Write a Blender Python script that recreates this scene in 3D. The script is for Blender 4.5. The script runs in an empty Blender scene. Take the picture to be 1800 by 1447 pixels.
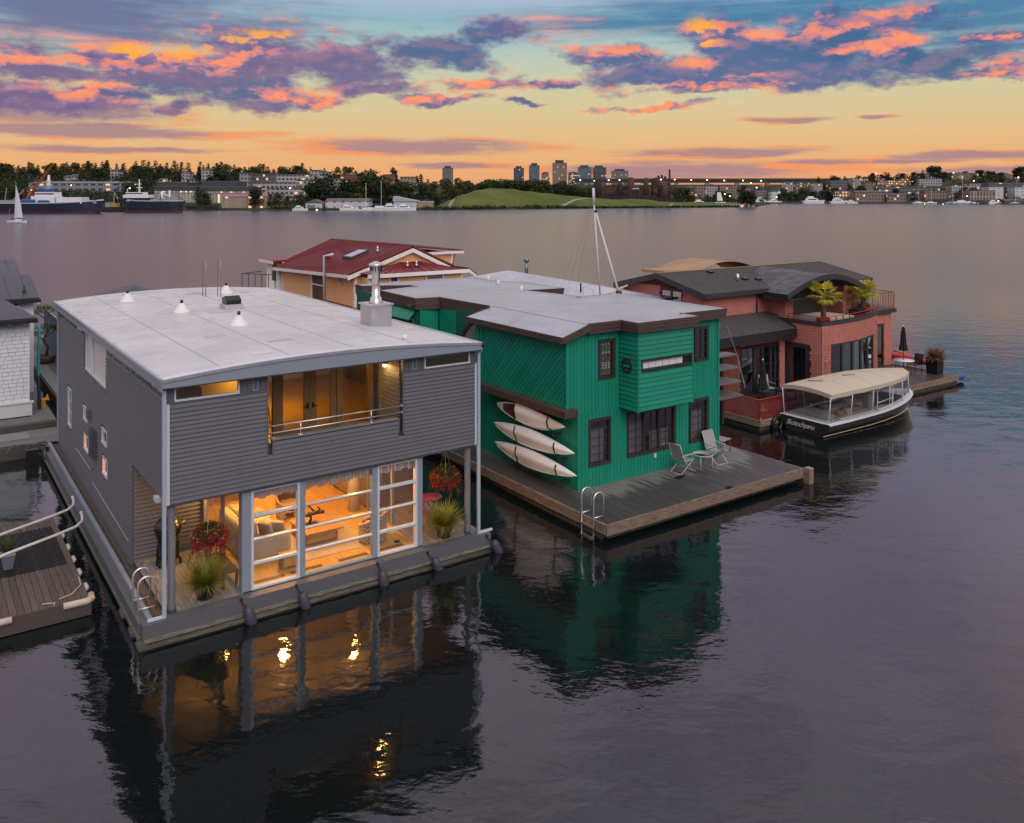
import bpy, math, random
from mathutils import Vector, noise as mnoise
R = math.radians
random.seed(7)
scene = bpy.context.scene
COL = scene.collection

# ------------------------------------------------------------------ camera
cd = bpy.data.cameras.new('camera'); cam = bpy.data.objects.new('camera', cd); COL.objects.link(cam)
cam.location = (0, 0, 10); cam.rotation_euler = (R(90), 0, 0)
cd.sensor_width = 36; cd.lens = 30.4; cd.shift_y = -0.2131
cd.clip_start = 0.3; cd.clip_end = 12000
scene.camera = cam
scene.view_settings.view_transform = 'Standard'; scene.view_settings.look = 'None'
scene.view_settings.exposure = 0.12; scene.view_settings.gamma = 1.0
try: scene.view_settings.use_curve_mapping = False
except Exception: pass
cy = scene.cycles
cy.max_bounces = 8; cy.transparent_max_bounces = 16; cy.diffuse_bounces = 3; cy.glossy_bounces = 4
cy.transmission_bounces = 4; cy.sample_clamp_indirect = 4.0; cy.caustics_reflective = False; cy.caustics_refractive = False
try:
    cy.use_denoising = True; cy.denoiser = 'OPENIMAGEDENOISE'; cy.denoising_input_passes = 'RGB_ALBEDO_NORMAL'
except Exception: pass

# ------------------------------------------------------------------ node helpers
class NT:
    def __init__(s, tree): s.t = tree; s.n = tree.nodes; s.l = tree.links
    def node(s, typ, **kw):
        n = s.n.new(typ)
        for k, v in kw.items(): setattr(n, k, v)
        return n
    def put(s, sock, v):
        if v is None: return
        if isinstance(v, bpy.types.NodeSocket): s.l.new(v, sock)
        else:
            if sock.type == 'RGBA' and len(v) == 3: v = (*v, 1)
            sock.default_value = v
    def m(s, op, a, b=None, c=None, clamp=False):
        n = s.node('ShaderNodeMath', operation=op, use_clamp=clamp)
        s.put(n.inputs[0], a); s.put(n.inputs[1], b); s.put(n.inputs[2], c)
        return n.outputs[0]
    def vm(s, op, a, b=None, out=0):
        n = s.node('ShaderNodeVectorMath', operation=op)
        s.put(n.inputs[0], a)
        if b is not None: s.put(n.inputs[1], b)
        return n.outputs[out]
    def mix(s, f, a, b, blend='MIX'):
        n = s.node('ShaderNodeMix', data_type='RGBA', blend_type=blend, clamp_factor=True)
        s.put(n.inputs[0], f); s.put(n.inputs[6], a); s.put(n.inputs[7], b)
        return n.outputs[2]
    def smooth(s, v, lo, hi, a=0., b=1.):
        n = s.node('ShaderNodeMapRange', interpolation_type='SMOOTHSTEP')
        s.put(n.inputs[0], v); n.inputs[1].default_value = lo; n.inputs[2].default_value = hi
        n.inputs[3].default_value = a; n.inputs[4].default_value = b
        return n.outputs[0]
    def comb(s, x, y, z):
        n = s.node('ShaderNodeCombineXYZ'); s.put(n.inputs[0], x); s.put(n.inputs[1], y); s.put(n.inputs[2], z)
        return n.outputs[0]
    def sep(s, v):
        n = s.node('ShaderNodeSeparateXYZ'); s.put(n.inputs[0], v); return n.outputs
    def noise(s, vec, scale, detail=4, rough=.55, dist=0., lac=2.0, out=0):
        n = s.node('ShaderNodeTexNoise'); s.put(n.inputs['Vector'], vec)
        n.inputs['Scale'].default_value = scale; n.inputs['Detail'].default_value = detail
        n.inputs['Roughness'].default_value = rough; n.inputs['Distortion'].default_value = dist
        n.inputs['Lacunarity'].default_value = lac
        return n.outputs[out]
    def ramp(s, f, stops, interp='LINEAR'):
        n = s.node('ShaderNodeValToRGB'); s.put(n.inputs[0], f)
        e = n.color_ramp.elements; n.color_ramp.interpolation = interp
        while len(e) < len(stops): e.new(0.5)
        for el, (p, c) in zip(e, stops): el.position = p; el.color = (*c, 1) if len(c) == 3 else c
        return n.outputs[0]

def srgb(r, g, b):
    f = lambda c: (c/255/12.92) if c <= 10.3 else ((c/255+.055)/1.055)**2.4
    return (f(r), f(g), f(b))

# ------------------------------------------------------------------ sky: dusk gradient and sunlit clouds, placed by direction
world = bpy.data.worlds.new('World'); scene.world = world; world.use_nodes = True
wt = NT(world.node_tree); world.node_tree.nodes.clear()
SUN_EL, SUN_AZ = 38, 158          # soft light of the bright eastern overcast behind the camera
def build_sky():
    tc = wt.node('ShaderNodeTexCoord').outputs['Generated']
    x, y, z = wt.sep(tc)
    hl = wt.m('SQRT', wt.m('ADD', wt.m('MULTIPLY', x, x), wt.m('MULTIPLY', y, y)))
    az = wt.m('ARCTAN2', x, y)
    el = wt.m('ARCTAN2', z, hl)
    ela = wt.m('ABSOLUTE', el)
    P = wt.comb(az, wt.m('MULTIPLY', ela, 1.0), 0.0)
    # fluffy domain warp
    wn = wt.noise(wt.vm('MULTIPLY', P, (1, 1.7, 1)), 13.0, 6, .62, out=1)
    warp = wt.vm('MULTIPLY', wt.vm('SUBTRACT', wn, (.5, .5, .5)), (.085, .045, 0))
    Pw = wt.vm('ADD', P, warp)
    wn2 = wt.noise(wt.vm('MULTIPLY', P, (1, 6, 1)), 7.0, 5, .6, out=1)
    Ps = wt.vm('ADD', P, wt.vm('MULTIPLY', wt.vm('SUBTRACT', wn2, (.5, .5, .5)), (.10, .016, 0)))
    def ang(u, v):
        a = math.atan((u-900)/1520); return a, math.atan((340-v)/1520*math.cos(a))
    def blobs(p, lst):
        acc = None
        for (u, v, ru, rv) in lst:
            a, e = ang(u, v)
            d = wt.vm('MULTIPLY', wt.vm('SUBTRACT', p, (a, e, 0)), (1520/ru, 1520/rv, 0))
            ln = wt.vm('LENGTH', d, out=1)
            g = wt.m('SUBTRACT', 1.0, ln)
            acc = g if acc is None else wt.m('MAXIMUM', acc, g)
        return acc
    t = wt.m('DIVIDE', ela, 1.5708)
    base = wt.ramp(t, [(0, srgb(222, 148, 112)), (.012, srgb(236, 168, 108)), (.032, srgb(232, 182, 122)), (.055, srgb(220, 196, 144)),
                       (.078, srgb(208, 201, 160)), (.100, srgb(184, 200, 184)), (.126, srgb(142, 182, 194)), (.146, srgb(176, 186, 208)),
                       (.178, srgb(214, 198, 222)), (.32, srgb(230, 214, 236)), (.50, srgb(224, 221, 228)), (1.0, srgb(218, 218, 222))])
    # azimuth tint: paler and pinker away from the sunset
    away = wt.smooth(wt.m('ABSOLUTE', az), .75, 2.4)
    low = wt.smooth(t, .30, .02)
    base = wt.mix(wt.m('MULTIPLY', away, low), base, srgb(196, 176, 192))
    fb = wt.noise(wt.vm('MULTIPLY', P, (1, 2.1, 1)), 16.0, 8, .60)
    fbs = wt.noise(wt.vm('MULTIPLY', P, (1, 2.1, 1)), 52.0, 7, .66)
    fshift = wt.noise(wt.vm('MULTIPLY', wt.vm('ADD', P, (-.006, .008, 0)), (1, 2.1, 1)), 16.0, 8, .60)
    streak = wt.noise(wt.vm('MULTIPLY', P, (1, 9, 1)), 6.0, 7, .62)
    # --- high streaky layer (top of the frame and on over the zenith)
    strat = blobs(Ps, [(120, 25, 470, 95), (430, 60, 150, 22), (1350, 25, 620, 45), (1720, 70, 330, 36), (1050, 40, 260, 26), (1750, 15, 420, 60)])
    hi_mask = wt.m('ADD', wt.m('MULTIPLY', strat, 1.1), wt.m('MULTIPLY', wt.m('SUBTRACT', streak, .5), 2.2))
    hi_mask = wt.smooth(hi_mask, -.15, .95)
    over = wt.m('MULTIPLY', wt.m('MULTIPLY', wt.smooth(t, .125, .20), wt.smooth(t, .62, .35)), wt.smooth(wt.noise(wt.vm('MULTIPLY', P, (1, 2.5, 1)), 4.0, 6, .6), .40, .62))
    hi_mask = wt.m('MAXIMUM', hi_mask, wt.m('MULTIPLY', over, .62))
    hi_col = wt.mix(wt.smooth(az, -.42, .12), srgb(100, 106, 146), srgb(62, 120, 158))
    hi_col = wt.mix(wt.smooth(t, .14, .22), hi_col, wt.mix(wt.smooth(wt.noise(P, 3.2, 5, .6), .42, .60), srgb(160, 148, 192), srgb(246, 194, 188)))
    pink_hi = blobs(Ps, [(930, 35, 190, 20), (60, 62, 120, 16), (1000, 62, 160, 14), (1790, 68, 90, 10)])
    hi_col = wt.mix(wt.m('MULTIPLY', wt.smooth(pink_hi, .0, .5), wt.smooth(streak, .40, .62)), hi_col, srgb(226, 158, 148))
    c = wt.mix(wt.m('MULTIPLY', hi_mask, .9), base, hi_col)
    # --- low streaks near the horizon
    lows = blobs(Ps, [(730, 258, 290, 22), (150, 230, 330, 15), (1260, 268, 260, 14), (1180, 300, 330, 26), (90, 190, 260, 42), (1700, 275, 190, 12),
                      (1560, 285, 260, 8), (200, 262, 260, 10), (800, 292, 160, 10), (1370, 211, 80, 9), (1530, 203, 50, 6), (330, 180, 60, 12), (1750, 300, 200, 10),
                      (150, 330, 260, 14), (1330, 318, 220, 8)])
    lmask = wt.smooth(wt.m('ADD', lows, wt.m('MULTIPLY', wt.m('SUBTRACT', streak, .5), 2.4)), .0, .6)
    lcol = wt.mix(wt.smooth(wt.m('SUBTRACT', streak, wt.m('MULTIPLY', lows, .25)), .36, .50), srgb(160, 124, 134), srgb(243, 146, 88))
    c = wt.mix(wt.m('MULTIPLY', lmask, .82), c, lcol)
    # --- cumulus
    cum = blobs(Pw, [(330, 118, 300, 66), (480, 100, 200, 66), (230, 105, 220, 40), (600, 115, 170, 58), (770, 90, 165, 44), (870, 66, 90, 34), (430, 158, 150, 48), (110, 128, 120, 26),
                     (50, 178, 210, 42), (180, 160, 120, 20), (560, 172, 80, 20), (860, 143, 130, 22), (640, 150, 150, 22), (300, 180, 40, 18),
                     (1340, 112, 350, 52), (1270, 66, 120, 56), (1490, 66, 190, 60), (1610, 108, 190, 34), (1080, 98, 120, 32), (1180, 132, 210, 30), (1420, 140, 280, 26),
                     (1720, 122, 130, 16), (1740, 72, 90, 14), (1790, 118, 70, 18), (970, 145, 80, 14), (765, 173, 120, 12), (1150, 188, 120, 9), (920, 180, 50, 7), (1250, 155, 200, 16)])
    dens = wt.m('ADD', wt.m('MULTIPLY_ADD', cum, 1.2, -.12), wt.m('MULTIPLY', wt.m('SUBTRACT', fb, .5), 2.3))
    dens = wt.m('ADD', dens, wt.m('MULTIPLY', wt.m('SUBTRACT', fbs, .5), .9))
    # the same kind of cloud goes on round the horizon outside the frame
    around = wt.m('MULTIPLY', wt.smooth(wt.m('ABSOLUTE', az), .62, .95), wt.m('MULTIPLY', wt.smooth(t, .03, .07), wt.smooth(t, .16, .11)))
    dens = wt.m('MAXIMUM', dens, wt.m('MULTIPLY', around, wt.m('MULTIPLY', wt.m('SUBTRACT', fb, .47), 3.0)))
    cmask = wt.smooth(dens, -.14, .62)
    body = wt.mix(wt.smooth(az, -.30, .25), srgb(110, 96, 138), srgb(78, 98, 144))
    bluer = blobs(Pw, [(800, 95, 130, 60), (1450, 85, 120, 40), (1640, 105, 130, 26), (450, 165, 110, 28), (250, 155, 120, 22)])
    body = wt.mix(wt.m('MULTIPLY', wt.smooth(bluer, 0, .6), .8), body, srgb(60, 98, 138))
    relief = wt.smooth(wt.m('SUBTRACT', fb, fshift), -.05, .09)
    body = wt.mix(wt.m('MULTIPLY', relief, .36), body, srgb(168, 124, 142))
    lit = blobs(Pw, [(310, 70, 80, 34), (480, 50, 120, 28), (205, 84, 110, 22), (380, 84, 90, 26), (90, 104, 110, 13), (590, 62, 60, 8), (370, 108, 80, 14),
                     (1235, 44, 62, 34), (1510, 40, 110, 24), (1350, 64, 50, 10), (1560, 66, 60, 16), (1610, 74, 40, 12), (1050, 92, 110, 16), (1215, 106, 40, 9),
                     (870, 140, 110, 18), (560, 170, 60, 18), (1270, 158, 190, 10), (765, 173, 110, 8), (500, 165, 60, 10), (1150, 188, 110, 8), (60, 160, 150, 12), (180, 152, 100, 8),
                     (1160, 152, 120, 8), (1790, 116, 60, 13), (1740, 70, 80, 6), (1510, 92, 60, 10), (1290, 130, 60, 6)])
    lm = wt.m('ADD', wt.m('MULTIPLY', lit, .9), wt.m('MULTIPLY', wt.m('SUBTRACT', relief, .5), 1.0))
    lm = wt.m('ADD', lm, wt.m('MULTIPLY', wt.m('SUBTRACT', fbs, .5), 1.1))
    edge = wt.smooth(dens, .8, .05)
    lm = wt.m('ADD', lm, wt.m('MULTIPLY', wt.m('SUBTRACT', edge, .45), .30))
    hot = wt.smooth(wt.m('ADD', blobs(Pw, [(312, 74, 60, 28), (1232, 48, 44, 34), (455, 58, 70, 16), (225, 86, 60, 16), (385, 80, 30, 16)]), wt.m('SUBTRACT', fbs, .5)), .0, .55)
    c2 = wt.mix(wt.smooth(lm, -.35, .30), body, srgb(172, 122, 146))
    c2 = wt.mix(wt.smooth(lm, .0, .75), c2, srgb(232, 132, 112))
    c2 = wt.mix(wt.m('MULTIPLY', wt.smooth(lm, .38, 1.1), .85), c2, srgb(248, 150, 106))
    c2 = wt.mix(wt.m('MULTIPLY', hot, wt.smooth(lm, .05, .45)), c2, srgb(253, 168, 62))
    c2 = wt.mix(wt.m('MULTIPLY', away, .8), c2, srgb(168, 158, 184))
    c = wt.mix(wt.m('MULTIPLY', cmask, .94), c, c2)
    below = wt.smooth(el, .0, -.05)
    c = wt.mix(below, c, srgb(120, 112, 122))
    bg = wt.node('ShaderNodeBackground'); wt.put(bg.inputs[0], c); bg.inputs[1].default_value = 1.0
    sk = wt.node('ShaderNodeTexSky', sky_type='NISHITA'); sk.sun_disc = False
    sk.sun_elevation = R(SUN_EL); sk.sun_rotation = R(SUN_AZ)
    bg2 = wt.node('ShaderNodeBackground'); wt.put(bg2.inputs[0], sk.outputs[0]); bg2.inputs[1].default_value = 0.0
    out = wt.node('ShaderNodeOutputWorld')
    wt.l.new(bg.outputs[0], out.inputs[0])
build_sky()
world.cycles.sampling_method = 'MANUAL'; world.cycles.sample_map_resolution = 512

# one soft sun
sl = bpy.data.lights.new('sun', 'SUN'); sl.energy = 1.35; sl.angle = R(45); sl.color = (1, .96, .89)
so = bpy.data.objects.new('sun', sl); COL.objects.link(so)
_sd = Vector((math.sin(R(SUN_AZ))*math.cos(R(SUN_EL)), math.cos(R(SUN_AZ))*math.cos(R(SUN_EL)), math.sin(R(SUN_EL))))
so.rotation_euler = _sd.to_track_quat('Z', 'Y').to_euler()
so.location = _sd*60

# ------------------------------------------------------------------ materials
MATS = {}
def new_mat(name):
    m = bpy.data.materials.new(name); m.use_nodes = True; m.node_tree.nodes.clear(); return m, NT(m.node_tree)
def finish(n, shader):
    o = n.node('ShaderNodeOutputMaterial'); n.l.new(shader, o.inputs[0])
def bsdf(n, col, rough=.6, metal=0., spec=.5, normal=None, **kw):
    b = n.node('ShaderNodeBsdfPrincipled'); n.put(b.inputs['Base Color'], col); n.put(b.inputs['Roughness'], rough)
    n.put(b.inputs['Metallic'], metal); b.inputs['Specular IOR Level'].default_value = spec
    if normal is not None: n.l.new(normal, b.inputs['Normal'])
    return b
def bump(n, h, strength=.3, dist=.01):
    b = n.node('ShaderNodeBump'); b.inputs['Strength'].default_value = strength; b.inputs['Distance'].default_value = dist
    n.l.new(h, b.inputs['Height']); return b.outputs[0]
def coords(n, kind='Object'): return n.node('ShaderNodeTexCoord').outputs[kind]
def wpos(n): return n.node('ShaderNodeNewGeometry').outputs['Position']
def orand(n): return n.node('ShaderNodeObjectInfo').outputs['Random']
def scale_col(c, k): return tuple(min(1, max(0, x*k)) for x in c)

def mat_paint(name, c, rough=.55, var=.12, scale=3., spec=.4, metal=0., grime=.0):
    """painted or plain surface with slight blotches, per-piece variation and a trace of grain"""
    if name in MATS: return MATS[name]
    m, n = new_mat(name); p = coords(n)
    a = n.noise(p, scale, 5, .6); r = orand(n)
    k = n.m('ADD', n.m('MULTIPLY', n.m('SUBTRACT', a, .5), 2*var), n.m('MULTIPLY', n.m('SUBTRACT', r, .5), var))
    col = n.mix(n.m('ADD', k, .5, clamp=True), scale_col(c, 1-.45*min(1, var*4)), scale_col(c, 1+.45*min(1, var*4)))
    if grime:
        g = n.smooth(n.noise(n.vm('MULTIPLY', p, (1.5, 1.5, .45)), 2.3, 6, .65), .52, .75)
        col = n.mix(n.m('MULTIPLY', g, grime), col, (.05, .045, .04))
    f = n.noise(p, scale*22, 3, .6)
    finish(n, bsdf(n, col, n.m('ADD', rough, n.m('MULTIPLY', n.m('SUBTRACT', a, .5), .18)), metal, spec, bump(n, f, .10, .004)).outputs[0])
    MATS[name] = m; return m

def mat_wood(name, c, c2, rough=.7, along=(1, 12, 12), var=.25, stain=None, scale=1.2):
    """sawn or weathered wood: grain stretched along one axis, each board its own tone"""
    if name in MATS: return MATS[name]
    m, n = new_mat(name); p = coords(n); r = orand(n)
    pp = n.vm('ADD', n.vm('MULTIPLY', p, along), n.comb(n.m('MULTIPLY', r, 37), n.m('MULTIPLY', r, 17), 0))
    g = n.noise(pp, scale*2.5, 6, .65); g2 = n.noise(pp, scale*9, 3, .6)
    col = n.mix(n.smooth(g, .3, .7), c, c2)
    tone = n.m('ADD', n.m('MULTIPLY', n.m('SUBTRACT', r, .5), var), 1.0)
    mul = n.node('ShaderNodeVectorMath', operation='SCALE'); n.l.new(col, mul.inputs[0]); n.l.new(tone, mul.inputs[3])
    col = mul.outputs[0]
    if stain:
        w = wpos(n); s = n.smooth(n.noise(w, stain[1], 5, .6), stain[2], stain[3])
        col = n.mix(n.m('MULTIPLY', s, stain[4]), col, stain[0])
    finish(n, bsdf(n, col, rough, 0, .35, bump(n, n.m('ADD', g, n.m('MULTIPLY', g2, .5)), .25, .006)).outputs[0])
    MATS[name] = m; return m

def mat_metal(name, c, rough=.3, var=.06):
    if name in MATS: return MATS[name]
    m, n = new_mat(name); p = coords(n); a = n.noise(p, 5, 4, .6)
    col = n.mix(a, scale_col(c, 1-var*3), scale_col(c, 1+var*3))
    finish(n, bsdf(n, col, n.m('ADD', rough-.08, n.m('MULTIPLY', a, .16)), .9, .5).outputs[0]); MATS[name] = m; return m

def mat_glass(name, tint=(1, 1, 1), refl=1.0, dark=0.):
    """pane: part mirror by Fresnel, part clear"""
    if name in MATS: return MATS[name]
    m, n = new_mat(name)
    g0 = n.node('ShaderNodeNewGeometry'); c = n.m('ABSOLUTE', n.vm('DOT_PRODUCT', g0.outputs['Normal'], g0.outputs['Incoming'], out=1))
    fr = n.m('ADD', .04, n.m('MULTIPLY', .96, n.m('POWER', n.m('SUBTRACT', 1., c, clamp=True), 5.)))
    f = n.m('MULTIPLY', n.m('MULTIPLY', fr, 1.5*refl), n.m('SUBTRACT', 1., g0.outputs['Backfacing']), clamp=True)
    w = wpos(n); nb = bump(n, n.noise(w, .9, 2, .5), .05, .05)
    t = n.node('ShaderNodeBsdfTransparent'); n.put(t.inputs[0], scale_col(tint, 1-dark))
    g = n.node('ShaderNodeBsdfGlossy'); n.put(g.inputs[0], (.95, .97, 1)); g.inputs['Roughness'].default_value = .015
    n.l.new(nb, g.inputs['Normal'])
    mx = n.node('ShaderNodeMixShader'); n.l.new(f, mx.inputs[0]); n.l.new(t.outputs[0], mx.inputs[1]); n.l.new(g.outputs[0], mx.inputs[2])
    finish(n, mx.outputs[0]); MATS[name] = m; return m

def mat_emit(name, c, s):
    if name in MATS: return MATS[name]
    m, n = new_mat(name); e = n.node('ShaderNodeEmission'); n.put(e.inputs[0], c); e.inputs[1].default_value = s
    finish(n, e.outputs[0]); MATS[name] = m; return m

def mat_leaf(name, c1, c2, rough=.55, scale=.8, trans=.25):
    if name in MATS: return MATS[name]
    m, n = new_mat(name); w = wpos(n); r = orand(n)
    f = n.noise(w, scale, 4, .65)
    isl = n.node('ShaderNodeNewGeometry').outputs['Random Per Island']
    k = n.m('ADD', n.m('MULTIPLY', isl, .5), n.m('ADD', n.m('MULTIPLY', f, .5), n.m('MULTIPLY', n.m('SUBTRACT', r, .5), .35)), clamp=True)
    col = n.mix(n.smooth(k, .2, .85), c1, c2)
    b = bsdf(n, col, rough, 0, .3)
    t = n.node('ShaderNodeBsdfTranslucent'); n.put(t.inputs[0], col)
    mx = n.node('ShaderNodeMixShader'); mx.inputs[0].default_value = trans
    n.l.new(b.outputs[0], mx.inputs[1]); n.l.new(t.outputs[0], mx.inputs[2]); finish(n, mx.outputs[0]); MATS[name] = m; return m

def mat_membrane(name, c, seam=None, wet=.35, dirt=(.25, .22, .2)):
    """flat-roof sheet: pale membrane with damp sheen, ponding marks and grime"""
    if name in MATS: return MATS[name]
    m, n = new_mat(name); p = wpos(n)
    a = n.noise(p, .35, 5, .6); b = n.noise(p, 1.6, 6, .65); d = n.noise(p, 5., 5, .7)
    col = n.mix(n.smooth(a, .3, .7), scale_col(c, .88), scale_col(c, 1.08))
    blot = n.smooth(b, .58, .72); col = n.mix(n.m('MULTIPLY', blot, .22), col, dirt)
    col = n.mix(n.m('MULTIPLY', n.smooth(d, .62, .8), .25), col, scale_col(c, .6))
    rough = n.m('ADD', .62 - wet*.8, n.m('MULTIPLY', n.smooth(b, .35, .65), .34))
    finish(n, bsdf(n, col, rough, 0, .5, bump(n, n.m('ADD', n.m('MULTIPLY', a, 2.), n.m('MULTIPLY', d, .3)), .12, .02)).outputs[0]); MATS[name] = m; return m

def mat_facade(name, wall, win, sx=1.6, sz=3.0, fx=.6, fz=.5, lit=.05, rough=.5):
    """far facade too small to pick panes apart: grid of panes in a wall, a few lit"""
    if name in MATS: return MATS[name]
    m, n = new_mat(name)
    g = n.node('ShaderNodeNewGeometry'); p = coords(n)
    x, y, z = n.sep(p); nx, ny, nz = n.sep(coords(n, 'Normal'))
    side = n.m('GREATER_THAN', n.m('ABSOLUTE', nx), .7)
    h = n.m('ADD', n.m('MULTIPLY', side, y), n.m('MULTIPLY', n.m('SUBTRACT', 1., side), x))
    cx = n.m('FLOOR', n.m('DIVIDE', h, sx)); cz = n.m('FLOOR', n.m('DIVIDE', z, sz))
    u = n.m('FRACT', n.m('DIVIDE', h, sx)); v = n.m('FRACT', n.m('DIVIDE', z, sz))
    inw = n.m('MULTIPLY', n.m('LESS_THAN', n.m('ABSOLUTE', n.m('SUBTRACT', u, .5)), fx/2), n.m('LESS_THAN', n.m('ABSOLUTE', n.m('SUBTRACT', v, .5)), fz/2))
    inw = n.m('MULTIPLY', inw, n.m('LESS_THAN', n.m('ABSOLUTE', nz), .5))
    wn = n.node('ShaderNodeTexWhiteNoise'); n.put(wn.inputs['Vector'], n.comb(cx, cz, n.m('MULTIPLY', orand(n), 50)))
    rv = wn.outputs['Value']
    wcol = n.mix(n.noise(p, .3, 4), scale_col(wall, .85), scale_col(wall, 1.12))
    pane = n.mix(rv, scale_col(win, .6), scale_col(win, 1.5))
    col = n.mix(inw, wcol, pane)
    b = bsdf(n, col, n.m('SUBTRACT', rough, n.m('MULTIPLY', inw, rough*.7)), 0, .5)
    if lit:
        on = n.m('MULTIPLY', inw, n.m('GREATER_THAN', rv, 1-lit))
        n.put(b.inputs['Emission Color'], (1, .62, .25)); n.put(b.inputs['Emission Strength'], n.m('MULTIPLY', on, .9))
    finish(n, b.outputs[0]); MATS[name] = m; return m

# ------------------------------------------------------------------ mesh builder
class MB:
    def __init__(s): s.v = []; s.f = []; s.mi = []; s.cur = 0; s.sm = []; s.smooth = False
    def add(s, vs, fs):
        o = len(s.v); s.v += [tuple(v) for v in vs]
        for f in fs: s.f.append(tuple(i+o for i in f)); s.mi.append(s.cur); s.sm.append(s.smooth)
        return s
    def hexa(s, a):   # 8 corners: bottom 0-3 ccw, top 4-7
        return s.add(a, [(3, 2, 1, 0), (4, 5, 6, 7), (0, 1, 5, 4), (1, 2, 6, 5), (2, 3, 7, 6), (3, 0, 4, 7)])
    def box(s, x0, y0, z0, x1, y1, z1):
        if x0 > x1: x0, x1 = x1, x0
        if y0 > y1: y0, y1 = y1, y0
        if z0 > z1: z0, z1 = z1, z0
        return s.hexa([(x0, y0, z0), (x1, y0, z0), (x1, y1, z0), (x0, y1, z0), (x0, y0, z1), (x1, y0, z1), (x1, y1, z1), (x0, y1, z1)])
    def cbox(s, c, d, rz=0):
        ca, sa = math.cos(rz), math.sin(rz); q = []
        for z in (-1, 1):
            for x, y in ((-1, -1), (1, -1), (1, 1), (-1, 1)):
                X, Y = x*d[0]/2, y*d[1]/2; q.append((c[0]+X*ca-Y*sa, c[1]+X*sa+Y*ca, c[2]+z*d[2]/2))
        return s.hexa(q)
    def prism(s, poly, vec):
        n = len(poly); v = Vector(vec)
        nrm = Vector((0, 0, 0))
        for i in range(n): nrm += Vector(poly[i]).cross(Vector(poly[(i+1) % n]))
        if nrm.dot(v) < 0: poly = poly[::-1]
        b = [Vector(p) for p in poly]; t = [p+v for p in b]
        fs = [tuple(range(n))[::-1], tuple(range(n, 2*n))] + [(i, (i+1) % n, n+(i+1) % n, n+i) for i in range(n)]
        return s.add(b+t, fs)
    def poly(s, pts): return s.add(pts, [tuple(range(len(pts)))])
    def grid(s, fn, nu, nv, closed_u=False):
        vs = [fn(i/(nu if closed_u else nu), j/nv) for j in range(nv+1) for i in range(nu+(0 if closed_u else 1))]
        w = nu if closed_u else nu+1; fs = []
        for j in range(nv):
            for i in range(nu):
                a = j*w+i; b = j*w+(i+1) % w if closed_u else a+1
                fs.append((a, b, b+w, a+w))
        return s.add(vs, fs)
    def tube(s, pts, r, n=6, cap=True, closed=False):
        pts = [Vector(p) for p in pts]; N = len(pts); rr = r if isinstance(r, (list, tuple)) else [r]*N
        vs = []; up = None
        for i in range(N):
            if closed: t = pts[(i+1) % N]-pts[i-1]
            else: t = pts[min(i+1, N-1)]-pts[max(i-1, 0)]
            t.normalize()
            if up is None:
                up = Vector((0, 0, 1)) if abs(t.z) < .9 else Vector((1, 0, 0))
            a = t.cross(up)
            if a.length < 1e-5: a = t.orthogonal()
            a.normalize(); b = t.cross(a).normalized(); pass
            up = a.cross(t)
            for k in range(n):
                w = 2*math.pi*k/n; vs.append(pts[i]+(a*math.cos(w)+b*math.sin(w))*rr[i])
        fs = []
        for i in range(N if closed else N-1):
            for k in range(n):
                p = i*n+k; q = i*n+(k+1) % n; j = (i+1) % N
                fs.append((p, q, j*n+(k+1) % n, j*n+k))
        if cap and not closed: fs += [tuple(range(n))[::-1], tuple((N-1)*n+k for k in range(n))]
        o = s.smooth; s.smooth = n > 5; s.add(vs, fs); s.smooth = o; return s
    def lathe(s, prof, n=16, c=(0, 0, 0), axis='z'):
        vs = []
        for r, z in prof:
            for k in range(n):
                w = 2*math.pi*k/n; x, y = r*math.cos(w), r*math.sin(w)
                p = (x, y, z) if axis == 'z' else ((z, x, y) if axis == 'x' else (x, z, -y))
                vs.append((c[0]+p[0], c[1]+p[1], c[2]+p[2]))
        N = len(prof); fs = [(i*n+k, i*n+(k+1) % n, (i+1)*n+(k+1) % n, (i+1)*n+k) for i in range(N-1) for k in range(n)]
        if prof[0][0] > 1e-4: fs.append(tuple(range(n))[::-1])
        if prof[-1][0] > 1e-4: fs.append(tuple((N-1)*n+k for k in range(n)))
        o = s.smooth; s.smooth = True; s.add(vs, fs); s.smooth = o; return s
    def disc(s, c, r, n=20):
        return s.poly([(c[0]+r*math.cos(2*math.pi*k/n), c[1]+r*math.sin(2*math.pi*k/n), c[2]) for k in range(n)])
    def mesh(s, name, mats, off=(0, 0, 0)):
        me = bpy.data.meshes.new(name)
        me.from_pydata([(x-off[0], y-off[1], z-off[2]) for x, y, z in s.v], [], s.f)
        for m in (mats if isinstance(mats, (list, tuple)) else [mats]): me.materials.append(m)
        if any(s.mi): me.polygons.foreach_set('material_index', s.mi)
        me.polygons.foreach_set('use_smooth', s.sm)
        me.update(); return me

# the frame of the moorings: local x along the houseboat fronts, local y along their sides
TH = R(35); ORG = Vector((-8.12738854, 19.36305732, 0))
EX = Vector((math.cos(TH), math.sin(TH), 0)); EY = Vector((-math.sin(TH), math.cos(TH), 0))
def LW(x, y, z=0.): return ORG+EX*x+EY*y+Vector((0, 0, z))
OFF = {}
def link(name, me):
    o = bpy.data.objects.new(name, me); COL.objects.link(o); return o
def setp(o, label=None, cat=None, group=None, kind=None):
    if label: o['label'] = label
    if cat: o['category'] = cat
    if group: o['group'] = group
    if kind: o['kind'] = kind
    return o
def thing(name, label, cat, at=(0, 0, 0), rz=0., group=None, own=False):
    """an Empty at mooring coordinates `at`. Parts are modelled in mooring coordinates, or, when own, round the thing's own base"""
    o = link(name, None); o.empty_display_size = .2; o.location = LW(*at); o.rotation_euler = (0, 0, TH+rz)
    OFF[o.name] = (0, 0, 0) if own else tuple(at)
    return setp(o, label, cat, group)
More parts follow.
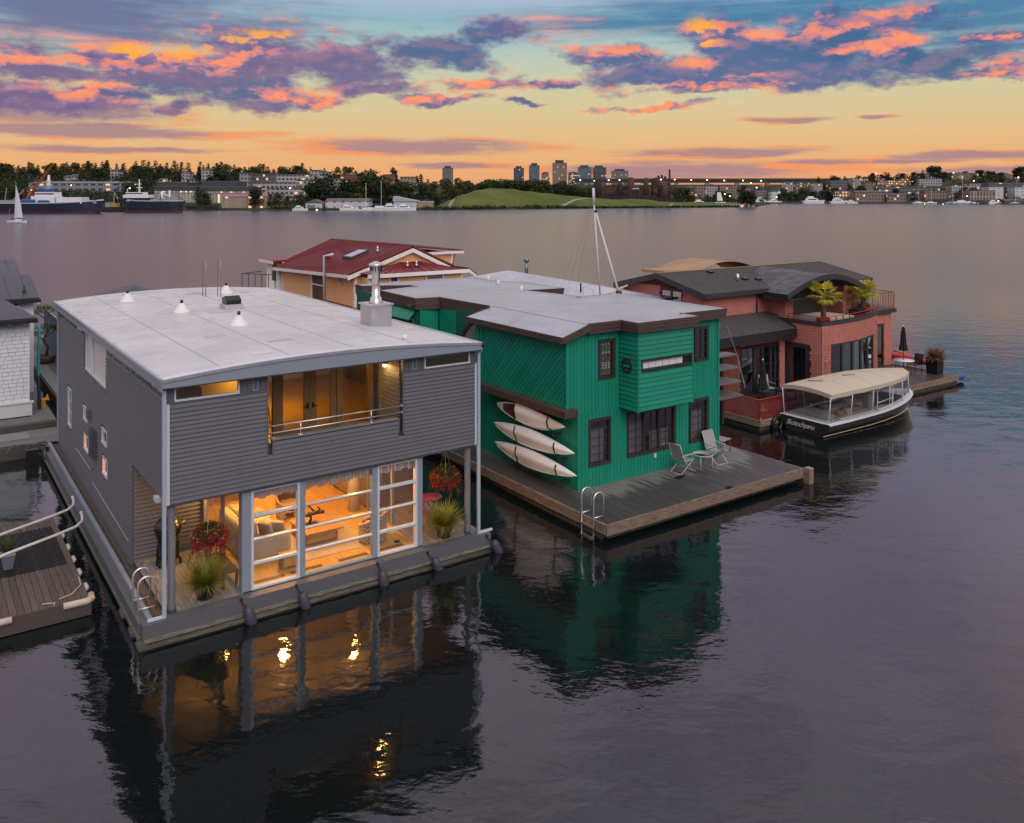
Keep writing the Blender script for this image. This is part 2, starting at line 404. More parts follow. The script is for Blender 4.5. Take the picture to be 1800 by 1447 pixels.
def wthing(name, label, cat, at=(0, 0, 0), rz=0., group=None):
    o = link(name, None); o.location = at; o.rotation_euler = (0, 0, rz); OFF[o.name] = (0, 0, 0)
    return setp(o, label, cat, group)
def part(name, mb, mat, parent, label=None, kind=None):
    off = OFF.get(parent.name, (0, 0, 0)); o = link(name, mb.mesh(name, mat, off)); o.parent = parent; OFF[o.name] = off
    return setp(o, label, None, None, kind)
def solo(name, mb, mat, label, cat, at=(0, 0, 0), rz=0., group=None, own=True, world=False, kind=None):
    me = mb.mesh(name, mat, (0, 0, 0) if own else at); o = link(name, me)
    o.location = at if world else LW(*at); o.rotation_euler = (0, 0, rz if world else TH+rz)
    return setp(o, label, cat, group, kind)
def copy_tree(o, parent=None):
    c = o.copy(); COL.objects.link(c)
    if parent: c.parent = parent
    for ch in list(o.children): copy_tree(ch, c)
    return c
def bx(*a): return MB().box(*a)

def split_rows(x0, x1, z0, z1, holes):
    """free spans of a board row between openings: holes are (x0,x1,z0,z1)"""
    spans = [(x0, x1)]
    for hx0, hx1, hz0, hz1 in holes:
        if hz0 < z1-1e-4 and hz1 > z0+1e-4:
            out = []
            for a, b in spans:
                if hx1 <= a or hx0 >= b: out.append((a, b)); continue
                if hx0 > a: out.append((a, hx0))
                if hx1 < b: out.append((hx1, b))
            spans = out
    return [(a, b) for a, b in spans if b-a > .02]
def clapboards(parent, mat, axis, plane, sgn, a0, a1, z0, z1, pitch, holes=(), thick=.045, joined=None, name='siding_board'):
    """overlapping boards, each a piece of its own. axis 'x': boards run along x on the plane y=plane facing sgn; 'y': along y on x=plane"""
    nrow = max(1, round((z1-z0)/pitch)); h = (z1-z0)/nrow
    zs = sorted(set([hz for H in holes for hz in H[2:4]]))
    for i in range(nrow):
        za, zb = z0+i*h, z0+(i+1)*h-.013
        sp = []
        for a, b in split_rows(a0, a1, za+h*.15, zb-h*.15, holes):
            if joined is None and b-a > 4 and i % 2: c = a+(b-a)*random.uniform(.25, .75); sp += [(a, c-.002), (c+.002, b)]
            else: sp.append((a, b))
        for a, b in sp:
            m = joined or MB(); lo = plane+sgn*thick; hi = plane+sgn*thick*.3; g = .0008*(i % 2)
            if axis == 'x':
                q = [(a, lo, za), (b, lo, za), (b, plane, za), (a, plane, za), (a, hi, zb), (b, hi, zb), (b, plane, zb), (a, plane, zb)]
                if sgn > 0: q = [q[1], q[0], q[3], q[2], q[5], q[4], q[7], q[6]]
            else:
                q = [(lo, b, za), (lo, a, za), (plane, a, za), (plane, b, za), (hi, b, zb), (hi, a, zb), (plane, a, zb), (plane, b, zb)]
                if sgn > 0: q = [q[1], q[0], q[3], q[2], q[5], q[4], q[7], q[6]]
            m.hexa(q)
            if joined is None: part(name, m, mat, parent)
def uprights(parent, mat, axis, plane, sgn, a0, a1, z0, z1, pitch, holes=(), thick=.02, gap=.012, name='siding_board'):
    """vertical boards with open grooves"""
    n = max(1, round((a1-a0)/pitch)); w = (a1-a0)/n
    for i in range(n):
        a, b = a0+i*w+gap/2, a0+(i+1)*w-gap/2
        for c, d in split_rows(z0, z1, a+w*.3, b-w*.3, [(H[2], H[3], H[0], H[1]) for H in holes]):
            m = MB()
            if axis == 'x': m.box(a, plane, c, b, plane+sgn*thick, d)
            else: m.box(plane, a, c, plane+sgn*thick, b, d)
            part(name, m, mat, parent)
def wall_holes(m, axis, plane, th, a0, a1, z0, z1, holes):
    """solid wall slab with openings, as cells; slab lies between plane and plane+th"""
    xs = sorted(set([a0, a1]+[min(max(h, a0), a1) for H in holes for h in H[:2]])); zs = sorted(set([z0, z1]+[min(max(h, z0), z1) for H in holes for h in H[2:]]))
    for j in range(len(zs)-1):
        run = None
        for i in range(len(xs)-1):
            cx, cz = (xs[i]+xs[i+1])/2, (zs[j]+zs[j+1])/2
            solid = not any(H[0] < cx < H[1] and H[2] < cz < H[3] for H in holes)
            if solid and run is None: run = xs[i]
            if run is not None and (not solid or i == len(xs)-2):
                e = xs[i+1] if solid else xs[i]
                if axis == 'x': m.box(run, plane, zs[j], e, plane+th, zs[j+1])
                else: m.box(plane, run, zs[j], plane+th, e, zs[j+1])
                run = None
    return m
def window(parent, axis, plane, sgn, a0, a1, z0, z1, fm, gm, fw=.06, depth=.06, proud=.02, cols=1, rows=1, bar=.022, name='window', inner=None, label=None):
    """casing frame with glass and glazing bars as sub-parts. plane is the wall's face, sgn the way it faces"""
    def bb(m, a, b, c, d, n0, n1):
        if axis == 'x': m.box(a, plane+sgn*n0, c, b, plane+sgn*n1, d)
        else: m.box(plane+sgn*n0, a, c, plane+sgn*n1, b, d)
    m = MB(); p0, p1 = -depth, proud
    bb(m, a0, a1, z1-fw, z1, p0, p1); bb(m, a0, a1, z0, z0+fw, p0, p1+.012)
    bb(m, a0, a0+fw, z0+fw, z1-fw, p0, p1-.002); bb(m, a1-fw, a1, z0+fw, z1-fw, p0, p1-.002)
    f = part(name, m, fm, parent, label)
    g = MB(); bb(g, a0+fw-.005, a1-fw+.005, z0+fw-.005, z1-fw+.005, -depth*.6, -depth*.6+.008); part('pane', g, gm, f)
    k = MB(); A0, A1, Z0, Z1 = a0+fw, a1-fw, z0+fw, z1-fw
    for i in range(1, cols): c = A0+(A1-A0)*i/cols; bb(k, c-bar/2, c+bar/2, Z0, Z1, -depth*.6+.009, -depth*.6+.03)
    for j in range(1, rows): c = Z0+(Z1-Z0)*j/rows; bb(k, A0, A1, c-bar/2, c+bar/2, -depth*.6+.0095, -depth*.6+.028)
    if k.v: part('glazing_bar', k, inner or fm, f)
    return f

# ------------------------------------------------------------------ lake
def mat_water():
    m, n = new_mat('lake_water'); w = wpos(n)
    x, y, z = n.sep(w)
    d = n.vm('LENGTH', w, out=1)
    patch = n.smooth(n.noise(w, .035, 3, .5), .38, .62)              # ruffled and glassy patches
    w2 = n.vm('MULTIPLY', w, (1, 1.5, 1))
    a = n.noise(w2, .55, 3, .5, .3); b = n.noise(w2, 2.1, 3, .55, .4); c = n.noise(n.vm('MULTIPLY', w, (1, 2.0, 1)), 7.0, 2, .5)
    far = n.smooth(d, 22., 75.)
    h = n.m('ADD', n.m('MULTIPLY', n.m('SUBTRACT', a, .5), .055), n.m('MULTIPLY', n.m('SUBTRACT', b, .5), .011))
    h = n.m('ADD', h, n.m('MULTIPLY', n.m('MULTIPLY', n.m('SUBTRACT', c, .5), .004), n.m('ADD', .35, n.m('MULTIPLY', patch, .9))))
    h = n.m('MULTIPLY', h, n.m('MULTIPLY', n.m('ADD', .5, n.m('MULTIPLY', far, .5)), n.smooth(d, 110., 28., .05, 1.)))
    bn = n.node('ShaderNodeBump'); bn.inputs['Strength'].default_value = 1.0; bn.inputs['Distance'].default_value = 1.0
    n.l.new(h, bn.inputs['Height'])
    deep = n.mix(n.noise(w, .06, 3), (.0035, .006, .0068), (.007, .010, .010))
    bs = bsdf(n, deep, n.m('ADD', .03, n.m('MULTIPLY', n.smooth(d, 25., 120.), .21)), 0, .5, bn.outputs[0])
    bs.inputs['IOR'].default_value = 1.66
    finish(n, bs.outputs[0]); return m
lk = MB()
lk.add([(-6000, -400, 0), (6000, -400, 0), (6000, 9000, 0), (-6000, 9000, 0)], [(0, 1, 2, 3)])
solo('water', lk, mat_water(), 'still dark lake water rippling pale toward the far shore', None, (0, 0, 0), world=True, kind='structure')

# ------------------------------------------------------------------ grey houseboat (front left)
GREY = mat_paint('grey_board_paint', (.104, .106, .119), .55, .16, 2., grime=.25)
GREYT = mat_paint('grey_trim_paint', (.104, .106, .120), .5, .08, 2.)
STEEL = mat_paint('blue_grey_trim', (.235, .275, .325), .42, .06, 1.5)
GALV = mat_metal('galvanised', (.56, .60, .64), .34)
WHITE = mat_paint('white_trim', (.54, .58, .63), .45, .06, 2.)
DARK = mat_paint('dark_metal', (.02, .02, .024), .4, .05)
GLASS = mat_glass('clear_pane'); GLASSD = mat_glass('dim_pane', (.55, .6, .65), 1.3)
ROOFW = mat_membrane('white_membrane', (.54, .54, .535), wet=.5)
DECKB = mat_wood('weathered_brown_deck', (.070, .055, .046), (.115, .092, .078), .75, (12, 1, 12), .35)
DECKG = mat_wood('greyed_deck', (.17, .15, .135), (.30, .27, .245), .75, (12, 1, 12), .3)
LOGM = mat_wood('wet_float_log', (.035, .032, .024), (.115, .095, .065), .6, (1, 9, 9), .3)
PALEB = mat_wood('pale_weathered_rim', (.07, .068, .052), (.24, .225, .175), .7, (1, 9, 9), .2)
OAK = mat_wood('golden_oak', (.50, .29, .085), (.66, .41, .13), .4, (9, 1, 9), .15)
OAKD = mat_wood('honey_door_wood', (.17, .10, .035), (.27, .16, .065), .4, (9, 9, 1), .12)
WARMW = mat_paint('warm_interior_white', (.55, .47, .38), .6, .04)
BLACK = mat_paint('black_gloss', (.012, .012, .014), .3, .05)
GLOW = mat_emit('lamp_glow', (1, .60, .20), 40.)

gh = thing('houseboat', 'grey clapboard houseboat with arched white roof and glowing picture windows', 'houseboat', (.34, -.15, 0))
# float
for y in (-.22, .55, 1.6): 
    m = MB(); m.tube([(-.3, y, -.12), (3, y+.02, -.10), (6, y-.02, -.13), (9.0, y, -.11)], .26, 10); part('float_log', m, LOGM, gh)
for x in (.05, 3., 6., 8.6):
    m = MB(); m.tube([(x, .1, -.14), (x-.03, 8, -.15), (x, 16.4, -.14)], .25, 9); part('float_log', m, LOGM, gh)
part('rim_board', bx(-.18, -.40, .12, 8.9, -.14, .19), PALEB, gh)
part('rim_board', bx(-.27, -.13, .10, -.06, 16.5, .19), PALEB, gh)
part('float_beam', bx(-.20, -.36, .192, 8.95, -.07, .50), GREYT, gh)
part('float_beam', bx(-.24, -.068, .193, .02, 16.7, .46), GREYT, gh)
part('rub_rail', bx(-.05, -.066, .462, .05, 16.7, .52), STEEL, gh)
part('float_deck', bx(.05, -.06, .20, 8.85, 16.6, .41), LOGM, gh)
for i in range(3): part('deck_plank', bx(.055+i*.095, .1, .413, .14+i*.095, 16.5, .445+.003*(i % 2)), DECKB, gh)
def deck(x0, x1, y0, y1, z, w, mat, parent, name='deck_plank'):
    n = max(1, round((x1-x0)/w)); w = (x1-x0)/n
    for i in range(n):
        part(name, MB().box(x0+i*w+.004, y0+random.uniform(-.01, .01), z-.03, x0+(i+1)*w-.004, y1, z+random.uniform(-.002, .003)), mat, parent)
deck(.36, 2.1, -.05, 3.25, .50, .115, DECKG, gh)
deck(6.95, 8.8, -.05, 3.25, .50, .115, DECKG, gh)
# walls -----------------------------------------------------------
LX, FY, RXX = .34, -.15, 8.57
holesF = [(2.66, 6.28, 4.06, 5.7), (2.66, 2.79, 3.71, 4.06), (6.145, 6.28, 3.70, 4.06)]
GREYK = mat_paint('grey_lap_shadow', (.030, .030, .034), .7)
m = MB(); wall_holes(m, 'x', FY, .10, LX, RXX, 3.0, 5.27, holesF); part('wall', m, GREYK, gh)
clapboards(gh, GREY, 'x', FY, -1, LX+.06, RXX-.04, 3.0, 5.25, .104, [(2.62, 6.32, 4.06, 5.7), (2.62, 2.79, 3.69, 4.06), (6.145, 6.32, 3.68, 4.06)])
part('corner_trim', bx(LX-.02, FY-.03, 2.98, LX+.06, FY, 5.27), WHITE, gh)
part('corner_trim', bx(RXX-.04, FY-.03, 2.98, RXX+.02, FY, 5.27), WHITE, gh)
part('soffit', bx(LX+.01, FY+.01, 2.94, RXX-.01, 3.3, 3.0), GREYT, gh)
# clerestory band on the front
part('band', bx(LX, FY-.035, 5.252, 2.62, FY+.04, 5.285), GREYT, gh); part('band', bx(6.32, FY-.035, 5.252, RXX, FY+.04, 5.285), GREYT, gh)
for a, b in ((LX, .51), (1.98, 2.66), (6.28, 6.95), (8.39, RXX)):
    part('panel', bx(a, FY+.012, 5.286, b, FY+.08, 5.76), GREYT, gh)
for a in (2.04, 2.16, 2.48, 2.60, 6.34, 6.46, 6.72, 6.86): part('batten', bx(a, FY-.012, 5.287, a+.035, FY+.011, 5.68), GREY, gh)
for a in (2.29, 6.58): window(gh, 'x', FY+.01, -1, a, a+.13, 5.30, 5.66, STEEL, GLASSD, .02, .03)
window(gh, 'x', FY+.02, -1, .51, 1.98, 5.287, 5.64, WHITE, GLASS, .035, .05)
window(gh, 'x', FY+.02, -1, 6.95, 8.39, 5.287, 5.62, WHITE, GLASSD, .035, .05)
# left side: lower wall set back behind the porch, upper wall full length
WINS = [(13.33, 14.15, 1.70, 3.05), (10.05, 10.84, 2.60, 3.06), (9.89, 10.7, 1.66, 2.20), (6.77, 7.58, 2.60, 3.06), (6.68, 7.42, 1.72, 2.24)]
BIG = (6.95, 10.65, 4.25, 5.62)
hl = WINS+[BIG, (-1, 3.3, 0, 3.02)]
m = MB(); wall_holes(m, 'y', LX, .10, FY+.1, 16.5, .42, 5.27, hl); part('wall', m, GREYK, gh)
clapboards(gh, GREY, 'y', LX, -1, FY+.02, 16.5, .45, 5.26, .105, [(a-.05, b+.05, c-.04, d+.04) for a, b, c, d in WINS]+[(6.93, 10.67, 4.23, 5.7), (-1, 3.3, 0, 3.0)])
for a, b, c, d in WINS: window(gh, 'y', LX-.01, -1, a, b, c, d, WHITE, mat_glass('lit_pane', (1, 1, 1), .3), .05, .05, .03, 1, 3 if d-c > 1 else 1)
m = bx(LX-.05, BIG[0]-.05, 4.18, LX+.01, BIG[1]+.05, 4.24); part('sill', m, GREYT, gh)
f = window(gh, 'y', LX, -1, BIG[0], BIG[1], BIG[2], 5.66, WHITE, mat_glass('dull_pane', (.95, .95, .95), .12), .05, .07, .0)
part('blind', bx(LX+.065, BIG[0]+.05, 4.3, LX+.075, 9.4, 5.6), mat_paint('cream_blind', (.78, .72, .70), .8, .05), gh); part('blind', bx(LX+.07, 9.46, 4.3, LX+.08, BIG[1]-.05, 5.6), MATS['cream_blind'], gh)
part('mullion', bx(LX-.012, 9.38, BIG[2]+.05, LX+.06, 9.46, 5.61), WHITE, gh)
part('band', bx(LX-.035, FY+.12, 5.262, LX+.04, BIG[0]-.06, 5.292), GREYT, gh); part('band', bx(LX-.035, BIG[1]+.06, 5.262, LX+.04, 16.5, 5.292), GREYT, gh)
ys = [.12, 1.6, 1.75, 3.4, 3.55, 4.45, 4.55, 5.95, 6.05, 6.88]
for a, b in zip(ys[0::2], ys[1::2]): window(gh, 'y', LX-.005, -1, a, b, 5.294, 5.62, STEEL, MATS['lit_pane'], .03, .05)
for a, b in ((10.75, 11.2), (11.3, 12.86), (13.0, 13.66), (13.8, 14.66), (14.8, 15.9)): window(gh, 'y', LX-.005, -1, a, b, 5.294, 5.62, STEEL, GLASS, .03, .05)
part('panel', bx(LX+.01, 15.9, 5.294, LX+.09, 16.5, 5.75), GREYT, gh); part('panel', bx(LX+.01, FY+.1, 5.294, LX+.09, .12, 5.75), GREYT, gh)
# far and right walls, plain where nobody looks
part('wall', bx(LX, 16.4, .42, RXX, 16.5, 5.7), GREYT, gh)
m = MB(); wall_holes(m, 'y', RXX-.1, .10, FY+.1, 16.4, .42, 5.7, [(-1, 3.3, 0, 3.0)]); part('wall', m, GREYT, gh)
m = MB(); clapboards(gh, GREY, 'y', RXX, 1, FY+.1, 16.4, .45, 5.7, .105, [(-1, 3.3, 0, 3.0)], joined=m); part('siding', m, GREY, gh)
# porch walls (behind the grill and on the right)
part('wall', bx(LX+.1, 3.3, .5, 2.08, 3.4, 2.95), GREYK, gh); clapboards(gh, GREY, 'x', 3.3, -1, LX+.0, 2.06, .5, 2.94, .107)
part('wall', bx(6.95, 3.3, .5, RXX-.1, 3.4, 2.95), GREYT, gh)
# columns and downspouts
for x in (.44, 8.36):
    m = MB(); m.lathe([(.10, .50), (.10, .62), (.085, .64), (.085, 2.94)], 18, (x+.04, -.0, 0)); part('column', m, GREY, gh)
for x, s in ((.27, 1), (8.63, -1)):
    m = MB(); m.box(x-.04, -.25, .53, x+.04, -.18, 5.6); part('downspout', m, mat_paint('pale_downspout', (.36, .42, .49), .4), gh)
    part('downspout_foot', bx(x-.35 if s > 0 else x-.04, -.245, .505, x+.04 if s > 0 else x+.45, -.185, .56), WHITE, gh)
part('downspout', bx(LX-.09, 16.38, .55, LX-.02, 16.46, 5.6), STEEL, gh)
part('junction_box', bx(LX-.14, .25, 2.95, LX-.02, .5, 3.05), WHITE, gh)
for yy, z in ((8.6, 2.35), (9.3, 2.9)): part('vent_hood', bx(LX-.14, yy, z, LX-.02, yy+.3, z+.3), GREYT, gh)
part('meter_box', bx(LX-.17, 8.35, 1.9, LX-.02, 8.9, 2.75), mat_paint('meter_grey', (.06, .065, .08), .5), gh)
m = MB(); m.tube([(LX-.04, 12.2, 1.3), (LX-.04, 9.3, 1.3), (LX-.04, 9.25, 1.42)], .014, 5); m.tube([(LX-.04, 9., 1.0), (LX-.04, 3.7, .92)], .014, 5); m.tube([(LX-.04, 7.6, .96), (LX-.04, 7.6, 1.1)], .014, 5); part('pipe', m, GALV, gh)
# arched roof
def arch(x): t = (x-4.41)/4.21; return 5.84+.21*(1-t*t)
X0, X1, Y0, Y1, N = .20, 8.62, -.38, 16.85, 28
def roofpt(u, y, dz): x = X0+(X1-X0)*u; return (x, y, arch(x)+dz)
m = MB(); m.smooth = True; m.grid(lambda u, v: roofpt(u, Y0+(Y1-Y0)*v, 0), N, 1); m.smooth = False
m.grid(lambda u, v: roofpt(1-u, Y0+(Y1-Y0)*v, -.16), N, 1); part('roof', m, ROOFW, gh)
rf = [o for o in gh.children if o.name.startswith('roof')][-1]
m = MB()
for xs in (1.55, 3.25, 4.95, 6.65): 
    for k in range(1): m.hexa([(xs-.012, Y0+.3, arch(xs)-.01), (xs+.012, Y0+.3, arch(xs)-.01), (xs+.012, Y1-.05, arch(xs)-.01), (xs-.012, Y1-.05, arch(xs)-.01), (xs-.012, Y0+.3, arch(xs)+.006), (xs+.012, Y0+.3, arch(xs)+.006), (xs+.012, Y1-.05, arch(xs)+.006), (xs-.012, Y1-.05, arch(xs)+.006)])
part('roof_seam', m, mat_paint('seam_grey', (.36, .35, .37), .7, .1), rf)  # seam strips in a darker grey than the sheet
m = MB()
for yy in (9.4,):
    m.grid(lambda u, v: roofpt(u, yy+v*.03, .004), N, 1)
part('roof_seam', m, mat_paint('seam_lap', (.48, .47, .49), .7, .1), rf)
m = MB(); m.grid(lambda u, v: roofpt(u, Y0+.02+.26*v, .012), N, 1); part('edge_strip', m, mat_membrane('edge_membrane', (.62, .61, .62)), rf)
def band(y, za, zb, th):
    q = MB()
    for i in range(N):
        a, b = roofpt(i/N, y, 0), roofpt((i+1)/N, y, 0); c = 5.66
        lo = lambda p: p[2]+za
        q.hexa([(a[0], y, a[2]+za), (b[0], y, b[2]+za), (b[0], y+th, b[2]+za), (a[0], y+th, a[2]+za), (a[0], y, a[2]+zb), (b[0], y, b[2]+zb), (b[0], y+th, b[2]+zb), (a[0], y+th, a[2]+zb)])
    return q
q = MB()
for i in range(N):
    a, b = roofpt(i/N, 0, 0), roofpt((i+1)/N, 0, 0); y = Y0-.03
    za, zb = 5.665+.012*min(1, min(i, N-i)/6), 5.665+.012*min(1, min(i+1, N-i-1)/6)
    q.hexa([(a[0], y, za), (b[0], y, zb), (b[0], Y0, zb), (a[0], Y0, za), (a[0], y, a[2]-.055), (b[0], y, b[2]-.055), (b[0], Y0, b[2]-.055), (a[0], Y0, a[2]-.055)])
part('fascia', q, STEEL, gh)
part('drip_edge', band(Y0-.055, -.052, .018, .08), GALV, gh)
part('fascia', bx(X0-.03, Y0+.002, 5.60, X0, Y1, 5.80), STEEL, gh); part('fascia', bx(X1, Y0+.002, 5.60, X1+.03, Y1, 5.80), STEEL, gh)
part('gutter_edge', bx(X0-.05, Y0+.03, 5.801, X0+.02, Y1, 5.865), GALV, gh); part('gutter_edge', bx(X1-.02, Y0+.03, 5.801, X1+.05, Y1, 5.865), GALV, gh)
part('eave_soffit', bx(X0, Y0+.003, 5.64, X1, Y1-.01, 5.66), GREYT, gh)
m = MB(); m.tube([(X1+.02, Y0-.06, 5.80), (X1+.02, Y0+.15, 5.80)], .055, 8); part('gutter_end', m, DARK, gh)
# patches, laps and ponding on the roof sheet
for k in range(9):
    x, y, w, h = random.uniform(.8, 7.4), random.uniform(.5, 15), random.uniform(.25, .9), random.uniform(.2, .7); m = MB(); m.grid(lambda u, v: (x+w*u, y+h*v, arch(x+w*u)+.005), 4, 1); part('roof_patch', m, mat_paint('patch_%d' % (k % 3), ((.46, .46, .46), (.60, .60, .60), (.40, .39, .38))[k % 3], .5, .08), rf)
# roof fittings
for x, y in ((2.26, 13.9), (3.09, 9.5), (6.0, 14.3), (3.74, 5.5)):
    z = arch(x); m = MB(); m.lathe([(.30, z-.02), (.26, z+.03), (.15, z+.17), (.085, z+.28), (.07, z+.30)], 14, (x, y, 0)); v = part('roof_vent', m, mat_paint('vent_white', (.72, .70, .68), .5), gh)
    m = MB(); m.lathe([(.05, z+.295), (.05, z+.40), (.035, z+.41)], 10, (x, y, 0)); part('vent_pipe', m, BLACK, v)
z = arch(4.7); c = part('curb_vent', bx(4.38, 9.05, z-.05, 5.02, 9.62, z+.16), mat_paint('curb_pale', (.42, .41, .42), .6), gh)
m = MB(); m.prism([(4.45, 9.1, z+.165), (4.45, 9.58, z+.165), (4.45, 9.62, z+.36), (4.45, 9.3, z+.44), (4.45, 9.06, z+.30)], (.5, 0, 0)); part('hood', m, BLACK, c)
z = arch(7.3); ch = part('chimney', bx(7.1, 3.4, z-.1, 7.78, 4.18, z+.62), mat_metal('chimney_sheet', (.52, .52, .53), .45), gh)
part('cap', bx(7.05, 3.35, z+.621, 7.83, 4.23, z+.665), mat_metal('chimney_cap', (.66, .66, .67), .35), ch)
m = MB(); m.lathe([(.24, z+.666), (.19, z+.72), (.17, z+.84), (.13, z+.86), (.13, z+1.62), (.17, z+1.63), (.17, z+1.80), (.24, z+1.82), (.22, z+1.87), (.05, z+1.95)], 16, (7.44, 3.79, 0)); part('flue', m, mat_metal('flue_steel', (.62, .60, .58), .22), ch)
m = MB()
for k in range(12):
    w = k*math.pi/6; x, y = 7.44+.172*math.cos(w), 3.79+.172*math.sin(w); m.box(x-.012, y-.012, z+1.64, x+.012, y+.012, z+1.80)
part('flue_grille', m, BLACK, ch)
for x, y, h in ((4.9, 13.6, 1.3), (5.35, 13.2, 1.35)):
    z = arch(x); m = MB()
    m.tube([(x, y, z), (x, y, z+h), (x+.02, y-.12, z+h+.1), (x+.04, y-.26, z+h), (x+.04, y-.26, z)], .016, 6); part('roof_ladder_hoop', m, mat_metal('dull_steel', (.3, .28, .28), .4), gh)
m = MB(); m.lathe([(.07, arch(6.9)+.0), (.07, arch(6.9)+.14), (.03, arch(6.9)+.15)], 10, (6.75, .6, 0)); part('roof_pipe', m, MATS['vent_white'], gh)
# balcony
BY = 1.54
part('balcony_floor', bx(2.67, FY+.1, 3.35, 6.27, BY+.4, 3.42), DECKB, gh)
part('parapet', bx(2.79, FY, 3.42, 6.145, FY+.16, 4.045), GREYT, gh)
part('parapet_cap', bx(2.77, FY-.045, 4.046, 6.165, FY+.18, 4.075), mat_paint('cap_grey', (.20, .19, .20), .5), gh)
for a in (2.755, 6.145): part('parapet_end', bx(a, FY-.03, 3.69, a+.035, FY-.001, 4.046), GREYT, gh)
for a in (2.62, 6.281): part('opening_trim', bx(a, FY-.03, 3.66, a+.04, FY+.12, 5.66), GREYT, gh)
rail = MB()
for zz in (4.385, 4.215): rail.tube([(2.66, FY+.02, zz), (6.28, FY+.02, zz)], .017, 8)
rl = part('balcony_rail', rail, mat_metal('rail_steel', (.70, .68, .66), .3), gh)
for x in (3.49, 5.39):
    m = MB(); m.tube([(x, FY+.02, 4.08), (x, FY+.02, 4.385)], .015, 8); m.lathe([(.07, 4.077), (.07, 4.09), (.02, 4.10)], 12, (x, FY+.02, 0)); part('rail_post', m, MATS['rail_steel'], rl)
for zz in (4.385, 4.215):
    m = MB(); m.lathe([(.045, 0), (.045, .012)], 10, (6.262, FY+.02, zz), 'x'); part('rail_flange', m, MATS['rail_steel'], rl)
part('wall', bx(6.285, FY+.12, 3.42, 6.36, BY+.1, 5.64), GREYK, gh); part('wall', bx(2.56, FY+.12, 3.42, 2.655, BY+.1, 5.64), GREYT, gh)
clapboards(gh, GREY, 'y', 6.284, -1, FY+.13, BY-.03, 3.42, 5.60, .107)
part('ceiling', bx(2.6, FY+.1, 5.60, 6.33, BY+.1, 5.635), OAKD, gh)
# balcony door wall
def frame_post(a, b, z0=3.42, z1=5.6, d=.09): part('door_frame', bx(a, BY-.02, z0, b, BY+d, z1), OAKD, gh)
for a, b in ((2.66, 2.72), (3.38, 3.48), (5.16, 5.34), (6.1, 6.28)): frame_post(a, b)
part('door_frame', bx(2.72, BY-.015, 5.48, 6.1, BY+.08, 5.598), OAKD, gh); part('door_frame', bx(2.72, BY-.015, 3.421, 6.1, BY+.08, 3.50), OAKD, gh)
for a, b, hx in ((3.49, 4.40, 4.33), (4.41, 5.15, 4.48)):
    m = MB(); w = .17
    m.box(a, BY, 3.505, a+w, BY+.05, 5.475); m.box(b-w, BY, 3.505, b, BY+.05, 5.475); m.box(a+w, BY+.001, 5.32, b-w, BY+.049, 5.474); m.box(a+w, BY+.001, 3.506, b-w, BY+.049, 3.75)
    d = part('door', m, OAKD, gh); part('pane', bx(a+w-.004, BY+.02, 3.745, b-w+.004, BY+.028, 5.325), GLASS, d)
    m = MB(); m.tube([(hx, BY-.005, 4.32), (hx, BY-.06, 4.32), (hx+(-.12 if hx > 4.4 else .12)*-1, BY-.06, 4.32)], .016, 6); m.box(hx-.025, BY-.012, 4.25, hx+.025, BY, 4.40); part('handle', m, BLACK, d)
for a, b in ((2.72, 3.38), (5.34, 6.1)):
    part('pane', bx(a, BY+.03, 3.5, b, BY+.038, 5.48), GLASS, gh)
m = MB(); m.lathe([(.06, 5.46), (.075, 5.40), (.05, 5.36)], 10, (6.18, .66, 0)); wl = part('wall_lamp', m, BLACK, gh)
m = MB(); m.lathe([(.01, 5.30), (.045, 5.32), (.045, 5.36)], 10, (6.17, .66, 0)); part('bulb', m, GLOW, wl)
# inside shell, upper storey
part('interior_floor', bx(.45, BY+.1, 3.36, 8.46, 16.38, 3.42), OAK, gh)
part('interior_wall', bx(.46, 9.0, 3.43, 8.45, 9.1, 5.62), WARMW, gh)
part('interior_wall', bx(2.50, FY+.12, 3.43, 2.555, BY+.05, 5.6), WARMW, gh)
# ground floor: window wall of the living room
SIL, HD = .44, 2.9
part('mullion', bx(2.08, -.02, .505, 2.30, .13, 2.94), STEEL, gh); part('mullion', bx(3.51, -.021, .506, 3.62, .13, 2.94), STEEL, gh)
part('mullion', bx(5.50, -.021, .506, 5.62, .13, 2.94), STEEL, gh); part('mullion', bx(6.80, -.02, .505, 6.96, .13, 2.94), STEEL, gh)
part('header', bx(2.08, -.10, 2.905, 6.98, .10, 3.0), GREYT, gh)
for a, b, opens in ((2.30, 3.51, 1), (3.62, 5.50, 0), (5.62, 6.80, 1)):
    m = MB(); t = .06 if opens else .03
    m.box(a, -.03, .505, b, .10, .505+.05); m.box(a, -.03, 2.84, b, .10, 2.90); m.box(a, -.028, .555, a+t, .10, 2.84); m.box(b-t, -.028, .555, b, .10, 2.84)
    f = part('window', m, WHITE if opens else STEEL, gh)
    for k in range(4):
        z0, z1 = .555+k*.571, .555+(k+1)*.571
        part('pane', bx(a+t-.004, .035, z0+.01, b-t+.004, .043, z1-.01), GLASS, f)
        if k < 3:
            wd = .032 if (opens and k in (0, 2)) else .016
            part('glazing_bar', bx(a+t, -.034, z1-wd, b-t, .06, z1+wd), WHITE, f); part('gasket', bx(a+t, -.012, z1-wd-.02, b-t, .02, z1-wd-.001), BLACK, f)
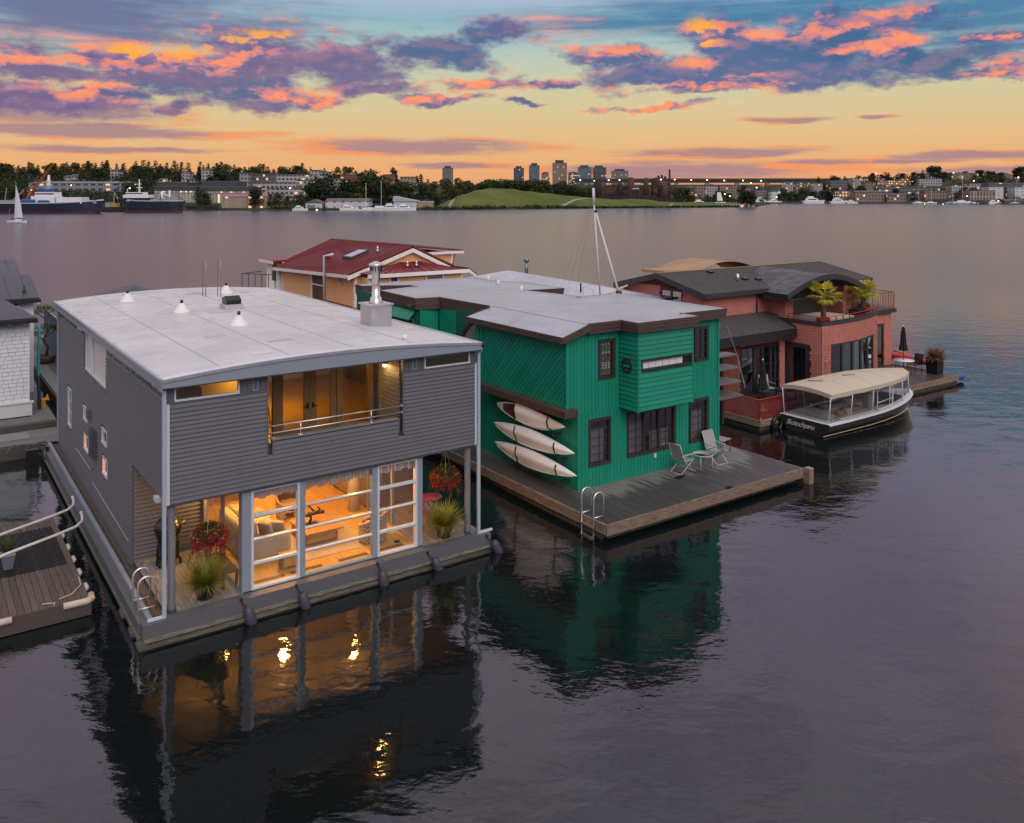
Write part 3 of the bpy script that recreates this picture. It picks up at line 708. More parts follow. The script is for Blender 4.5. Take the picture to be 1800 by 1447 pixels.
for x in (2.12, 6.92):   # glass side walls beside the porches
    for y in (.14, 1.62, 3.2): part('mullion', bx(x-.04, y, .505, x+.04, y+.09, 2.94), STEEL, gh)
    part('header', bx(x-.041, .23, 2.80, x+.041, 3.2, 2.94), STEEL, gh); part('sill', bx(x-.045, .23, .505, x+.045, 3.2, .56), STEEL, gh)
    for a, b in ((.23, 1.62), (1.71, 3.2)): part('pane', bx(x-.004, a, .56, x+.004, b, 2.80), GLASS, gh)
part('interior_floor', bx(2.14, .105, .46, 6.90, 8.0, .502), OAK, gh)
for i in range(24):      # oak strips of the living-room floor
    x = 2.15+i*.198; part('floor_board', bx(x+.002, .11, .5025, x+.196, 7.95, .506+.001*(i % 2)), OAK, gh)
part('interior_ceiling', bx(.46, .12, 2.90, 8.46, 8.0, 2.935), WARMW, gh)
part('interior_wall', bx(.46, 8.0, .46, 8.46, 8.1, 2.93), WARMW, gh)
part('interior_wall', bx(2.10, 3.41, .5, 2.16, 8.0, 2.9), WARMW, gh)
part('interior_wall', bx(6.94, 3.41, .5, 7.0, 8.0, 2.9), mat_paint('taupe_wall', (.22, .17, .14), .6), gh)
m = MB(); m.lathe([(.19, .505), (.19, 2.9)], 20, (6.55, 3.45, 0)); part('interior_column', m, WARMW, gh)
m = MB()
for i in range(0, 46):
    a = 2.32+i*.1
    if any(abs(a-c) < .13 for c in (3.56, 5.56)): continue
    m.box(a, .12, 2.62+.03*math.sin(i*1.7), a+.085, .135+.02*(i % 2), 2.89)
part('valance', m, mat_paint('striped_valance', (.34, .30, .28), .8, .15), gh)
for a, b in ((2.45, 3.25), (3.40, 4.24), (4.69, 5.5), (5.7, 6.55)):
    m = MB(); m.box(a, .27, .508, b, .42, .514); v = part('floor_register', m, mat_paint('register_bronze', (.10, .075, .05), .4), gh)
    k = MB()
    for i in range(int((b-a)/.03)): k.box(a+.012+i*.03, .285, .5145, a+.024+i*.03, .405, .518)
    part('louvre', k, mat_paint('register_slot', (.18, .14, .09), .4), v)
m = MB(); m.lathe([(.02, .508), (.085, .508), (.085, .518), (.055, .520), (.05, .512), (.0, .512)], 18, (6.5, .58, 0)); part('floor_outlet', m, BLACK, gh)
TAUPE = MATS['taupe_wall']
# house lights: real lamps in the rooms the photograph shows lit
def lamp(name, p, w, r=.10, c=(1, .47, .10)):
    l = bpy.data.lights.new(name, 'POINT'); l.energy = w; l.shadow_soft_size = r; l.color = c
    o = bpy.data.objects.new(name, l); COL.objects.link(o); o.location = LW(*p)
lamp('living_room_lamp', (2.5, 2.9, 2.4), 120); lamp('living_room_lamp', (3.9, 2.2, 2.45), 180); lamp('living_room_lamp', (5.6, 1.4, 2.55), 130); lamp('living_room_lamp', (4.8, 5.8, 2.4), 230)
lamp('balcony_lamp', (6.02, .66, 5.28), 9, .03, (1, .58, .16)); lamp('upstairs_lamp', (4.3, 5.2, 5.0), 125, .15, (1, .48, .10)); lamp('upstairs_lamp', (2.2, .72, 5.32), 7, .04, (1, .56, .08)); part('shelf', bx(.75, .75, 3.43, 1.35, 1.08, 5.35), OAKD, gh); part('shelf', bx(1.4, .85, 3.43, 1.75, 1.08, 5.05), TAUPE, gh)
lamp('hall_lamp', (.85, 9.6, 2.2), 34, .06, (1, .30, .03)); lamp('hall_lamp', (.85, 6.5, 2.2), 34, .06, (1, .30, .03)); lamp('hall_lamp', (1.5, 4.0, 4.9), 40, .1, (1, .50, .14))
part('interior_wall', bx(1.2, 3.42, .5, 1.26, 16.3, 2.9), mat_paint('added_amber_wall', (.60, .36, .14), .7), gh); part('interior_floor', bx(.45, 5.6, 2.42, 1.2, 12.2, 2.46), WARMW, gh); part('interior_wall', bx(.45, 1.1, 3.43, 2.5, 1.16, 5.6), mat_paint('added_yellow_wall', (.62, .42, .12), .7), gh); part('interior_wall', bx(2.56, BY+.12, 3.43, 2.62, 9.0, 5.6), WARMW, gh)  # amber and yellow walls added to catch lamp glow; added slab shades upper windows
for x in (3.3,):
    m = MB(); m.lathe([(.10, 2.89), (.10, 2.86), (.0, 2.86)], 12, (x+.6, 2.2, 0)); part('ceiling_lamp', m, mat_emit('ceiling_lamp_glow', (1, .55, .16), 9.), gh)

# ------------------------------------------------------------------ green houseboat (middle)
GREEN = mat_paint('emerald_board_paint', (.005, .235, .146), .5, .22, 1.2, grime=.3)
GREENB = mat_paint('emerald_groove', (.004, .10, .06), .6, .05)
BROWN = mat_wood('chocolate_fascia', (.060, .038, .033), (.085, .056, .048), .6, (1, 1, 9), .15)
BROWNW = mat_paint('brown_window_frame', (.038, .028, .030), .5, .06)
ROOFG = mat_membrane('grey_membrane', (.335, .352, .38), wet=.5)
RIM = mat_wood('orange_brown_rim', (.15, .10, .07), (.28, .21, .16), .7, (1.2, 1, 10), .25)
DECKW = mat_wood('wet_dark_deck', (.060, .052, .048), (.11, .098, .09), .55, (14, 1, 14), .35, ((.21, .20, .185), .55, .58, .66, .5))
def mat_deck_wet():
    """boards still dark from rain, bleached dry near the house wall in tongues along the boards"""
    m, n = new_mat('rain_dark_deck'); p = coords(n); r = orand(n); w = wpos(n)
    lx = n.m('ADD', n.vm('DOT_PRODUCT', n.vm('SUBTRACT', w, tuple(ORG)), tuple(EX), out=1), 0.)
    ly = n.vm('DOT_PRODUCT', n.vm('SUBTRACT', w, tuple(ORG)), tuple(EY), out=1)
    g = n.noise(n.vm('ADD', n.vm('MULTIPLY', p, (14, 1, 14)), n.comb(n.m('MULTIPLY', r, 37), 0, 0)), 3, 6, .65)
    wet = n.mix(n.smooth(g, .3, .7), (.045, .040, .038), (.088, .080, .077)); dry = n.mix(n.smooth(g, .3, .7), (.17, .16, .15), (.27, .25, .235))
    edge = n.m('ADD', -.05, n.m('MULTIPLY', n.m('SUBTRACT', n.noise(n.comb(lx, 0, 0), .55, 2), .45), 2.4))
    edge = n.m('ADD', edge, n.m('MULTIPLY', n.m('SUBTRACT', r, .5), 1.0))
    edge = n.m('ADD', edge, n.m('MULTIPLY', n.m('SUBTRACT', n.noise(w, 1.2, 4), .5), .9))
    k = n.smooth(n.m('SUBTRACT', ly, edge), -.35, .35)
    k = n.m('MULTIPLY', k, n.m('MULTIPLY', n.smooth(lx, 12.6, 13.6), n.smooth(lx, 23., 21.)))
    col = n.mix(n.m('MULTIPLY', k, .85), wet, dry)
    tone = n.m('ADD', .84, n.m('MULTIPLY', r, .32)); sc = n.node('ShaderNodeVectorMath', operation='SCALE'); n.l.new(col, sc.inputs[0]); n.l.new(tone, sc.inputs[3])
    finish(n, bsdf(n, sc.outputs[0], n.m('ADD', .42, n.m('MULTIPLY', k, .35)), 0, .45, bump(n, g, .25, .006)).outputs[0]); return m
WETD = mat_deck_wet()
GLASSW = mat_glass('reflecting_pane', (.78, .78, .80), 2.2)
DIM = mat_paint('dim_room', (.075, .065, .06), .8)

gr = thing('houseboat', 'emerald green board houseboat with flat grey roof and brown trim, kayaks along its side', 'houseboat', (13.1, .88, 0))
for y in (-1.4, .2, 2., 4.):
    m = MB(); m.tube([(12.2, y, -.13), (16, y+.03, -.1), (20.6, y, -.14)], .25, 9); part('float_log', m, LOGM, gr)
for x in (12.25, 14.5, 17, 19.5):
    m = MB(); m.tube([(x, -1.5, -.02), (x+.04, 4, -.05), (x, 9, 0), (x, 14, -.03)], .24, 9); part('float_log', m, LOGM, gr)
part('rim_board', bx(11.93, -1.86, .20, 20.9, -1.80, .515), RIM, gr)
for a, b in ((-1.795, 3.1), (3.11, 8.0), (8.01, 14.4)): part('rim_board', bx(11.91, a, .22, 11.965, b, .512), RIM, gr)
part('rim_board', bx(20.86, -1.795, .20, 20.91, 2.6, .512), RIM, gr)
part('float_deck', bx(11.97, -1.79, .15, 20.85, 14.4, .44), LOGM, gr)
deck(11.97, 13.08, -1.79, 14.3, .50, .14, WETD, gr); deck(13.08, 19.68, -1.79, .87, .50, .14, WETD, gr); deck(19.69, 20.85, -1.79, 2.5, .50, .14, WETD, gr)
# front wall
FYG = .88; XG0, XG1 = 13.1, 19.65
LOW = [(13.54, 14.5, 1.17, 2.69), (15.2, 17.47, 1.18, 2.66), (18.18, 19.13, 1.18, 2.70)]
UP = [(13.95, 14.66, 3.94, 5.23), (18.44, 19.13, 4.03, 5.24)]
ho = LOW+UP
m = MB(); wall_holes(m, 'x', FYG+.02, .10, 12.64, XG1, 3.0, 5.40, ho); m.box(13.45, FYG+.02, 5.401, XG1, FYG+.12, 5.66); wall_holes(m, 'x', FYG+.02, .10, XG0, XG1, .46, 3.0, ho); part('wall', m, GREENB, gr)
exp = [(a-.01, b+.01, c-.01, d+.01) for a, b, c, d in ho]
uprights(gr, GREEN, 'x', FYG+.02, -1, XG0, XG1, .48, 2.93, .152, exp)
uprights(gr, GREEN, 'x', FYG+.02, -1, 12.64, 14.86, 2.935, 5.52, .152, exp); uprights(gr, GREEN, 'x', FYG+.02, -1, 17.45, XG1, 2.935, 5.52, .152, exp)
part('corner_board', bx(XG0-.03, FYG-.03, .47, XG0+.03, FYG+.02, 2.93), GREEN, gr); part('corner_board', bx(12.60, FYG-.03, 2.98, 12.66, FYG+.02, 5.45), GREEN, gr)
part('corner_board', bx(XG1-.02, FYG-.03, .47, XG1+.05, FYG+.03, 5.5), GREEN, gr)
def gwin(a, b, c, d, cols, rows, n=1):
    w = (b-a-.07*(n-1))/n
    if n == 1: return window(gr, 'x', FYG, -1, a, b, c, d, BROWNW, GLASSW, .085, .07, .03, cols, rows, .022)
    f = window(gr, 'x', FYG, -1, a, b, c, d, BROWNW, GLASSW, .085, .07, .03, 1, 1)
    for k in range(n):
        x0 = a+.085+k*(b-a-.17)/n; x1 = a+.085+(k+1)*(b-a-.17)/n
        if k: part('mullion', bx(x0-.05, FYG-.028, c+.085, x0+.05, FYG+.05, d-.085), BROWNW, f)
        q = MB(); q.box((x0+x1)/2-.011, FYG+.01, c+.085, (x0+x1)/2+.011, FYG+.034, d-.085)
        for j in range(1, rows): z = c+.085+(d-c-.17)*j/rows; q.box(x0+(.05 if k else 0), FYG+.012, z-.011, x1-(.05 if k < n-1 else 0), FYG+.033, z+.011)
        part('glazing_bar', q, BROWNW, f)
    return f
gwin(*LOW[0], 2, 5); gwin(*LOW[1], 2, 5, 3); gwin(*LOW[2], 2, 5); gwin(*UP[1], 2, 4)
STN = mat_paint('amber_leaded_glass', (.42, .33, .18), .25, .3, 9.); LEAD = mat_paint('lead_came', (.12, .13, .14), .5); BLUEG = mat_paint('pale_blue_glass', (.45, .60, .68), .2, .15)
a, b, c, d = UP[0]
f = window(gr, 'x', FYG, -1, a, b, c, d, BROWNW, GLASSW, .09, .10, .03)
part('leaded_panel', bx(a+.10, FYG+.072, c+.1, b-.10, FYG+.08, d-.1), STN, f)
q = MB()
for x in (a+.10, a+.225, a+.35, a+.475, b-.115): q.box(x, FYG+.064, c+.1, x+.014, FYG+.0715, d-.1)
for z in (c+.1, c+.26, c+.5, c+.74, c+.86, c+1.1): q.box(a+.10, FYG+.0645, z, b-.10, FYG+.0714, z+.012)
part('came', q, LEAD, f)
q = MB()
for z in (c+.30, c+.38, c+.46, c+.80, c+1.08, c+1.14):
    for k in range(4):
        x = a+.14+k*.125; q.prism([(x, FYG+.063, z), (x+.045, FYG+.063, z+.04), (x, FYG+.063, z+.08), (x-.045, FYG+.063, z+.04)], (0, -.004, 0))
part('glass_diamond', q, BLUEG, f)
# room behind the green windows
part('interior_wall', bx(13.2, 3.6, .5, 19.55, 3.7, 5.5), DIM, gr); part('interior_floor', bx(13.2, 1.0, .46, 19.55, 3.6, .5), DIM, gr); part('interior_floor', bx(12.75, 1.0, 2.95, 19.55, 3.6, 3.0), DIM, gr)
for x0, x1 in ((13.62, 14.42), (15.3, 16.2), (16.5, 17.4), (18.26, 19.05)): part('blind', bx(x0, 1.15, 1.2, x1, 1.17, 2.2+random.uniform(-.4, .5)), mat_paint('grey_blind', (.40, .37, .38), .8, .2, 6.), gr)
# projecting bay
BX0, BX1, BZ0, BZ1 = 14.88, 17.43, 2.94, 5.52
SL = (15.03, 17.36, 4.25, 4.58)
m = MB(); wall_holes(m, 'x', .02, .08, BX0+.02, BX1-.02, BZ0, BZ1+.25, [SL]); m.box(BX0+.02, .10, BZ0, BX0+.10, FYG+.02, BZ1+.25); m.box(BX1-.10, .10, BZ0, BX1-.02, FYG+.02, BZ1+.25); m.box(BX0+.02, .02, BZ0-.04, BX1-.02, FYG, BZ0-.001)
part('bay_wall', m, GREENB, gr)
clapboards(gr, GREEN, 'x', .02, -1, BX0+.05, BX1-.05, BZ0, BZ1, .152, [(SL[0]-.01, SL[1]+.01, SL[2]-.01, SL[3]+.01)])
clapboards(gr, GREEN, 'y', BX0+.02, -1, .04, FYG-.01, BZ0, BZ1, .152)
clapboards(gr, GREEN, 'y', BX1-.02, 1, .04, FYG-.01, BZ0, BZ1, .152)
for x in (BX0-.01, BX1-.045): part('corner_board', bx(x, -.012, BZ0-.05, x+.055, .045, BZ1), GREEN, gr)
f = window(gr, 'x', 0.0, -1, *SL, BROWNW, mat_glass('clear_pane'), .05, .06, .03)
for k in range(6): part('frosted_pane', bx(15.09+k*.315, .045, 4.305, 15.09+k*.315+.30, .055, 4.53), mat_paint('milky_glass', (.72, .70, .72), .25, .06), f)
m = MB()
for k in range(24):
    w0, w1 = 2*math.pi*k/24, 2*math.pi*(k+1)/24
    P4 = lambda r, w, x: (x, .50+r*math.cos(w), 4.36+r*math.sin(w))
    m.hexa([P4(.17, w0, BX0-.05), P4(.17, w1, BX0-.05), P4(.17, w1, BX0+.03), P4(.17, w0, BX0+.03), P4(.25, w0, BX0-.05), P4(.25, w1, BX0-.05), P4(.25, w1, BX0+.03), P4(.25, w0, BX0+.03)])
f = part('round_window', m, BROWNW, gr)
m = MB(); m.lathe([(.172, -.002), (.172, .002)], 24, (BX0-.004, .50, 4.36), 'x'); part('pane', m, mat_paint('dark_round_glass', (.03, .018, .014), .1), f)
# left side: lower wall with kayaks, overhanging upper wall with slanted boards
m = MB(); wall_holes(m, 'y', XG0, .10, FYG+.12, 9.6, .46, 5.5, []); m.box(12.64, FYG+.12, 2.98, 12.74, 6.2, 5.55); m.box(12.64, 6.1, 2.98, XG0, 6.2, 5.55); m.box(12.64, FYG+.12, 2.94, XG0, 6.2, 2.979); part('wall', m, GREENB, gr)
uprights(gr, GREEN, 'y', XG0, -1, FYG+.02, 6.2, .47, 2.935, .152); uprights(gr, GREEN, 'y', XG0, -1, 6.22, 9.6, .47, 5.4, .152, [(6.25, 8.3, 3.2, 5.4)])
def clip_poly(poly, n, d):      # keep n.p <= d in the (y,z) plane
    out = []
    for i in range(len(poly)):
        a, b = poly[i], poly[(i+1) % len(poly)]; da, db = a[0]*n[0]+a[1]*n[1]-d, b[0]*n[0]+b[1]*n[1]-d
        if da <= 0: out.append(a)
        if da*db < 0: t = da/(da-db); out.append((a[0]+(b[0]-a[0])*t, a[1]+(b[1]-a[1])*t))
    return out
Ya, Yb, Za, Zb = FYG+.06, 5.92, 3.19, 5.12
s2 = math.sqrt(.5); wdt = .152
lo = (Ya+Za)*s2; hi = (Yb+Zb)*s2; nb = int((hi-lo)/wdt)+1
for k in range(nb):
    d0 = lo+k*wdt+.008; d1 = lo+(k+1)*wdt-.008
    p = [(Ya, Za), (Yb, Za), (Yb, Zb), (Ya, Zb)]
    p = clip_poly(p, (s2, s2), d1); p = clip_poly(p, (-s2, -s2), -d0) if len(p) > 2 else p
    if len(p) > 2: part('slanted_board', MB().prism([(12.62, y, z) for y, z in p], (.02, 0, 0)), GREEN, gr)
part('trim_rail', bx(12.585, FYG+.03, 5.12, 12.64, 6.1, 5.20), GREEN, gr); part('trim_stile', bx(12.59, 5.925, 3.19, 12.64, 6.2, 5.118), GREEN, gr)
part('trim_stile', bx(12.592, 5.70, 3.19, 12.618, 5.80, 5.118), GREEN, gr)
part('eave_strip', bx(12.60, FYG+.03, 5.205, 12.64, 6.2, 5.30), BLACK, gr)
for k in range(9): part('eave_bracket', bx(12.56, 1.2+k*.6, 5.206, 12.60, 1.26+k*.6, 5.32), GREEN, gr)
part('brown_beam', bx(12.33, .58, 2.965, 12.88, .86, 3.185), BROWN, gr); part('brown_beam', bx(12.33, .861, 2.965, 12.639, 6.25, 3.185), BROWN, gr)
# lean-to roof over the slanted boards
m = MB(); m.hexa([(12.28, .62, 5.36), (13.5, .78, 5.66), (13.5, 6.2, 5.66), (12.28, 6.25, 5.36), (12.28, .62, 5.50), (13.5, .78, 5.815), (13.5, 6.2, 5.815), (12.28, 6.25, 5.50)]); part('lean_to_roof', m, ROOFG, gr)
m = MB(); m.box(12.255, .60, 5.30, 12.279, 6.27, 5.505); part('fascia', m, BROWN, gr)
m = MB(); m.prism([(12.28, .598, 5.30), (13.43, .598, 5.60), (13.43, .598, 5.845), (12.28, .598, 5.505)], (0, .02, 0)); part('fascia', m, BROWN, gr)
m = MB(); m.prism([(12.28, 6.251, 5.34), (13.3, 6.251, 5.62), (13.3, 6.251, 5.8), (12.28, 6.251, 5.50)], (0, .02, 0)); part('fascia', m, BROWN, gr)
# main flat roof
RO = [(13.42, .68), (14.78, .68), (14.78, -.12), (17.52, -.12), (17.52, .66), (19.78, .66), (19.78, 6.35), (17.65, 6.35), (17.65, 7.5), (17.25, 9.6), (19.1, 9.25), (19.15, 12.4), (18.4, 13.4), (18.55, 15.7),
      (12.35, 15.8), (12.35, 15.2), (14.25, 14.2), (14.25, 13.6), (12.2, 13.05), (12.1, 9.75), (13.08, 9.55), (13.25, 6.25), (13.42, 6.2)]
m = MB(); m.prism([(x, y, 5.66) for x, y in RO], (0, 0, .15)); part('roof', m, ROOFG, gr)
grf = [o for o in gr.children if o.name.startswith('roof')][0]
for i in range(len(RO)):
    a, b = RO[i], RO[(i+1) % len(RO)]
    if i in (21, 22): continue
    d = Vector((b[0]-a[0], b[1]-a[1], 0)); L = d.length; d.normalize(); nrm = Vector((d.y, -d.x, 0))
    h0 = 5.50 if i < 6 else (5.38 if i > 13 else 5.5)
    A, B = Vector((*a, 0))-d*.0+nrm*.001, Vector((*b, 0))+nrm*.001
    for (z0, z1, t) in ((h0, h0+.12, .03), (h0+.121, 5.75, .045), (5.751, 5.845, .06)):
        e = t
        q = [A-d*e*.98, B+d*e*.98, B+d*e*.98+nrm*t, A-d*e*.98+nrm*t]
        part('fascia', MB().hexa([(v.x, v.y, z0) for v in q]+[(v.x, v.y, z1) for v in q]), BROWN, gr)
    m = MB(); q = [A, B, B-nrm*.10, A-nrm*.10]; m.hexa([(v.x, v.y, 5.811) for v in q]+[(A.x, A.y, 5.842), (B.x, B.y, 5.842), (q[2].x, q[2].y, 5.818), (q[3].x, q[3].y, 5.818)]); part('edge_strip', m, ROOFG, grf)
for x, y, h in ((17.0, 9.4, .25), (18.2, 13.8, .3), (17.7, 12.2, .22)):
    m = MB(); m.tube([(x, y, 5.8), (x, y, 5.8+h)], .06, 8); part('roof_pipe', m, MATS['vent_white'], gr)
# rear walls of the left side
uprights(gr, GREEN, 'y', 12.25, -1, 9.9, 13.0, .47, 5.4, .152, [(10.2, 12.9, 3.2, 5.0)]); uprights(gr, GREEN, 'x', 9.72, -1, 12.25, 13.1, .47, 5.38, .152)
m = MB(); m.box(12.26, 9.75, .46, 12.36, 15.6, 5.6); m.box(12.36, 15.5, .46, 18.4, 15.6, 5.6); part('wall', m, GREENB, gr)
m = MB(); wall_holes(m, 'y', 19.55, .1, 1.0, 6.3, .46, 5.7, []); m.box(17.5, 6.2, .46, 19.55, 6.3, 5.7); m.box(18.3, 6.31, .46, 18.4, 15.5, 5.6); part('wall', m, GREEN, gr)
for i in range(11): part('awning_board', MB().hexa([(11.86, 9.95+i*.28, 4.95), (12.25, 9.95+i*.28, 5.36), (12.25, 10.2+i*.28, 5.36), (11.86, 10.2+i*.28, 4.95), (11.85, 9.95+i*.28, 4.98), (12.25, 9.95+i*.28, 5.40), (12.25, 10.2+i*.28, 5.40), (11.85, 10.2+i*.28, 4.98)]), GREEN, gr)
for a, b in ((10.2, 11.5), (11.7, 12.9)): window(gr, 'y', 12.24, -1, a, b, 3.3, 4.93, mat_paint('pale_shutter_frame', (.45, .45, .47), .5), MATS['milky_glass'], .05, .05)
m = MB(); m.hexa([(11.75, 9.7, 5.50), (12.1, 9.75, 5.56), (12.1, 9.95, 5.56), (11.75, 9.9, 5.50), (11.75, 9.7, 5.56), (12.1, 9.75, 5.62), (12.1, 9.95, 5.62), (11.75, 9.9, 5.56)]); part('scupper', m, BROWNW, gr)
# round-headed leaded window beside the overhang
m = MB(); cy_, cz_, rr = 6.3, 3.6, 1.75
for k in range(12):
    w0, w1 = math.pi/2*k/12, math.pi/2*(k+1)/12
    P4 = lambda r, w, x: (x, cy_+r*math.cos(w), cz_+r*math.sin(w))
    m.hexa([P4(rr-.10, w0, 13.0), P4(rr-.10, w1, 13.0), P4(rr-.10, w1, 13.1), P4(rr-.10, w0, 13.1), P4(rr+.06, w0, 13.0), P4(rr+.06, w1, 13.0), P4(rr+.06, w1, 13.1), P4(rr+.06, w0, 13.1)])
f = part('arched_window', m, BROWNW, gr)
m = MB(); m.prism([(13.06, cy_, 3.0), (13.06, cy_+rr-.1, 3.0)]+[(13.06, cy_+(rr-.1)*math.cos(math.pi/2*k/12), cz_+(rr-.1)*math.sin(math.pi/2*k/12)) for k in range(13)], (.03, 0, 0)); part('mosaic_panel', m, mat_paint('pebble_mosaic', (.26, .22, .18), .5, .55, 14.), f)
part('outlet_cover', bx(16.44, FYG-.035, .98, 16.54, FYG-.001, 1.12), WHITE, gr)

# pale pole and mast behind
POLEW = mat_wood('pale_spar', (.50, .45, .40), (.62, .56, .50), .5, (9, 9, 1), .1)
pt = wthing('spar', 'long pale wooden spar leaning from the back of the green house roof', 'spar', (4.46, 36.1, 5.82))
m = MB(); m.tube([(0, 0, 0), (-.83, 1.4, 3.39)], [.06, .04], 8); part('pole', m, POLEW, pt)
m = MB(); m.lathe([(.0, -.02), (.13, -.02), (.13, .10), (.09, .12)], 10); part('foot', m, BROWNW, pt)
m = MB(); m.lathe([(.06, -.05), (.075, .0), (.06, .06), (0, .07)], 10, (-.83, 1.4, 3.39)); part('collar', m, BLACK, pt)
mt_ = wthing('mast', 'slim white mast with thin stays standing behind the leaning spar', 'mast', (4.03, 39., 4.6))
m = MB(); m.tube([(0, 0, 0), (-.33, 0, 4.9)], [.038, .034], 8); m.tube([(-.33, 0, 4.9), (-.36, 0, 5.64)], [.065, .06], 8); part('pole', m, mat_paint('mast_white', (.55, .56, .58), .4), mt_)
for dx, dy in ((-1.5, 2.5), (-1.15, 2.2), (-.6, 3.2)):
    m = MB(); m.tube([(-.35, 0, 5.4), (-.35+dx, dy, .4)], .005, 4); part('stay', m, mat_paint('stay_grey', (.2, .2, .21), .5), mt_)
m = MB(); m.tube([(0, 0, .75), (1.3, .9, 1.15)], .04, 6); part('boom', m, POLEW, mt_)

# ------------------------------------------------------------------ low hip-roofed neighbour behind the green house
hb = thing('houseboat', 'low houseboat with pale grey hipped roof, stovepipe and black edge trim behind the green house', 'houseboat', (21.0, 9.0, 0))
PALEG = mat_paint('pale_grey_cladding', (.30, .30, .31), .6); HIPR = mat_membrane('lavender_membrane', (.42, .42, .46), wet=.4)
hx0, hx1, hy0, hy1, he = 20.9, 27.0, 10.0, 23.5, 4.75
part('wall', bx(hx0+.3, hy0+.3, .4, hx1-.3, hy1-.3, he), PALEG, hb); part('float_deck', bx(20.8, 8.2, -.1, 27.3, 24, .4), LOGM, hb)
pk, pk2 = (24.0, 14.5, 5.35), (24.0, 20.5, 5.55)
c4 = [(hx0, hy0, he+.02), (hx1, hy0, he+.02), (hx1, hy1, he+.02), (hx0, hy1, he+.02)]
m = MB(); m.add(c4+[pk, pk2], [(0, 1, 4), (1, 2, 5, 4), (2, 3, 5), (3, 0, 4, 5), (3, 2, 1, 0)]); part('roof', m, HIPR, hb)
for a, b in ((0, 1), (3, 0), (1, 2)):
    p, q = Vector(c4[a]), Vector(c4[b]); m = MB(); m.tube([p+Vector((0, 0, .02)), q+Vector((0, 0, .02))], .05, 5); part('edge_trim', m, BLACK, hb)
m = MB(); m.tube([(25.6, 20.9, 5.1), (25.6, 20.9, 5.95)], .10, 10); m.lathe([(.16, 5.95), (.17, 6.05), (.16, 6.12), (.0, 6.14)], 12, (25.6, 20.9, 0)); part('stovepipe', m, mat_metal('dark_pipe', (.2, .22, .24), .4), hb)
m = MB(); m.tube([(22.9, 12.6, 5.0), (22.9, 12.6, 5.55)], .045, 8); part('vent_pipe', m, BLACK, hb)
m = MB()
for y in (10.6, 12.0): m.tube([(22.0+.4*(y-10.6), y, 4.85), (22.0+.4*(y-10.6), y, 5.45)], .012, 5)
m.tube([(22.0, 10.6, 5.45), (22.56, 12., 5.45)], .012, 5); part('guard_rail', m, GALV, hb)
# pale cabin top of a moored boat just beyond
bt = thing('moored_boat', 'white rounded cabin top of a boat showing beyond the pale hipped roof', 'boat', (29.5, 19.5, 0))
m = MB(); m.smooth = True
m.grid(lambda u, v: (29.5+(v-.5)*2.4*math.sin(math.pi*min(1, .25+u*.75)), 17+u*6, 2.9+1.0*math.sin(math.pi*u)**.7*math.sin(math.pi*v)), 14, 10); part('cabin_top', m, WHITE, bt)
m = MB(); m.prism([(28.2, 16.2, 0), (30.8, 16.2, 0), (31, 21, 0), (29.5, 24.2, 0), (28, 21, 0)], (0, 0, 1.2)); m.box(28.6, 17.2, 1.2, 30.4, 22, 2.9); part('hull', m, WHITE, bt)

# ------------------------------------------------------------------ red shingled houseboat (right)
RSH = mat_paint('red_shingle', (.47, .175, .135), .7, .22, 2.4, .2); RSB = mat_paint('red_shingle_back', (.10, .03, .024), .8)
CHAR = mat_paint('charcoal_trim', (.035, .037, .042), .5, .06); REDM = mat_paint('red_rail_paint', (.36, .030, .026), .45, .08)
def mat_comp():
    m, n = new_mat('asphalt_shingle'); p = coords(n); br = n.node('ShaderNodeTexBrick'); n.put(br.inputs['Vector'], n.vm('MULTIPLY', p, (1, 1, 1)))
    a = n.noise(p, 9, 4, .7); b = n.noise(p, .8, 4)
    col = n.mix(n.smooth(a, .35, .7), (.050, .044, .042), (.105, .095, .088)); col = n.mix(n.m('MULTIPLY', b, .4), col, (.05, .046, .044))
    finish(n, bsdf(n, col, .85, 0, .3, bump(n, a, .4, .01)).outputs[0]); return m
COMP = mat_comp(); COPP = mat_membrane('slate_membrane', (.060, .058, .063), wet=.25, dirt=(.12, .11, .10)); TAN = mat_membrane('tan_membrane', (.36, .22, .10), wet=.2)
rd = thing('houseboat', 'brick red shingled houseboat with charcoal roof, arched dormer and palm balcony', 'houseboat', (31.0, 4.6, 0))
def shingles(m, P, uv, sz, n, w=.17, h=.14, holes=()):
    """courses of separate shakes, joined: P origin, uv horizontal unit, sz (width, z0, z1), n outward"""
    P, uv, n = Vector(P), Vector(uv), Vector(n); W, z0, z1 = sz; rows = max(1, round((z1-z0)/h)); hh = (z1-z0)/rows
    for j in range(rows):
        x = -random.uniform(0, w); za = z0+j*hh; zb = za+hh
        while x < W:
            ww = w*random.uniform(.7, 1.3); a, b = max(0, x)+.004, min(W, x+ww)-.004; x += ww
            if b-a < .02: continue
            if any(H[0] < (a+b)/2 < H[1] and H[2] < (za+zb)/2 < H[3] for H in holes): continue
            t = .022+random.uniform(-.004, .006); dz = random.uniform(-.006, .006)
            q = [P+uv*a+n*t, P+uv*b+n*t, P+uv*b, P+uv*a, P+uv*a+n*.006, P+uv*b+n*.006, P+uv*b, P+uv*a]
            zs = [za+dz]*4+[zb]*4
            m.add([(v.x, v.y, zz) for v, zz in zip(q, zs)], [(0, 1, 5, 4), (0, 3, 2, 1), (1, 2, 5), (0, 4, 3)])
    return m
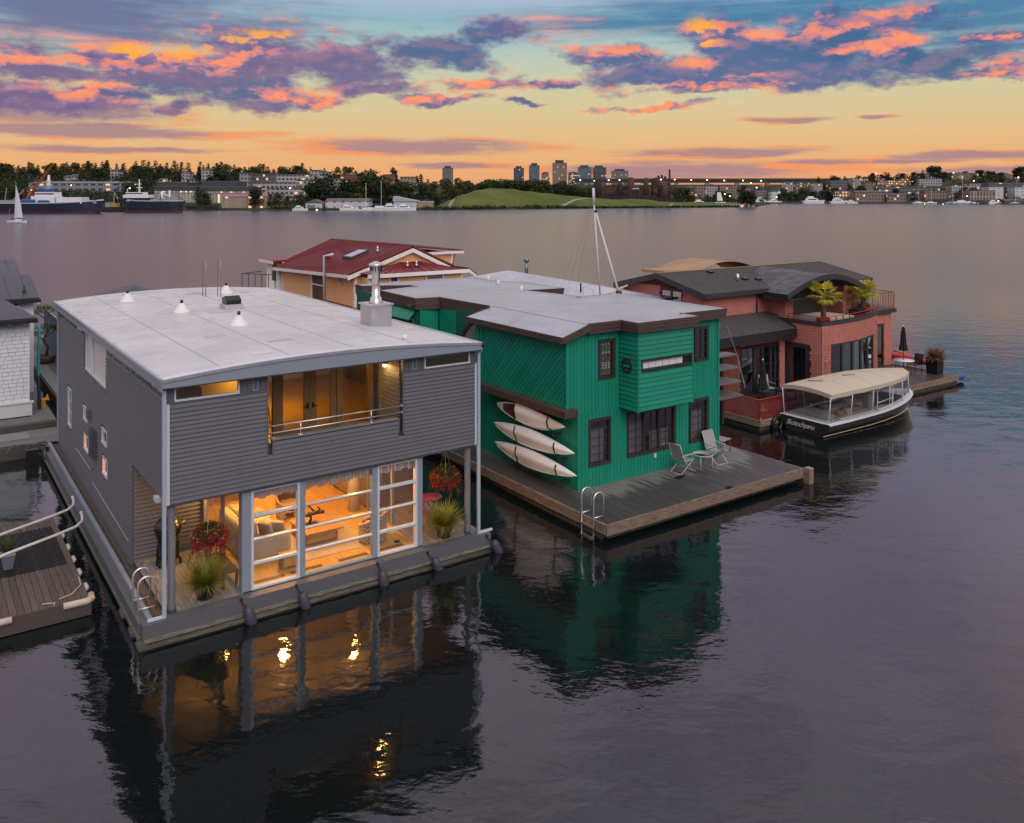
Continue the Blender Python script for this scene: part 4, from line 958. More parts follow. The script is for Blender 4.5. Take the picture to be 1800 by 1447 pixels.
def shwall(P, uv, sz, n, holes=(), th=.12):
    """backing wall with real openings and its cladding of shakes"""
    P, uv, n = Vector(P), Vector(uv), Vector(n); W, z0, z1 = sz
    xs = sorted(set([0, W]+[min(max(h, 0), W) for H in holes for h in H[:2]])); zs = sorted(set([z0, z1]+[min(max(h, z0), z1) for H in holes for h in H[2:]]))
    m = MB()
    for j in range(len(zs)-1):
        for i in range(len(xs)-1):
            cx, cz = (xs[i]+xs[i+1])/2, (zs[j]+zs[j+1])/2
            if any(H[0] < cx < H[1] and H[2] < cz < H[3] for H in holes): continue
            q = [P+uv*xs[i], P+uv*xs[i+1], P+uv*xs[i+1]-n*th, P+uv*xs[i]-n*th]
            if uv.cross(n).z > 0: q = q[::-1]
            m.hexa([(v.x, v.y, zs[j]) for v in q]+[(v.x, v.y, zs[j+1]) for v in q])
    w = part('wall', m, RSB, rd)
    part('shingles', shingles(MB(), P, uv, sz, n, holes=holes), RSH, w, kind='stuff')
def rwin(P, uv, a, b, c, d, n, cols=1, rows=1, fm=None, gm=None, fw=.07):
    P, uv, n = Vector(P), Vector(uv), Vector(n); fm = fm or CHAR; gm = gm or GLASSW
    def bb(m, x0, x1, z0, z1, n0, n1):
        q = [P+uv*x0+n*n1, P+uv*x1+n*n1, P+uv*x1+n*n0, P+uv*x0+n*n0]
        if uv.cross(n).z > 0: q = q[::-1]
        m.hexa([(v.x, v.y, z0) for v in q]+[(v.x, v.y, z1) for v in q])
    m = MB(); bb(m, a, b, d-fw, d, -.06, .03); bb(m, a, b, c, c+fw, -.06, .035); bb(m, a, a+fw, c+fw, d-fw, -.06, .028); bb(m, b-fw, b, c+fw, d-fw, -.06, .028)
    f = part('window', m, fm, rd); m = MB(); bb(m, a+fw-.004, b-fw+.004, c+fw-.004, d-fw+.004, -.03, -.02); part('pane', m, gm, f)
    k = MB()
    for i in range(1, cols): x = a+fw+(b-a-2*fw)*i/cols; bb(k, x-.045, x+.045, c+fw, d-fw, -.05, .022)
    for j in range(1, rows): z = c+fw+(d-c-2*fw)*j/rows; bb(k, a+fw, b-fw, z-.012, z+.012, -.018, .0)
    if k.v: part('glazing_bar', k, fm, f)
    return f
UX, UY, NX, NY = (1, 0, 0), (0, 1, 0), (-1, 0, 0), (0, -1, 0)
# float and decks
for y in (3.6, 5.5, 8, 11):
    m = MB(); m.tube([(25.2, y, -.1), (33, y, -.12), (40.5, y, -.1)], .26, 9); part('float_log', m, LOGM, rd)
part('float_deck', bx(24.95, 3.3, -.05, 40.8, 13.8, .40), LOGM, rd)
part('rim_board', bx(24.90, 3.22, .18, 40.85, 3.29, .45), RIM, rd); part('rim_board', bx(24.88, 3.295, .18, 24.94, 13.8, .45), RIM, rd)
RDK = mat_wood('dark_red_brown_deck', (.045, .032, .028), (.095, .070, .060), .38, (14, 1, 14), .3)
deck(24.95, 31.0, 3.3, 6.7, .45, .16, RDK, rd); deck(31.0, 36.0, 3.3, 5.6, .45, .16, RDK, rd); deck(36.0, 40.82, 3.3, 8.0, .45, .16, RDK, rd)
# ground floor walls
shwall((27.6, 6.6, 0), UX, (3.3, .45, 3.2), NY, [(.02, 2.9, .40, 2.72)])
rwin((27.6, 6.6, 0), UX, .05, 1.05, .46, 2.70, NY, 1, 1, None, mat_glass('lilac_pane', (.6, .6, .66), 3.2)); rwin((27.6, 6.6, 0), UX, 1.06, 1.60, .46, 2.70, NY, 1, 5, None, MATS['lilac_pane']); rwin((27.6, 6.6, 0), UX, 1.62, 2.22, .46, 2.70, NY, 1, 5); rwin((27.6, 6.6, 0), UX, 2.24, 2.88, .46, 2.70, NY, 2, 5)
shwall((26.3, 7.7, 0), UX, (1.3, .45, 3.3), NY); shwall((27.6, 7.7, 0), (0, -1, 0), (1.1, .45, 3.2), NX); shwall((26.3, 13.2, 0), (0, -1, 0), (5.5, .45, 5.4), NX, [(2.7, 4.2, 4.35, 5.35)])
rwin((26.3, 13.2, 0), (0, -1, 0), 2.7, 4.2, 4.35, 5.35, NX, 2, 1)
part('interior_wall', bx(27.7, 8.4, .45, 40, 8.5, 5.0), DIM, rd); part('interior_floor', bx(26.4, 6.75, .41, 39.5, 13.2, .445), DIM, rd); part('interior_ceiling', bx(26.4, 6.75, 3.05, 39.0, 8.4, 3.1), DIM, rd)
# bay side wall with the dark door, and the wall above it
shwall((31.0, 6.75, 0), (0, -1, 0), (2.15, .45, 3.7), NX, [(.02, 1.55, .40, 2.78)])
rwin((31.0, 6.75, 0), (0, -1, 0), .05, 1.5, .46, 2.75, NX, 1, 1, None, None, .22)
shwall((31.0, 7.75, 0), (0, -1, 0), (1.1, 3.2, 5.25), NX)
# curved front
def cur(u):     # plan of the bowed front from its left corner to its right end
    x = 31.0+u*5.75
    return (x, 4.58+.12*math.sin(math.pi*u)*-1.2+.75*u*u)
CN = 22
def curwall(z0, z1, u0, u1):
    m, s = MB(), MB()
    for i in range(CN):
        a, b = u0+(u1-u0)*i/CN, u0+(u1-u0)*(i+1)/CN; p, q = cur(a), cur(b)
        m.hexa([(p[0], p[1], z0), (q[0], q[1], z0), (q[0], q[1]+.12, z0), (p[0], p[1]+.12, z0), (p[0], p[1], z1), (q[0], q[1], z1), (q[0], q[1]+.12, z1), (p[0], p[1]+.12, z1)])
        d = Vector((q[0]-p[0], q[1]-p[1], 0)); L = d.length; d.normalize()
        shingles(s, (p[0], p[1], 0), d, (L, z0, z1), Vector((d.y, -d.x, 0)), w=.18)
    w = part('wall', m, RSB, rd); part('shingles', s, RSH, w, kind='stuff')
curwall(2.80, 3.72, 0, 1); curwall(.45, 2.799, 0, .115); curwall(.45, 2.799, .87, 1)
ed = [.115, .27, .43, .58, .72, .87]
for a, b in zip(ed, ed[1:]):
    p, q = Vector((*cur(a), 0)), Vector((*cur(b), 0)); d = q-p; L = d.length; d.normalize(); rwin(p, d, .0, L, .46, 2.80, Vector((d.y, -d.x, 0)), 1, 1, None, MATS['lilac_pane'] if a > .2 else None, .085)
m = MB()
for i in range(CN):
    p, q = cur(i/CN), cur((i+1)/CN); m.hexa([(p[0], p[1]-.05, 3.721), (q[0], q[1]-.05, 3.721), (q[0], q[1]+.18, 3.721), (p[0], p[1]+.18, 3.721), (p[0], p[1]-.05, 3.88), (q[0], q[1]-.05, 3.88), (q[0], q[1]+.18, 3.88), (p[0], p[1]+.18, 3.88)])
part('parapet_cap', m, CHAR, rd); part('parapet_cap', bx(30.93, 4.58, 3.72, 31.1, 6.7, 3.875), CHAR, rd)
shwall((36.75, 5.33, 0), UY, (1.7, .45, 3.7), (1, 0, 0))
# recessed right end
shwall((36.75, 6.95, 0), UX, (3.95, .45, 3.35), NY, [(.3, 3.2, .40, 2.75)]); rwin((36.75, 6.95, 0), UX, .3, 3.2, .46, 2.75, NY, 3, 1, None, MATS['lilac_pane'], .10)
shwall((40.7, 6.95, 0), UY, (6.2, .45, 3.35), (1, 0, 0)); part('balcony_edge', bx(36.6, 6.75, 3.36, 40.9, 13.2, 3.58), CHAR, rd)
m = MB(); m.prism([(31.12, 8.6, 3.25)]+[(cur(k/16)[0], cur(k/16)[1]+.14, 3.25) for k in range(17)]+[(36.75, 8.6, 3.25)], (0, 0, .17)); part('balcony_floor', m, DECKB, rd)
# upper storey
shwall((26.3, 7.7, 0), UX, (4.7, 3.3, 5.22), NY); shwall((31.0, 6.65, 0), UX, (.62, 3.42, 5.1), NY); shwall((31.62, 6.65, 0), UY, (.12, 3.42, 5.2), (1, 0, 0))
m = MB(); m.tube([(30.1, 7.64, 4.1), (30.1, 7.64, 5.2)], .04, 6); part('downspout', m, CHAR, rd)
shwall((31.62, 8.6, 0), UX, (4.5, 3.42, 5.6), NY, [(.1, 3.2, 3.4, 5.3)])
for k in range(3): rwin((31.62, 8.6, 0), UX, .12+k*1.03, 1.13+k*1.03, 3.44, 5.28, NY)
shwall((36.1, 8.6, 0), (0, -1, 0), (1.7, 3.42, 5.6), NX); shwall((36.1, 6.9, 0), UX, (.9, 3.42, 5.2), NY); shwall((37.0, 6.9, 0), UY, (5.5, 3.42, 5.2), (1, 0, 0))
# gable triangle under the main roof, left end
m = MB(); m.prism([(26.3, 7.7, 5.2), (26.3, 13.2, 5.2), (26.3, 10.4, 5.78)], (.12, 0, 0)); w = part('wall', m, RSB, rd)
# main roof
EZ, RZ, EY0, EY1, RYY = 5.24, 5.98, 7.28, 13.5, 10.4
def slab(pts, t, mat, name='roof', par=None):
    m = MB(); m.prism(pts, (0, 0, t)); return part(name, m, mat, par or rd)
r1 = slab([(25.95, EY0, EZ), (39.4, EY0, EZ), (39.0, RYY, RZ), (25.95, RYY, RZ)], .07, COMP); slab([(25.95, RYY+.001, RZ), (39.0, RYY+.001, RZ), (39.4, EY1, EZ), (25.95, EY1, EZ)], .07, TAN)
part('ridge_cap', bx(25.95, RYY-.06, RZ+.071, 39.0, RYY+.06, RZ+.09), TAN, rd)
part('fascia', bx(25.97, EY0-.05, EZ-.16, 31.2, EY0-.001, EZ+.05), CHAR, rd)
for (ya, za, yb, zb) in ((EY0-.04, EZ, RYY, RZ), (EY1+.04, EZ, RYY, RZ)):
    m = MB(); m.prism([(25.88, ya, za-.20), (25.88, yb, zb-.20), (25.88, yb, zb+.085), (25.88, ya, za+.085)], (.06, 0, 0)); part('barge_board', m, CHAR, rd)
    m = MB(); m.prism([(39.25, ya, za-.10), (38.95, yb, zb-.10), (38.95, yb, zb+.085), (39.35, ya, za+.085)], (.06, 0, 0)); part('barge_board', m, CHAR, rd)
for k in range(26):      # courses of the shingle roof as low laps
    t = (k+1)/27; y = EY0+(RYY-EY0)*t; z = EZ+(RZ-EZ)*t+.071; part('shingle_course', bx(26.0, y-.008, z-.01, 39.0, y+.03, z+.006), COMP, r1)
for x, y, nm in ((30.2, 8.6, 1), (29.1, 9.9, 0), (31.0, 8.4, 0)):
    z = EZ+(RZ-EZ)*(y-EY0)/(RYY-EY0)+.06
    if nm: m = MB(); m.tube([(x-.5, y-.1, z-.05), (x-.5, y-.1, z+.35)], .07, 8); part('vent_pipe', m, GALV, rd)
    m = MB(); m.hexa([(x, y-.1, z), (x+.3, y-.1, z), (x+.3, y+.15, z+.03), (x, y+.15, z+.03), (x, y-.12, z+.08), (x+.3, y-.12, z+.08), (x+.3, y+.1, z+.14), (x, y+.1, z+.14)]); part('roof_vent', m, BLACK, rd)
# arched dormer roof over the balcony
def arc(u): x = 30.0+u*6.35; return x, 5.02+.98*math.sin(math.pi*(.06+.86*u))**1.0-.05
m = MB(); m.smooth = True
def dorm(u, v):
    x, z = arc(u); y = 5.75+v*4.0; xx = x+(33.2-x)*.55*v*v
    return (xx, y, z*(1-v)+max(z, 5.6)*v*0+ (z+ (.12 if v > .5 else .0))*v)
m.grid(lambda u, v: dorm(u, v), 24, 8); m.grid(lambda u, v: tuple(Vector(dorm(1-u, v))-Vector((0, 0, .10))), 24, 8); part('dormer_roof', m, COPP, rd)
m = MB()
for k in range(24):
    a, b = arc(k/24), arc((k+1)/24); m.hexa([(a[0], 5.70, a[1]-.24), (b[0], 5.70, b[1]-.24), (b[0], 5.76, b[1]-.24), (a[0], 5.76, a[1]-.24), (a[0], 5.70, a[1]+.02), (b[0], 5.70, b[1]+.02), (b[0], 5.76, b[1]+.02), (a[0], 5.76, a[1]+.02)])
part('dormer_fascia', m, CHAR, rd); part('fascia', bx(30.2, 5.75, 4.82, 30.26, 7.6, 5.02), CHAR, rd); part('soffit', bx(30.27, 5.78, 4.84, 31.6, 7.6, 4.9), CHAR, rd)
m = MB(); m.smooth = True   # tan barrel dormer on the far slope
m.grid(lambda u, v: (28.6+u*5.4, 10.6+v*2.8, 5.75+.62*math.sin(math.pi*u)**.8), 20, 2); part('dormer_roof', m, TAN, rd)
part('dormer_roof', bx(27.0, 10.9, 5.9, 29.6, 12.6, 6.06), TAN, rd)
# lean-to roof and its deep black fascia over the deck doors
s1 = slab([(25.3, 6.0, 3.38), (31.85, 6.0, 3.38), (30.95, 7.7, 4.02), (25.3, 7.7, 4.02)], .07, COMP)
for k in range(9): t = (k+1)/10; part('shingle_course', bx(25.3, 6.0+1.7*t-.008, 3.445+.64*t, 30.9, 6.0+1.7*t+.03, 3.462+.64*t), COMP, s1)
part('fascia', bx(25.3, 5.93, 3.02, 31.95, 6.0, 3.44), mat_paint('black_fascia', (.015, .016, .019), .45), rd); part('fascia', bx(31.86, 6.001, 3.02, 31.95, 6.62, 3.44), MATS['black_fascia'], rd)
part('soffit', bx(25.3, 6.0, 3.0, 31.3, 6.6, 3.02), CHAR, rd)
m = MB(); m.prism([(30.95, 5.98, 3.45), (31.0, 7.75, 4.10), (31.0, 7.75, 4.2), (30.95, 5.98, 3.55)], (.06, 0, 0)); part('barge_board', m, CHAR, rd)
# deck railing and balcony railing
def railing(name, pts, z0, z1, step, mat, r=.012, top=.02):
    m = MB(); m.tube([(x, y, z1) for x, y in pts], top, 6); m.tube([(x, y, z0+.08) for x, y in pts], r, 5); f = part(name, m, mat, rd)
    for (x0, y0), (x1, y1) in zip(pts, pts[1:]):
        L = math.hypot(x1-x0, y1-y0); k = max(1, round(L/step))
        for i in range(k+1): part('baluster', MB().tube([(x0+(x1-x0)*i/k, y0+(y1-y0)*i/k, z0), (x0+(x1-x0)*i/k, y0+(y1-y0)*i/k, z1)], r if 0 < i < k else r*2.2, 5), mat, f)
railing('railing', [(25.0, 6.9), (25.0, 3.36), (27.0, 3.4)], .45, 1.28, .09, REDM, .015, .026)
cp = [cur(i/10) for i in range(11)]
railing('railing', [(31.05, 6.5), (31.05, 4.68)]+[(x, y+.06) for x, y in cp], 3.88, 4.10, .55, REDM, .012, .018)
railing('railing', [(36.9, 6.85), (40.8, 6.85), (40.8, 12.8)], 3.58, 4.5, .16, mat_paint('rust_rail_paint', (.30, .07, .04), .5))
# tiered stair frame at the left of the deck
for k, z in enumerate((1.75, 2.3, 2.85, 3.35)):
    part('stair_tread' if k < 3 else 'landing', bx(21.9, 2.9+k*.12, z, 23.45, 4.1-.1*k, z+.07), mat_wood('grey_stair_board', (.10, .098, .096), (.17, .165, .16), .7, (1, 9, 9)), rd)
part('stair_post', bx(23.3, 3.9, .4, 23.42, 4.02, 3.4), CHAR, rd); part('stair_post', bx(22.3, 4.0, .4, 22.4, 4.1, 3.4), CHAR, rd)
m = MB(); m.tube([(23.4, 3.2, 3.4), (22.8, 3.2, 4.6)], .015, 5); m.tube([(23.4, 3.2, 3.4), (23.8, 3.1, 2.0)], .015, 5); part('stay_wire', m, GALV, rd)
m = MB(); m.tube([(24.9, 3.2, .55), (24.9, 3.25, .43), (26.0, 3.2, .40), (27.2, 3.22, .46)], .03, 6); part('edge_rope', m, mat_paint('manila', (.42, .28, .16), .8), rd)

# ------------------------------------------------------------------ yellow house with red metal roof (behind)
YEL = mat_paint('apricot_siding', (.80, .43, .18), .55, .06, 1.5); MRED = mat_paint('red_metal_roof', (.17, .022, .027), .38, .06, 1.2, .5); CREAM = mat_paint('cream_trim', (.78, .73, .68), .5, .05)
yh = thing('houseboat', 'apricot yellow clapboard house with red standing seam metal roof and white trim', 'houseboat', (16.6, 25.3, 0))
def yclap(axis, plane, sgn, a0, a1, z0, z1, holes=()):
    m = MB(); clapboards(yh, YEL, axis, plane, sgn, a0, a1, z0, z1, .15, holes, .03, joined=m); part('siding', m, YEL, yh, kind='stuff')
part('float_deck', bx(15.0, 23., -.1, 25., 40., .4), LOGM, yh)
part('wall', bx(16.65, 25.25, .4, 22.6, 36.9, 5.2), YEL, yh); part('wall', bx(16.9, 24.1, .4, 23.1, 25.25, 5.2), YEL, yh)
m = MB(); m.prism([(16.65, 25.25, 5.2), (23.2, 25.25, 5.2), (20.2, 25.25, 6.62)], (0, 11.6, 0)); part('wall', m, YEL, yh)
yclap('y', 16.64, -1, 25.3, 29.65, .5, 5.3, [(27.0, 27.55, 4.55, 5.3)]); yclap('y', 16.64, -1, 31.75, 36.85, .5, 5.1)
yclap('x', 25.24, -1, 16.7, 17.0, .5, 5.4); yclap('x', 24.09, -1, 16.95, 23.05, .5, 5.3, [(18.15, 18.85, 4.85, 5.4), (20.5, 21.85, 4.9, 5.4)])
n_ = 9; mm = MB()
for k in range(n_):      # gable boards, each course cut to the rake
    za = 5.4+k*.13; zb = za+.13; xa = 16.9+(za-5.2)/1.42*3.3; xb = 23.0-(za-5.2)/1.42*2.85
    if xb-xa > .3: mm.hexa([(xa, 25.20, za), (xb, 25.20, za), (xb, 25.245, za), (xa, 25.245, za), (xa+.2, 25.23, zb), (xb-.2, 25.23, zb), (xb-.2, 25.245, zb), (xa+.2, 25.245, zb)])
part('siding', mm, YEL, yh, kind='stuff')
for x, y in ((16.58, 25.22), (16.58, 29.62), (16.58, 31.6), (16.58, 36.75)): part('corner_trim', bx(x-.02, y-.04, .5, x+.12, y+.16, 5.3), CREAM, yh)
for x in (16.86, 22.95): part('corner_trim', bx(x, 24.03, .5, x+.16, 24.2, 5.25), CREAM, yh)
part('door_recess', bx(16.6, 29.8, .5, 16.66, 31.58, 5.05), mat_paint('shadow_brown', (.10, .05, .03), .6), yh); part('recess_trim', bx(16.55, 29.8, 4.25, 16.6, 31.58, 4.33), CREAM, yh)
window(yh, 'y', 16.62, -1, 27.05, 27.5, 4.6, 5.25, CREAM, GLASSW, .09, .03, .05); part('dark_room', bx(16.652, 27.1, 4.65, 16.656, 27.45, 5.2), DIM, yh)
for a, b, c, d in ((18.2, 18.8, 4.85, 5.25), (20.55, 21.8, 4.85, 5.28)):
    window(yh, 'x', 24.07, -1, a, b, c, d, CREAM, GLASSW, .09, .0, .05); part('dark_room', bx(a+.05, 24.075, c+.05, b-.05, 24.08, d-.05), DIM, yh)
def seam_roof(c, nrib, name='roof'):
    """c: four corners eave0, eave1, ridge1, ridge0"""
    m = MB(); m.prism([Vector(p) for p in c], (0, 0, .06)); r = part(name, m, MRED, yh); c = [Vector(p)+Vector((0, 0, .06)) for p in c]
    for k in range(nrib+1):
        t = k/nrib; a = c[0].lerp(c[1], t); b = c[3].lerp(c[2], t); part('roof_seam', MB().tube([a+Vector((0, 0, .02)), b+Vector((0, 0, .02))], .03, 4), MRED, r)
    return r
r1 = seam_roof([(16.05, 24.95, 5.36), (16.05, 37.3, 4.95), (20.2, 37.0, 6.68), (20.2, 24.95, 6.80)], 30)
r2 = seam_roof([(23.2, 24.95, 5.42), (23.2, 37.3, 5.1), (20.2, 37.0, 6.681), (20.2, 24.95, 6.801)], 26)
for (a, b) in (((16.02, 24.9, 5.30), (20.2, 24.9, 6.74)), ((20.2, 24.9, 6.74), (23.3, 24.9, 5.30))):
    m = MB(); m.prism([a, b, (b[0], b[1], b[2]-.24), (a[0], a[1], a[2]-.24)], (0, .05, 0)); part('barge_board', m, CREAM, yh)
m = MB(); m.prism([(16.03, 24.95, 5.36), (16.03, 37.3, 4.95), (16.03, 37.3, 4.75), (16.03, 24.95, 5.16)], (.04, 0, 0)); part('fascia', m, CREAM, yh)
part('ridge_cap', MB().tube([(20.2, 24.9, 6.88), (20.2, 37.0, 6.76)], .07, 6), MRED, yh)
# front lower hipped roof
m = MB(); E1, E2, E3, E4, H1, H2 = (16.75, 23.75, 5.44), (23.35, 23.75, 5.40), (23.35, 25.3, 5.42), (16.75, 25.3, 5.46), (19.4, 25.0, 5.92), (20.6, 25.2, 5.92)
m.add([E1, E2, E3, E4, H1, H2], [(0, 1, 5, 4), (1, 2, 5), (3, 0, 4), (0, 3, 2, 1), (2, 3, 4, 5)]); r3 = part('roof', m, MRED, yh)
for k in range(10):
    t = (k+.5)/10; a = Vector(E1).lerp(Vector(E2), t); b = Vector(H1).lerp(Vector(H2), min(1, max(0, (t-.3)/.35))); part('roof_seam', MB().tube([a+Vector((0, 0, .02)), b+Vector((0, 0, .02))], .03, 4), MRED, r3)
part('fascia', bx(16.7, 23.70, 5.22, 23.4, 23.76, 5.43), CREAM, yh); m = MB(); m.prism([(23.38, 23.7, 5.43), (24.0, 23.9, 5.05), (24.0, 23.9, 4.9), (23.38, 23.7, 5.22)], (0, .05, 0)); part('barge_board', m, CREAM, yh)
m = MB(); m.prism([(23.36, 23.72, 5.46), (24.05, 23.9, 5.06), (24.05, 26, 5.06), (23.36, 26, 5.46)], (0, 0, .05)); part('roof', m, MRED, yh)
# dormer to the right
part('wall', bx(21.2, 26.8, 5.3, 24.0, 31, 6.25), YEL, yh); mm = MB(); clapboards(yh, YEL, 'x', 26.79, -1, 21.2, 23.95, 5.3, 6.2, .15, (), .03, joined=mm); part('siding', mm, YEL, yh, kind='stuff')
seam_roof([(24.7, 26.5, 6.30), (24.7, 31.3, 6.30), (20.3, 31.3, 6.78), (20.3, 26.5, 6.74)], 9); part('fascia', bx(21.0, 26.45, 6.18, 24.7, 26.5, 6.34), CREAM, yh); part('corner_trim', bx(23.9, 26.74, 5.3, 24.05, 26.9, 6.2), CREAM, yh)
m = MB(); m.tube([(24.2, 26.7, 6.15), (24.0, 26.75, 5.4)], .04, 6); part('downspout', m, mat_paint('copper_pipe', (.35, .10, .06), .5), yh)
# bump at the left end, skirt roof, fittings
part('wall', bx(16.3, 37.0, .4, 20, 39.2, 5.2), CREAM, yh); part('roof', bx(15.9, 36.8, 5.3, 20, 39.6, 5.45), MRED, yh); part('fascia', bx(15.86, 36.8, 5.2, 15.9, 39.6, 5.4), CREAM, yh); part('window', bx(16.26, 37.3, 4.0, 16.29, 38.0, 5.0), CHAR, yh)
m = MB(); m.hexa([(15.6, 24.6, 3.0), (16.6, 25.0, 3.4), (16.6, 31, 3.4), (15.6, 31, 3.0), (15.6, 24.6, 3.06), (16.6, 25.0, 3.46), (16.6, 31, 3.46), (15.6, 31, 3.06)]); part('skirt_roof', m, MRED, yh)
f = MB(); f.hexa([(17.7, 28.2, 5.98), (18.9, 28.2, 6.4), (18.9, 29.5, 6.38), (17.7, 29.5, 5.96), (17.7, 28.2, 6.10), (18.9, 28.2, 6.52), (18.9, 29.5, 6.50), (17.7, 29.5, 6.08)]); f = part('skylight', f, CHAR, yh)
m = MB(); m.hexa([(17.8, 28.3, 6.10), (18.8, 28.3, 6.45), (18.8, 29.4, 6.43), (17.8, 29.4, 6.08), (17.8, 28.3, 6.145), (18.8, 28.3, 6.50), (18.8, 29.4, 6.48), (17.8, 29.4, 6.125)]); part('pane', m, mat_paint('skylight_glass', (.35, .38, .42), .12), f)
m = MB(); m.tube([(15.9, 28.0, 3.0), (15.9, 28.0, 6.28), (16.3, 27.6, 6.38)], .09, 8); part('vent_stack', m, mat_paint('pale_pipe', (.55, .54, .54), .4), yh)
for x, y, z in ((17.2, 30.6, 6.0), (19.0, 27.2, 6.55), (19.6, 24.5, 5.8), (20.2, 24.5, 5.8)): m = MB(); m.tube([(x, y, z-.1), (x, y, z+.25)], .05, 6); m.lathe([(.14, z-.08), (.05, z+.05)], 8, (x, y, 0)); part('roof_vent', m, BLACK if x < 17.5 else GALV, yh)
rl = MB(); rl.tube([(14.7, 39.6, 4.42), (16.2, 37.2, 4.42)], .03, 5); rl.tube([(14.7, 39.6, 4.42), (16.4, 40.5, 4.42)], .03, 5); f = part('railing', rl, mat_paint('green_rail', (.03, .06, .055), .5), yh)
for k in range(6): t = k/5; part('baluster', MB().tube([(14.7+1.5*t, 39.6-2.4*t, 3.2), (14.7+1.5*t, 39.6-2.4*t, 4.42)], .03, 5), MATS['green_rail'], f)
part('balcony_floor', bx(14.6, 37.0, 3.1, 16.3, 40.4, 3.25), CREAM, yh)

# ------------------------------------------------------------------ main dock and houses at the left edge
wd = setp(link('pier', None), 'grey plank pier running past the ends of the houseboats at far left', 'pier'); wd.location = LW(-2, 16.9, 0); wd.rotation_euler = (0, 0, TH); OFF[wd.name] = (-2, 16.9, 0)
PIERW = mat_wood('grey_pier_board', (.115, .105, .098), (.19, .175, .165), .7, (1, 12, 12), .3); PIERD = mat_wood('dark_pier_side', (.055, .05, .043), (.10, .09, .078), .7, (1, 9, 9))
for i in range(13): part('pier_plank', bx(-9, 16.95+i*.15, .47, 26, 16.95+i*.15+.142, .50+.003*(i % 2)), PIERW, wd)
part('pier_beam', bx(-9, 16.75, -.05, 26, 16.93, .46), PIERD, wd); part('pier_beam', bx(-9, 18.95, -.05, 26, 19.1, .46), PIERD, wd)
part('ramp_plate', bx(-3.5, 17.6, .505, -.5, 18.6, .54), mat_paint('pale_ramp', (.20, .20, .205), .6), wd); part('ramp_plate', bx(-.1, 16.55, .505, .6, 17.2, .55), PIERW, wd)
for x in (-7.5, 11, 19): m = MB(); m.tube([(x, 16.6, -.5), (x, 16.6, 1.6)], .16, 10); part('pile', m, LOGM, wd)

wh = thing('houseboat', 'white shingled cottage with dark metal roof at the left edge', 'houseboat', (-.12, 21.7, 0))
WSH = mat_paint('white_shingle', (.60, .61, .64), .6, .12, 2.); WBK = mat_paint('white_shingle_gap', (.25, .25, .27), .7); SROOF = mat_paint('slate_metal_roof', (.030, .033, .042), .4, .08, 1.5); 
part('wall', bx(-6, 21.74, .5, -.14, 30, 4.7), WBK, wh); part('float_deck', bx(-7, 20.3, -.1, .75, 31, .42), PIERD, wh)
part('deck_board', bx(-7, 20.35, .421, .72, 21.4, .50), PIERW, wh); part('deck_board', bx(-.1, 21.41, .421, .72, 30, .50), PIERW, wh)
part('plinth', bx(-6, 21.60, .5, -.04, 21.735, 1.05), mat_paint('white_plinth', (.55, .54, .56), .6), wh); part('sill_board', bx(-6, 21.55, 1.05, .02, 21.735, 1.11), WSH, wh)
sh_mesh = None
for j in range(21):
    z = 1.11+j*.165; x = -.12-random.uniform(0, .15)
    xs = [-.12]
    while xs[-1] > -3.4: xs.append(xs[-1]-random.uniform(.20, .36))
    for b, a in zip(xs, xs[1:]):
        t = .03+random.uniform(-.006, .006); part('shingle', MB().hexa([(a+.006, 21.735-t, z), (b-.006, 21.735-t, z), (b-.006, 21.738, z), (a+.006, 21.738, z), (a+.006, 21.728, z+.163), (b-.006, 21.728, z+.163), (b-.006, 21.738, z+.163), (a+.006, 21.738, z+.163)]), WSH, wh)
mm = MB()
for j in range(22):
    for k in range(24): mm.box(-.14, 21.75+k*.33, 1.05+j*.165, -.115+.004*((j+k) % 2), 21.75+k*.33+.32, 1.05+j*.165+.158)
part('shingles', mm, WSH, wh, kind='stuff')
def troof(pts, t=.08, seams=()):
    m = MB(); m.prism(pts, (0, 0, t)); r = part('roof', m, SROOF, wh)
    for a, b in seams: part('roof_seam', MB().tube([Vector(a)+Vector((0, 0, t+.01)), Vector(b)+Vector((0, 0, t+.01))], .022, 4), SROOF, r)
troof([(-6, 21.3, 4.62), (.12, 21.3, 4.62), (-1.0, 24.5, 5.25), (-6, 24.5, 5.25)], .08, [((-1.3-k, 21.35, 4.62), (-1.3-k, 24.4, 5.24)) for k in range(4)])
part('gutter', bx(-6, 21.18, 4.50, .14, 21.29, 4.64), mat_paint('black_gutter', (.015, .016, .02), .4), wh)
for k in range(5): part('soffit_lamp', MB().lathe([(.05, 4.44), (.05, 4.50)], 8, (-.35-k*.55, 21.3, 0)), WSH, wh)
part('wall', bx(-6, 26.6, .5, .55, 34, 5.0), WSH, wh)
troof([(-6, 26.2, 4.95), (.75, 26.2, 4.95), (.75, 30.0, 5.75), (-6, 30.0, 5.75)], .08, [((.3-k*.75, 26.25, 4.95), (.3-k*.75, 29.9, 5.74)) for k in range(7)])
part('gutter', bx(-6, 26.1, 4.80, .8, 26.2, 4.97), MATS['black_gutter'], wh); m = MB(); m.tube([(.2, 27.2, 5.1), (.2, 27.2, 5.5)], .05, 8); m.lathe([(.12, 5.18), (.05, 5.35)], 8, (.2, 27.2, 0)); part('roof_vent', m, BLACK, wh)
troof([(-6, 33.8, 5.2), (.8, 33.8, 5.2), (.8, 38.5, 6.0), (-6, 38.5, 6.0)], .08, [((.3-k*.8, 33.9, 5.2), (.3-k*.8, 38.4, 5.99)) for k in range(7)])

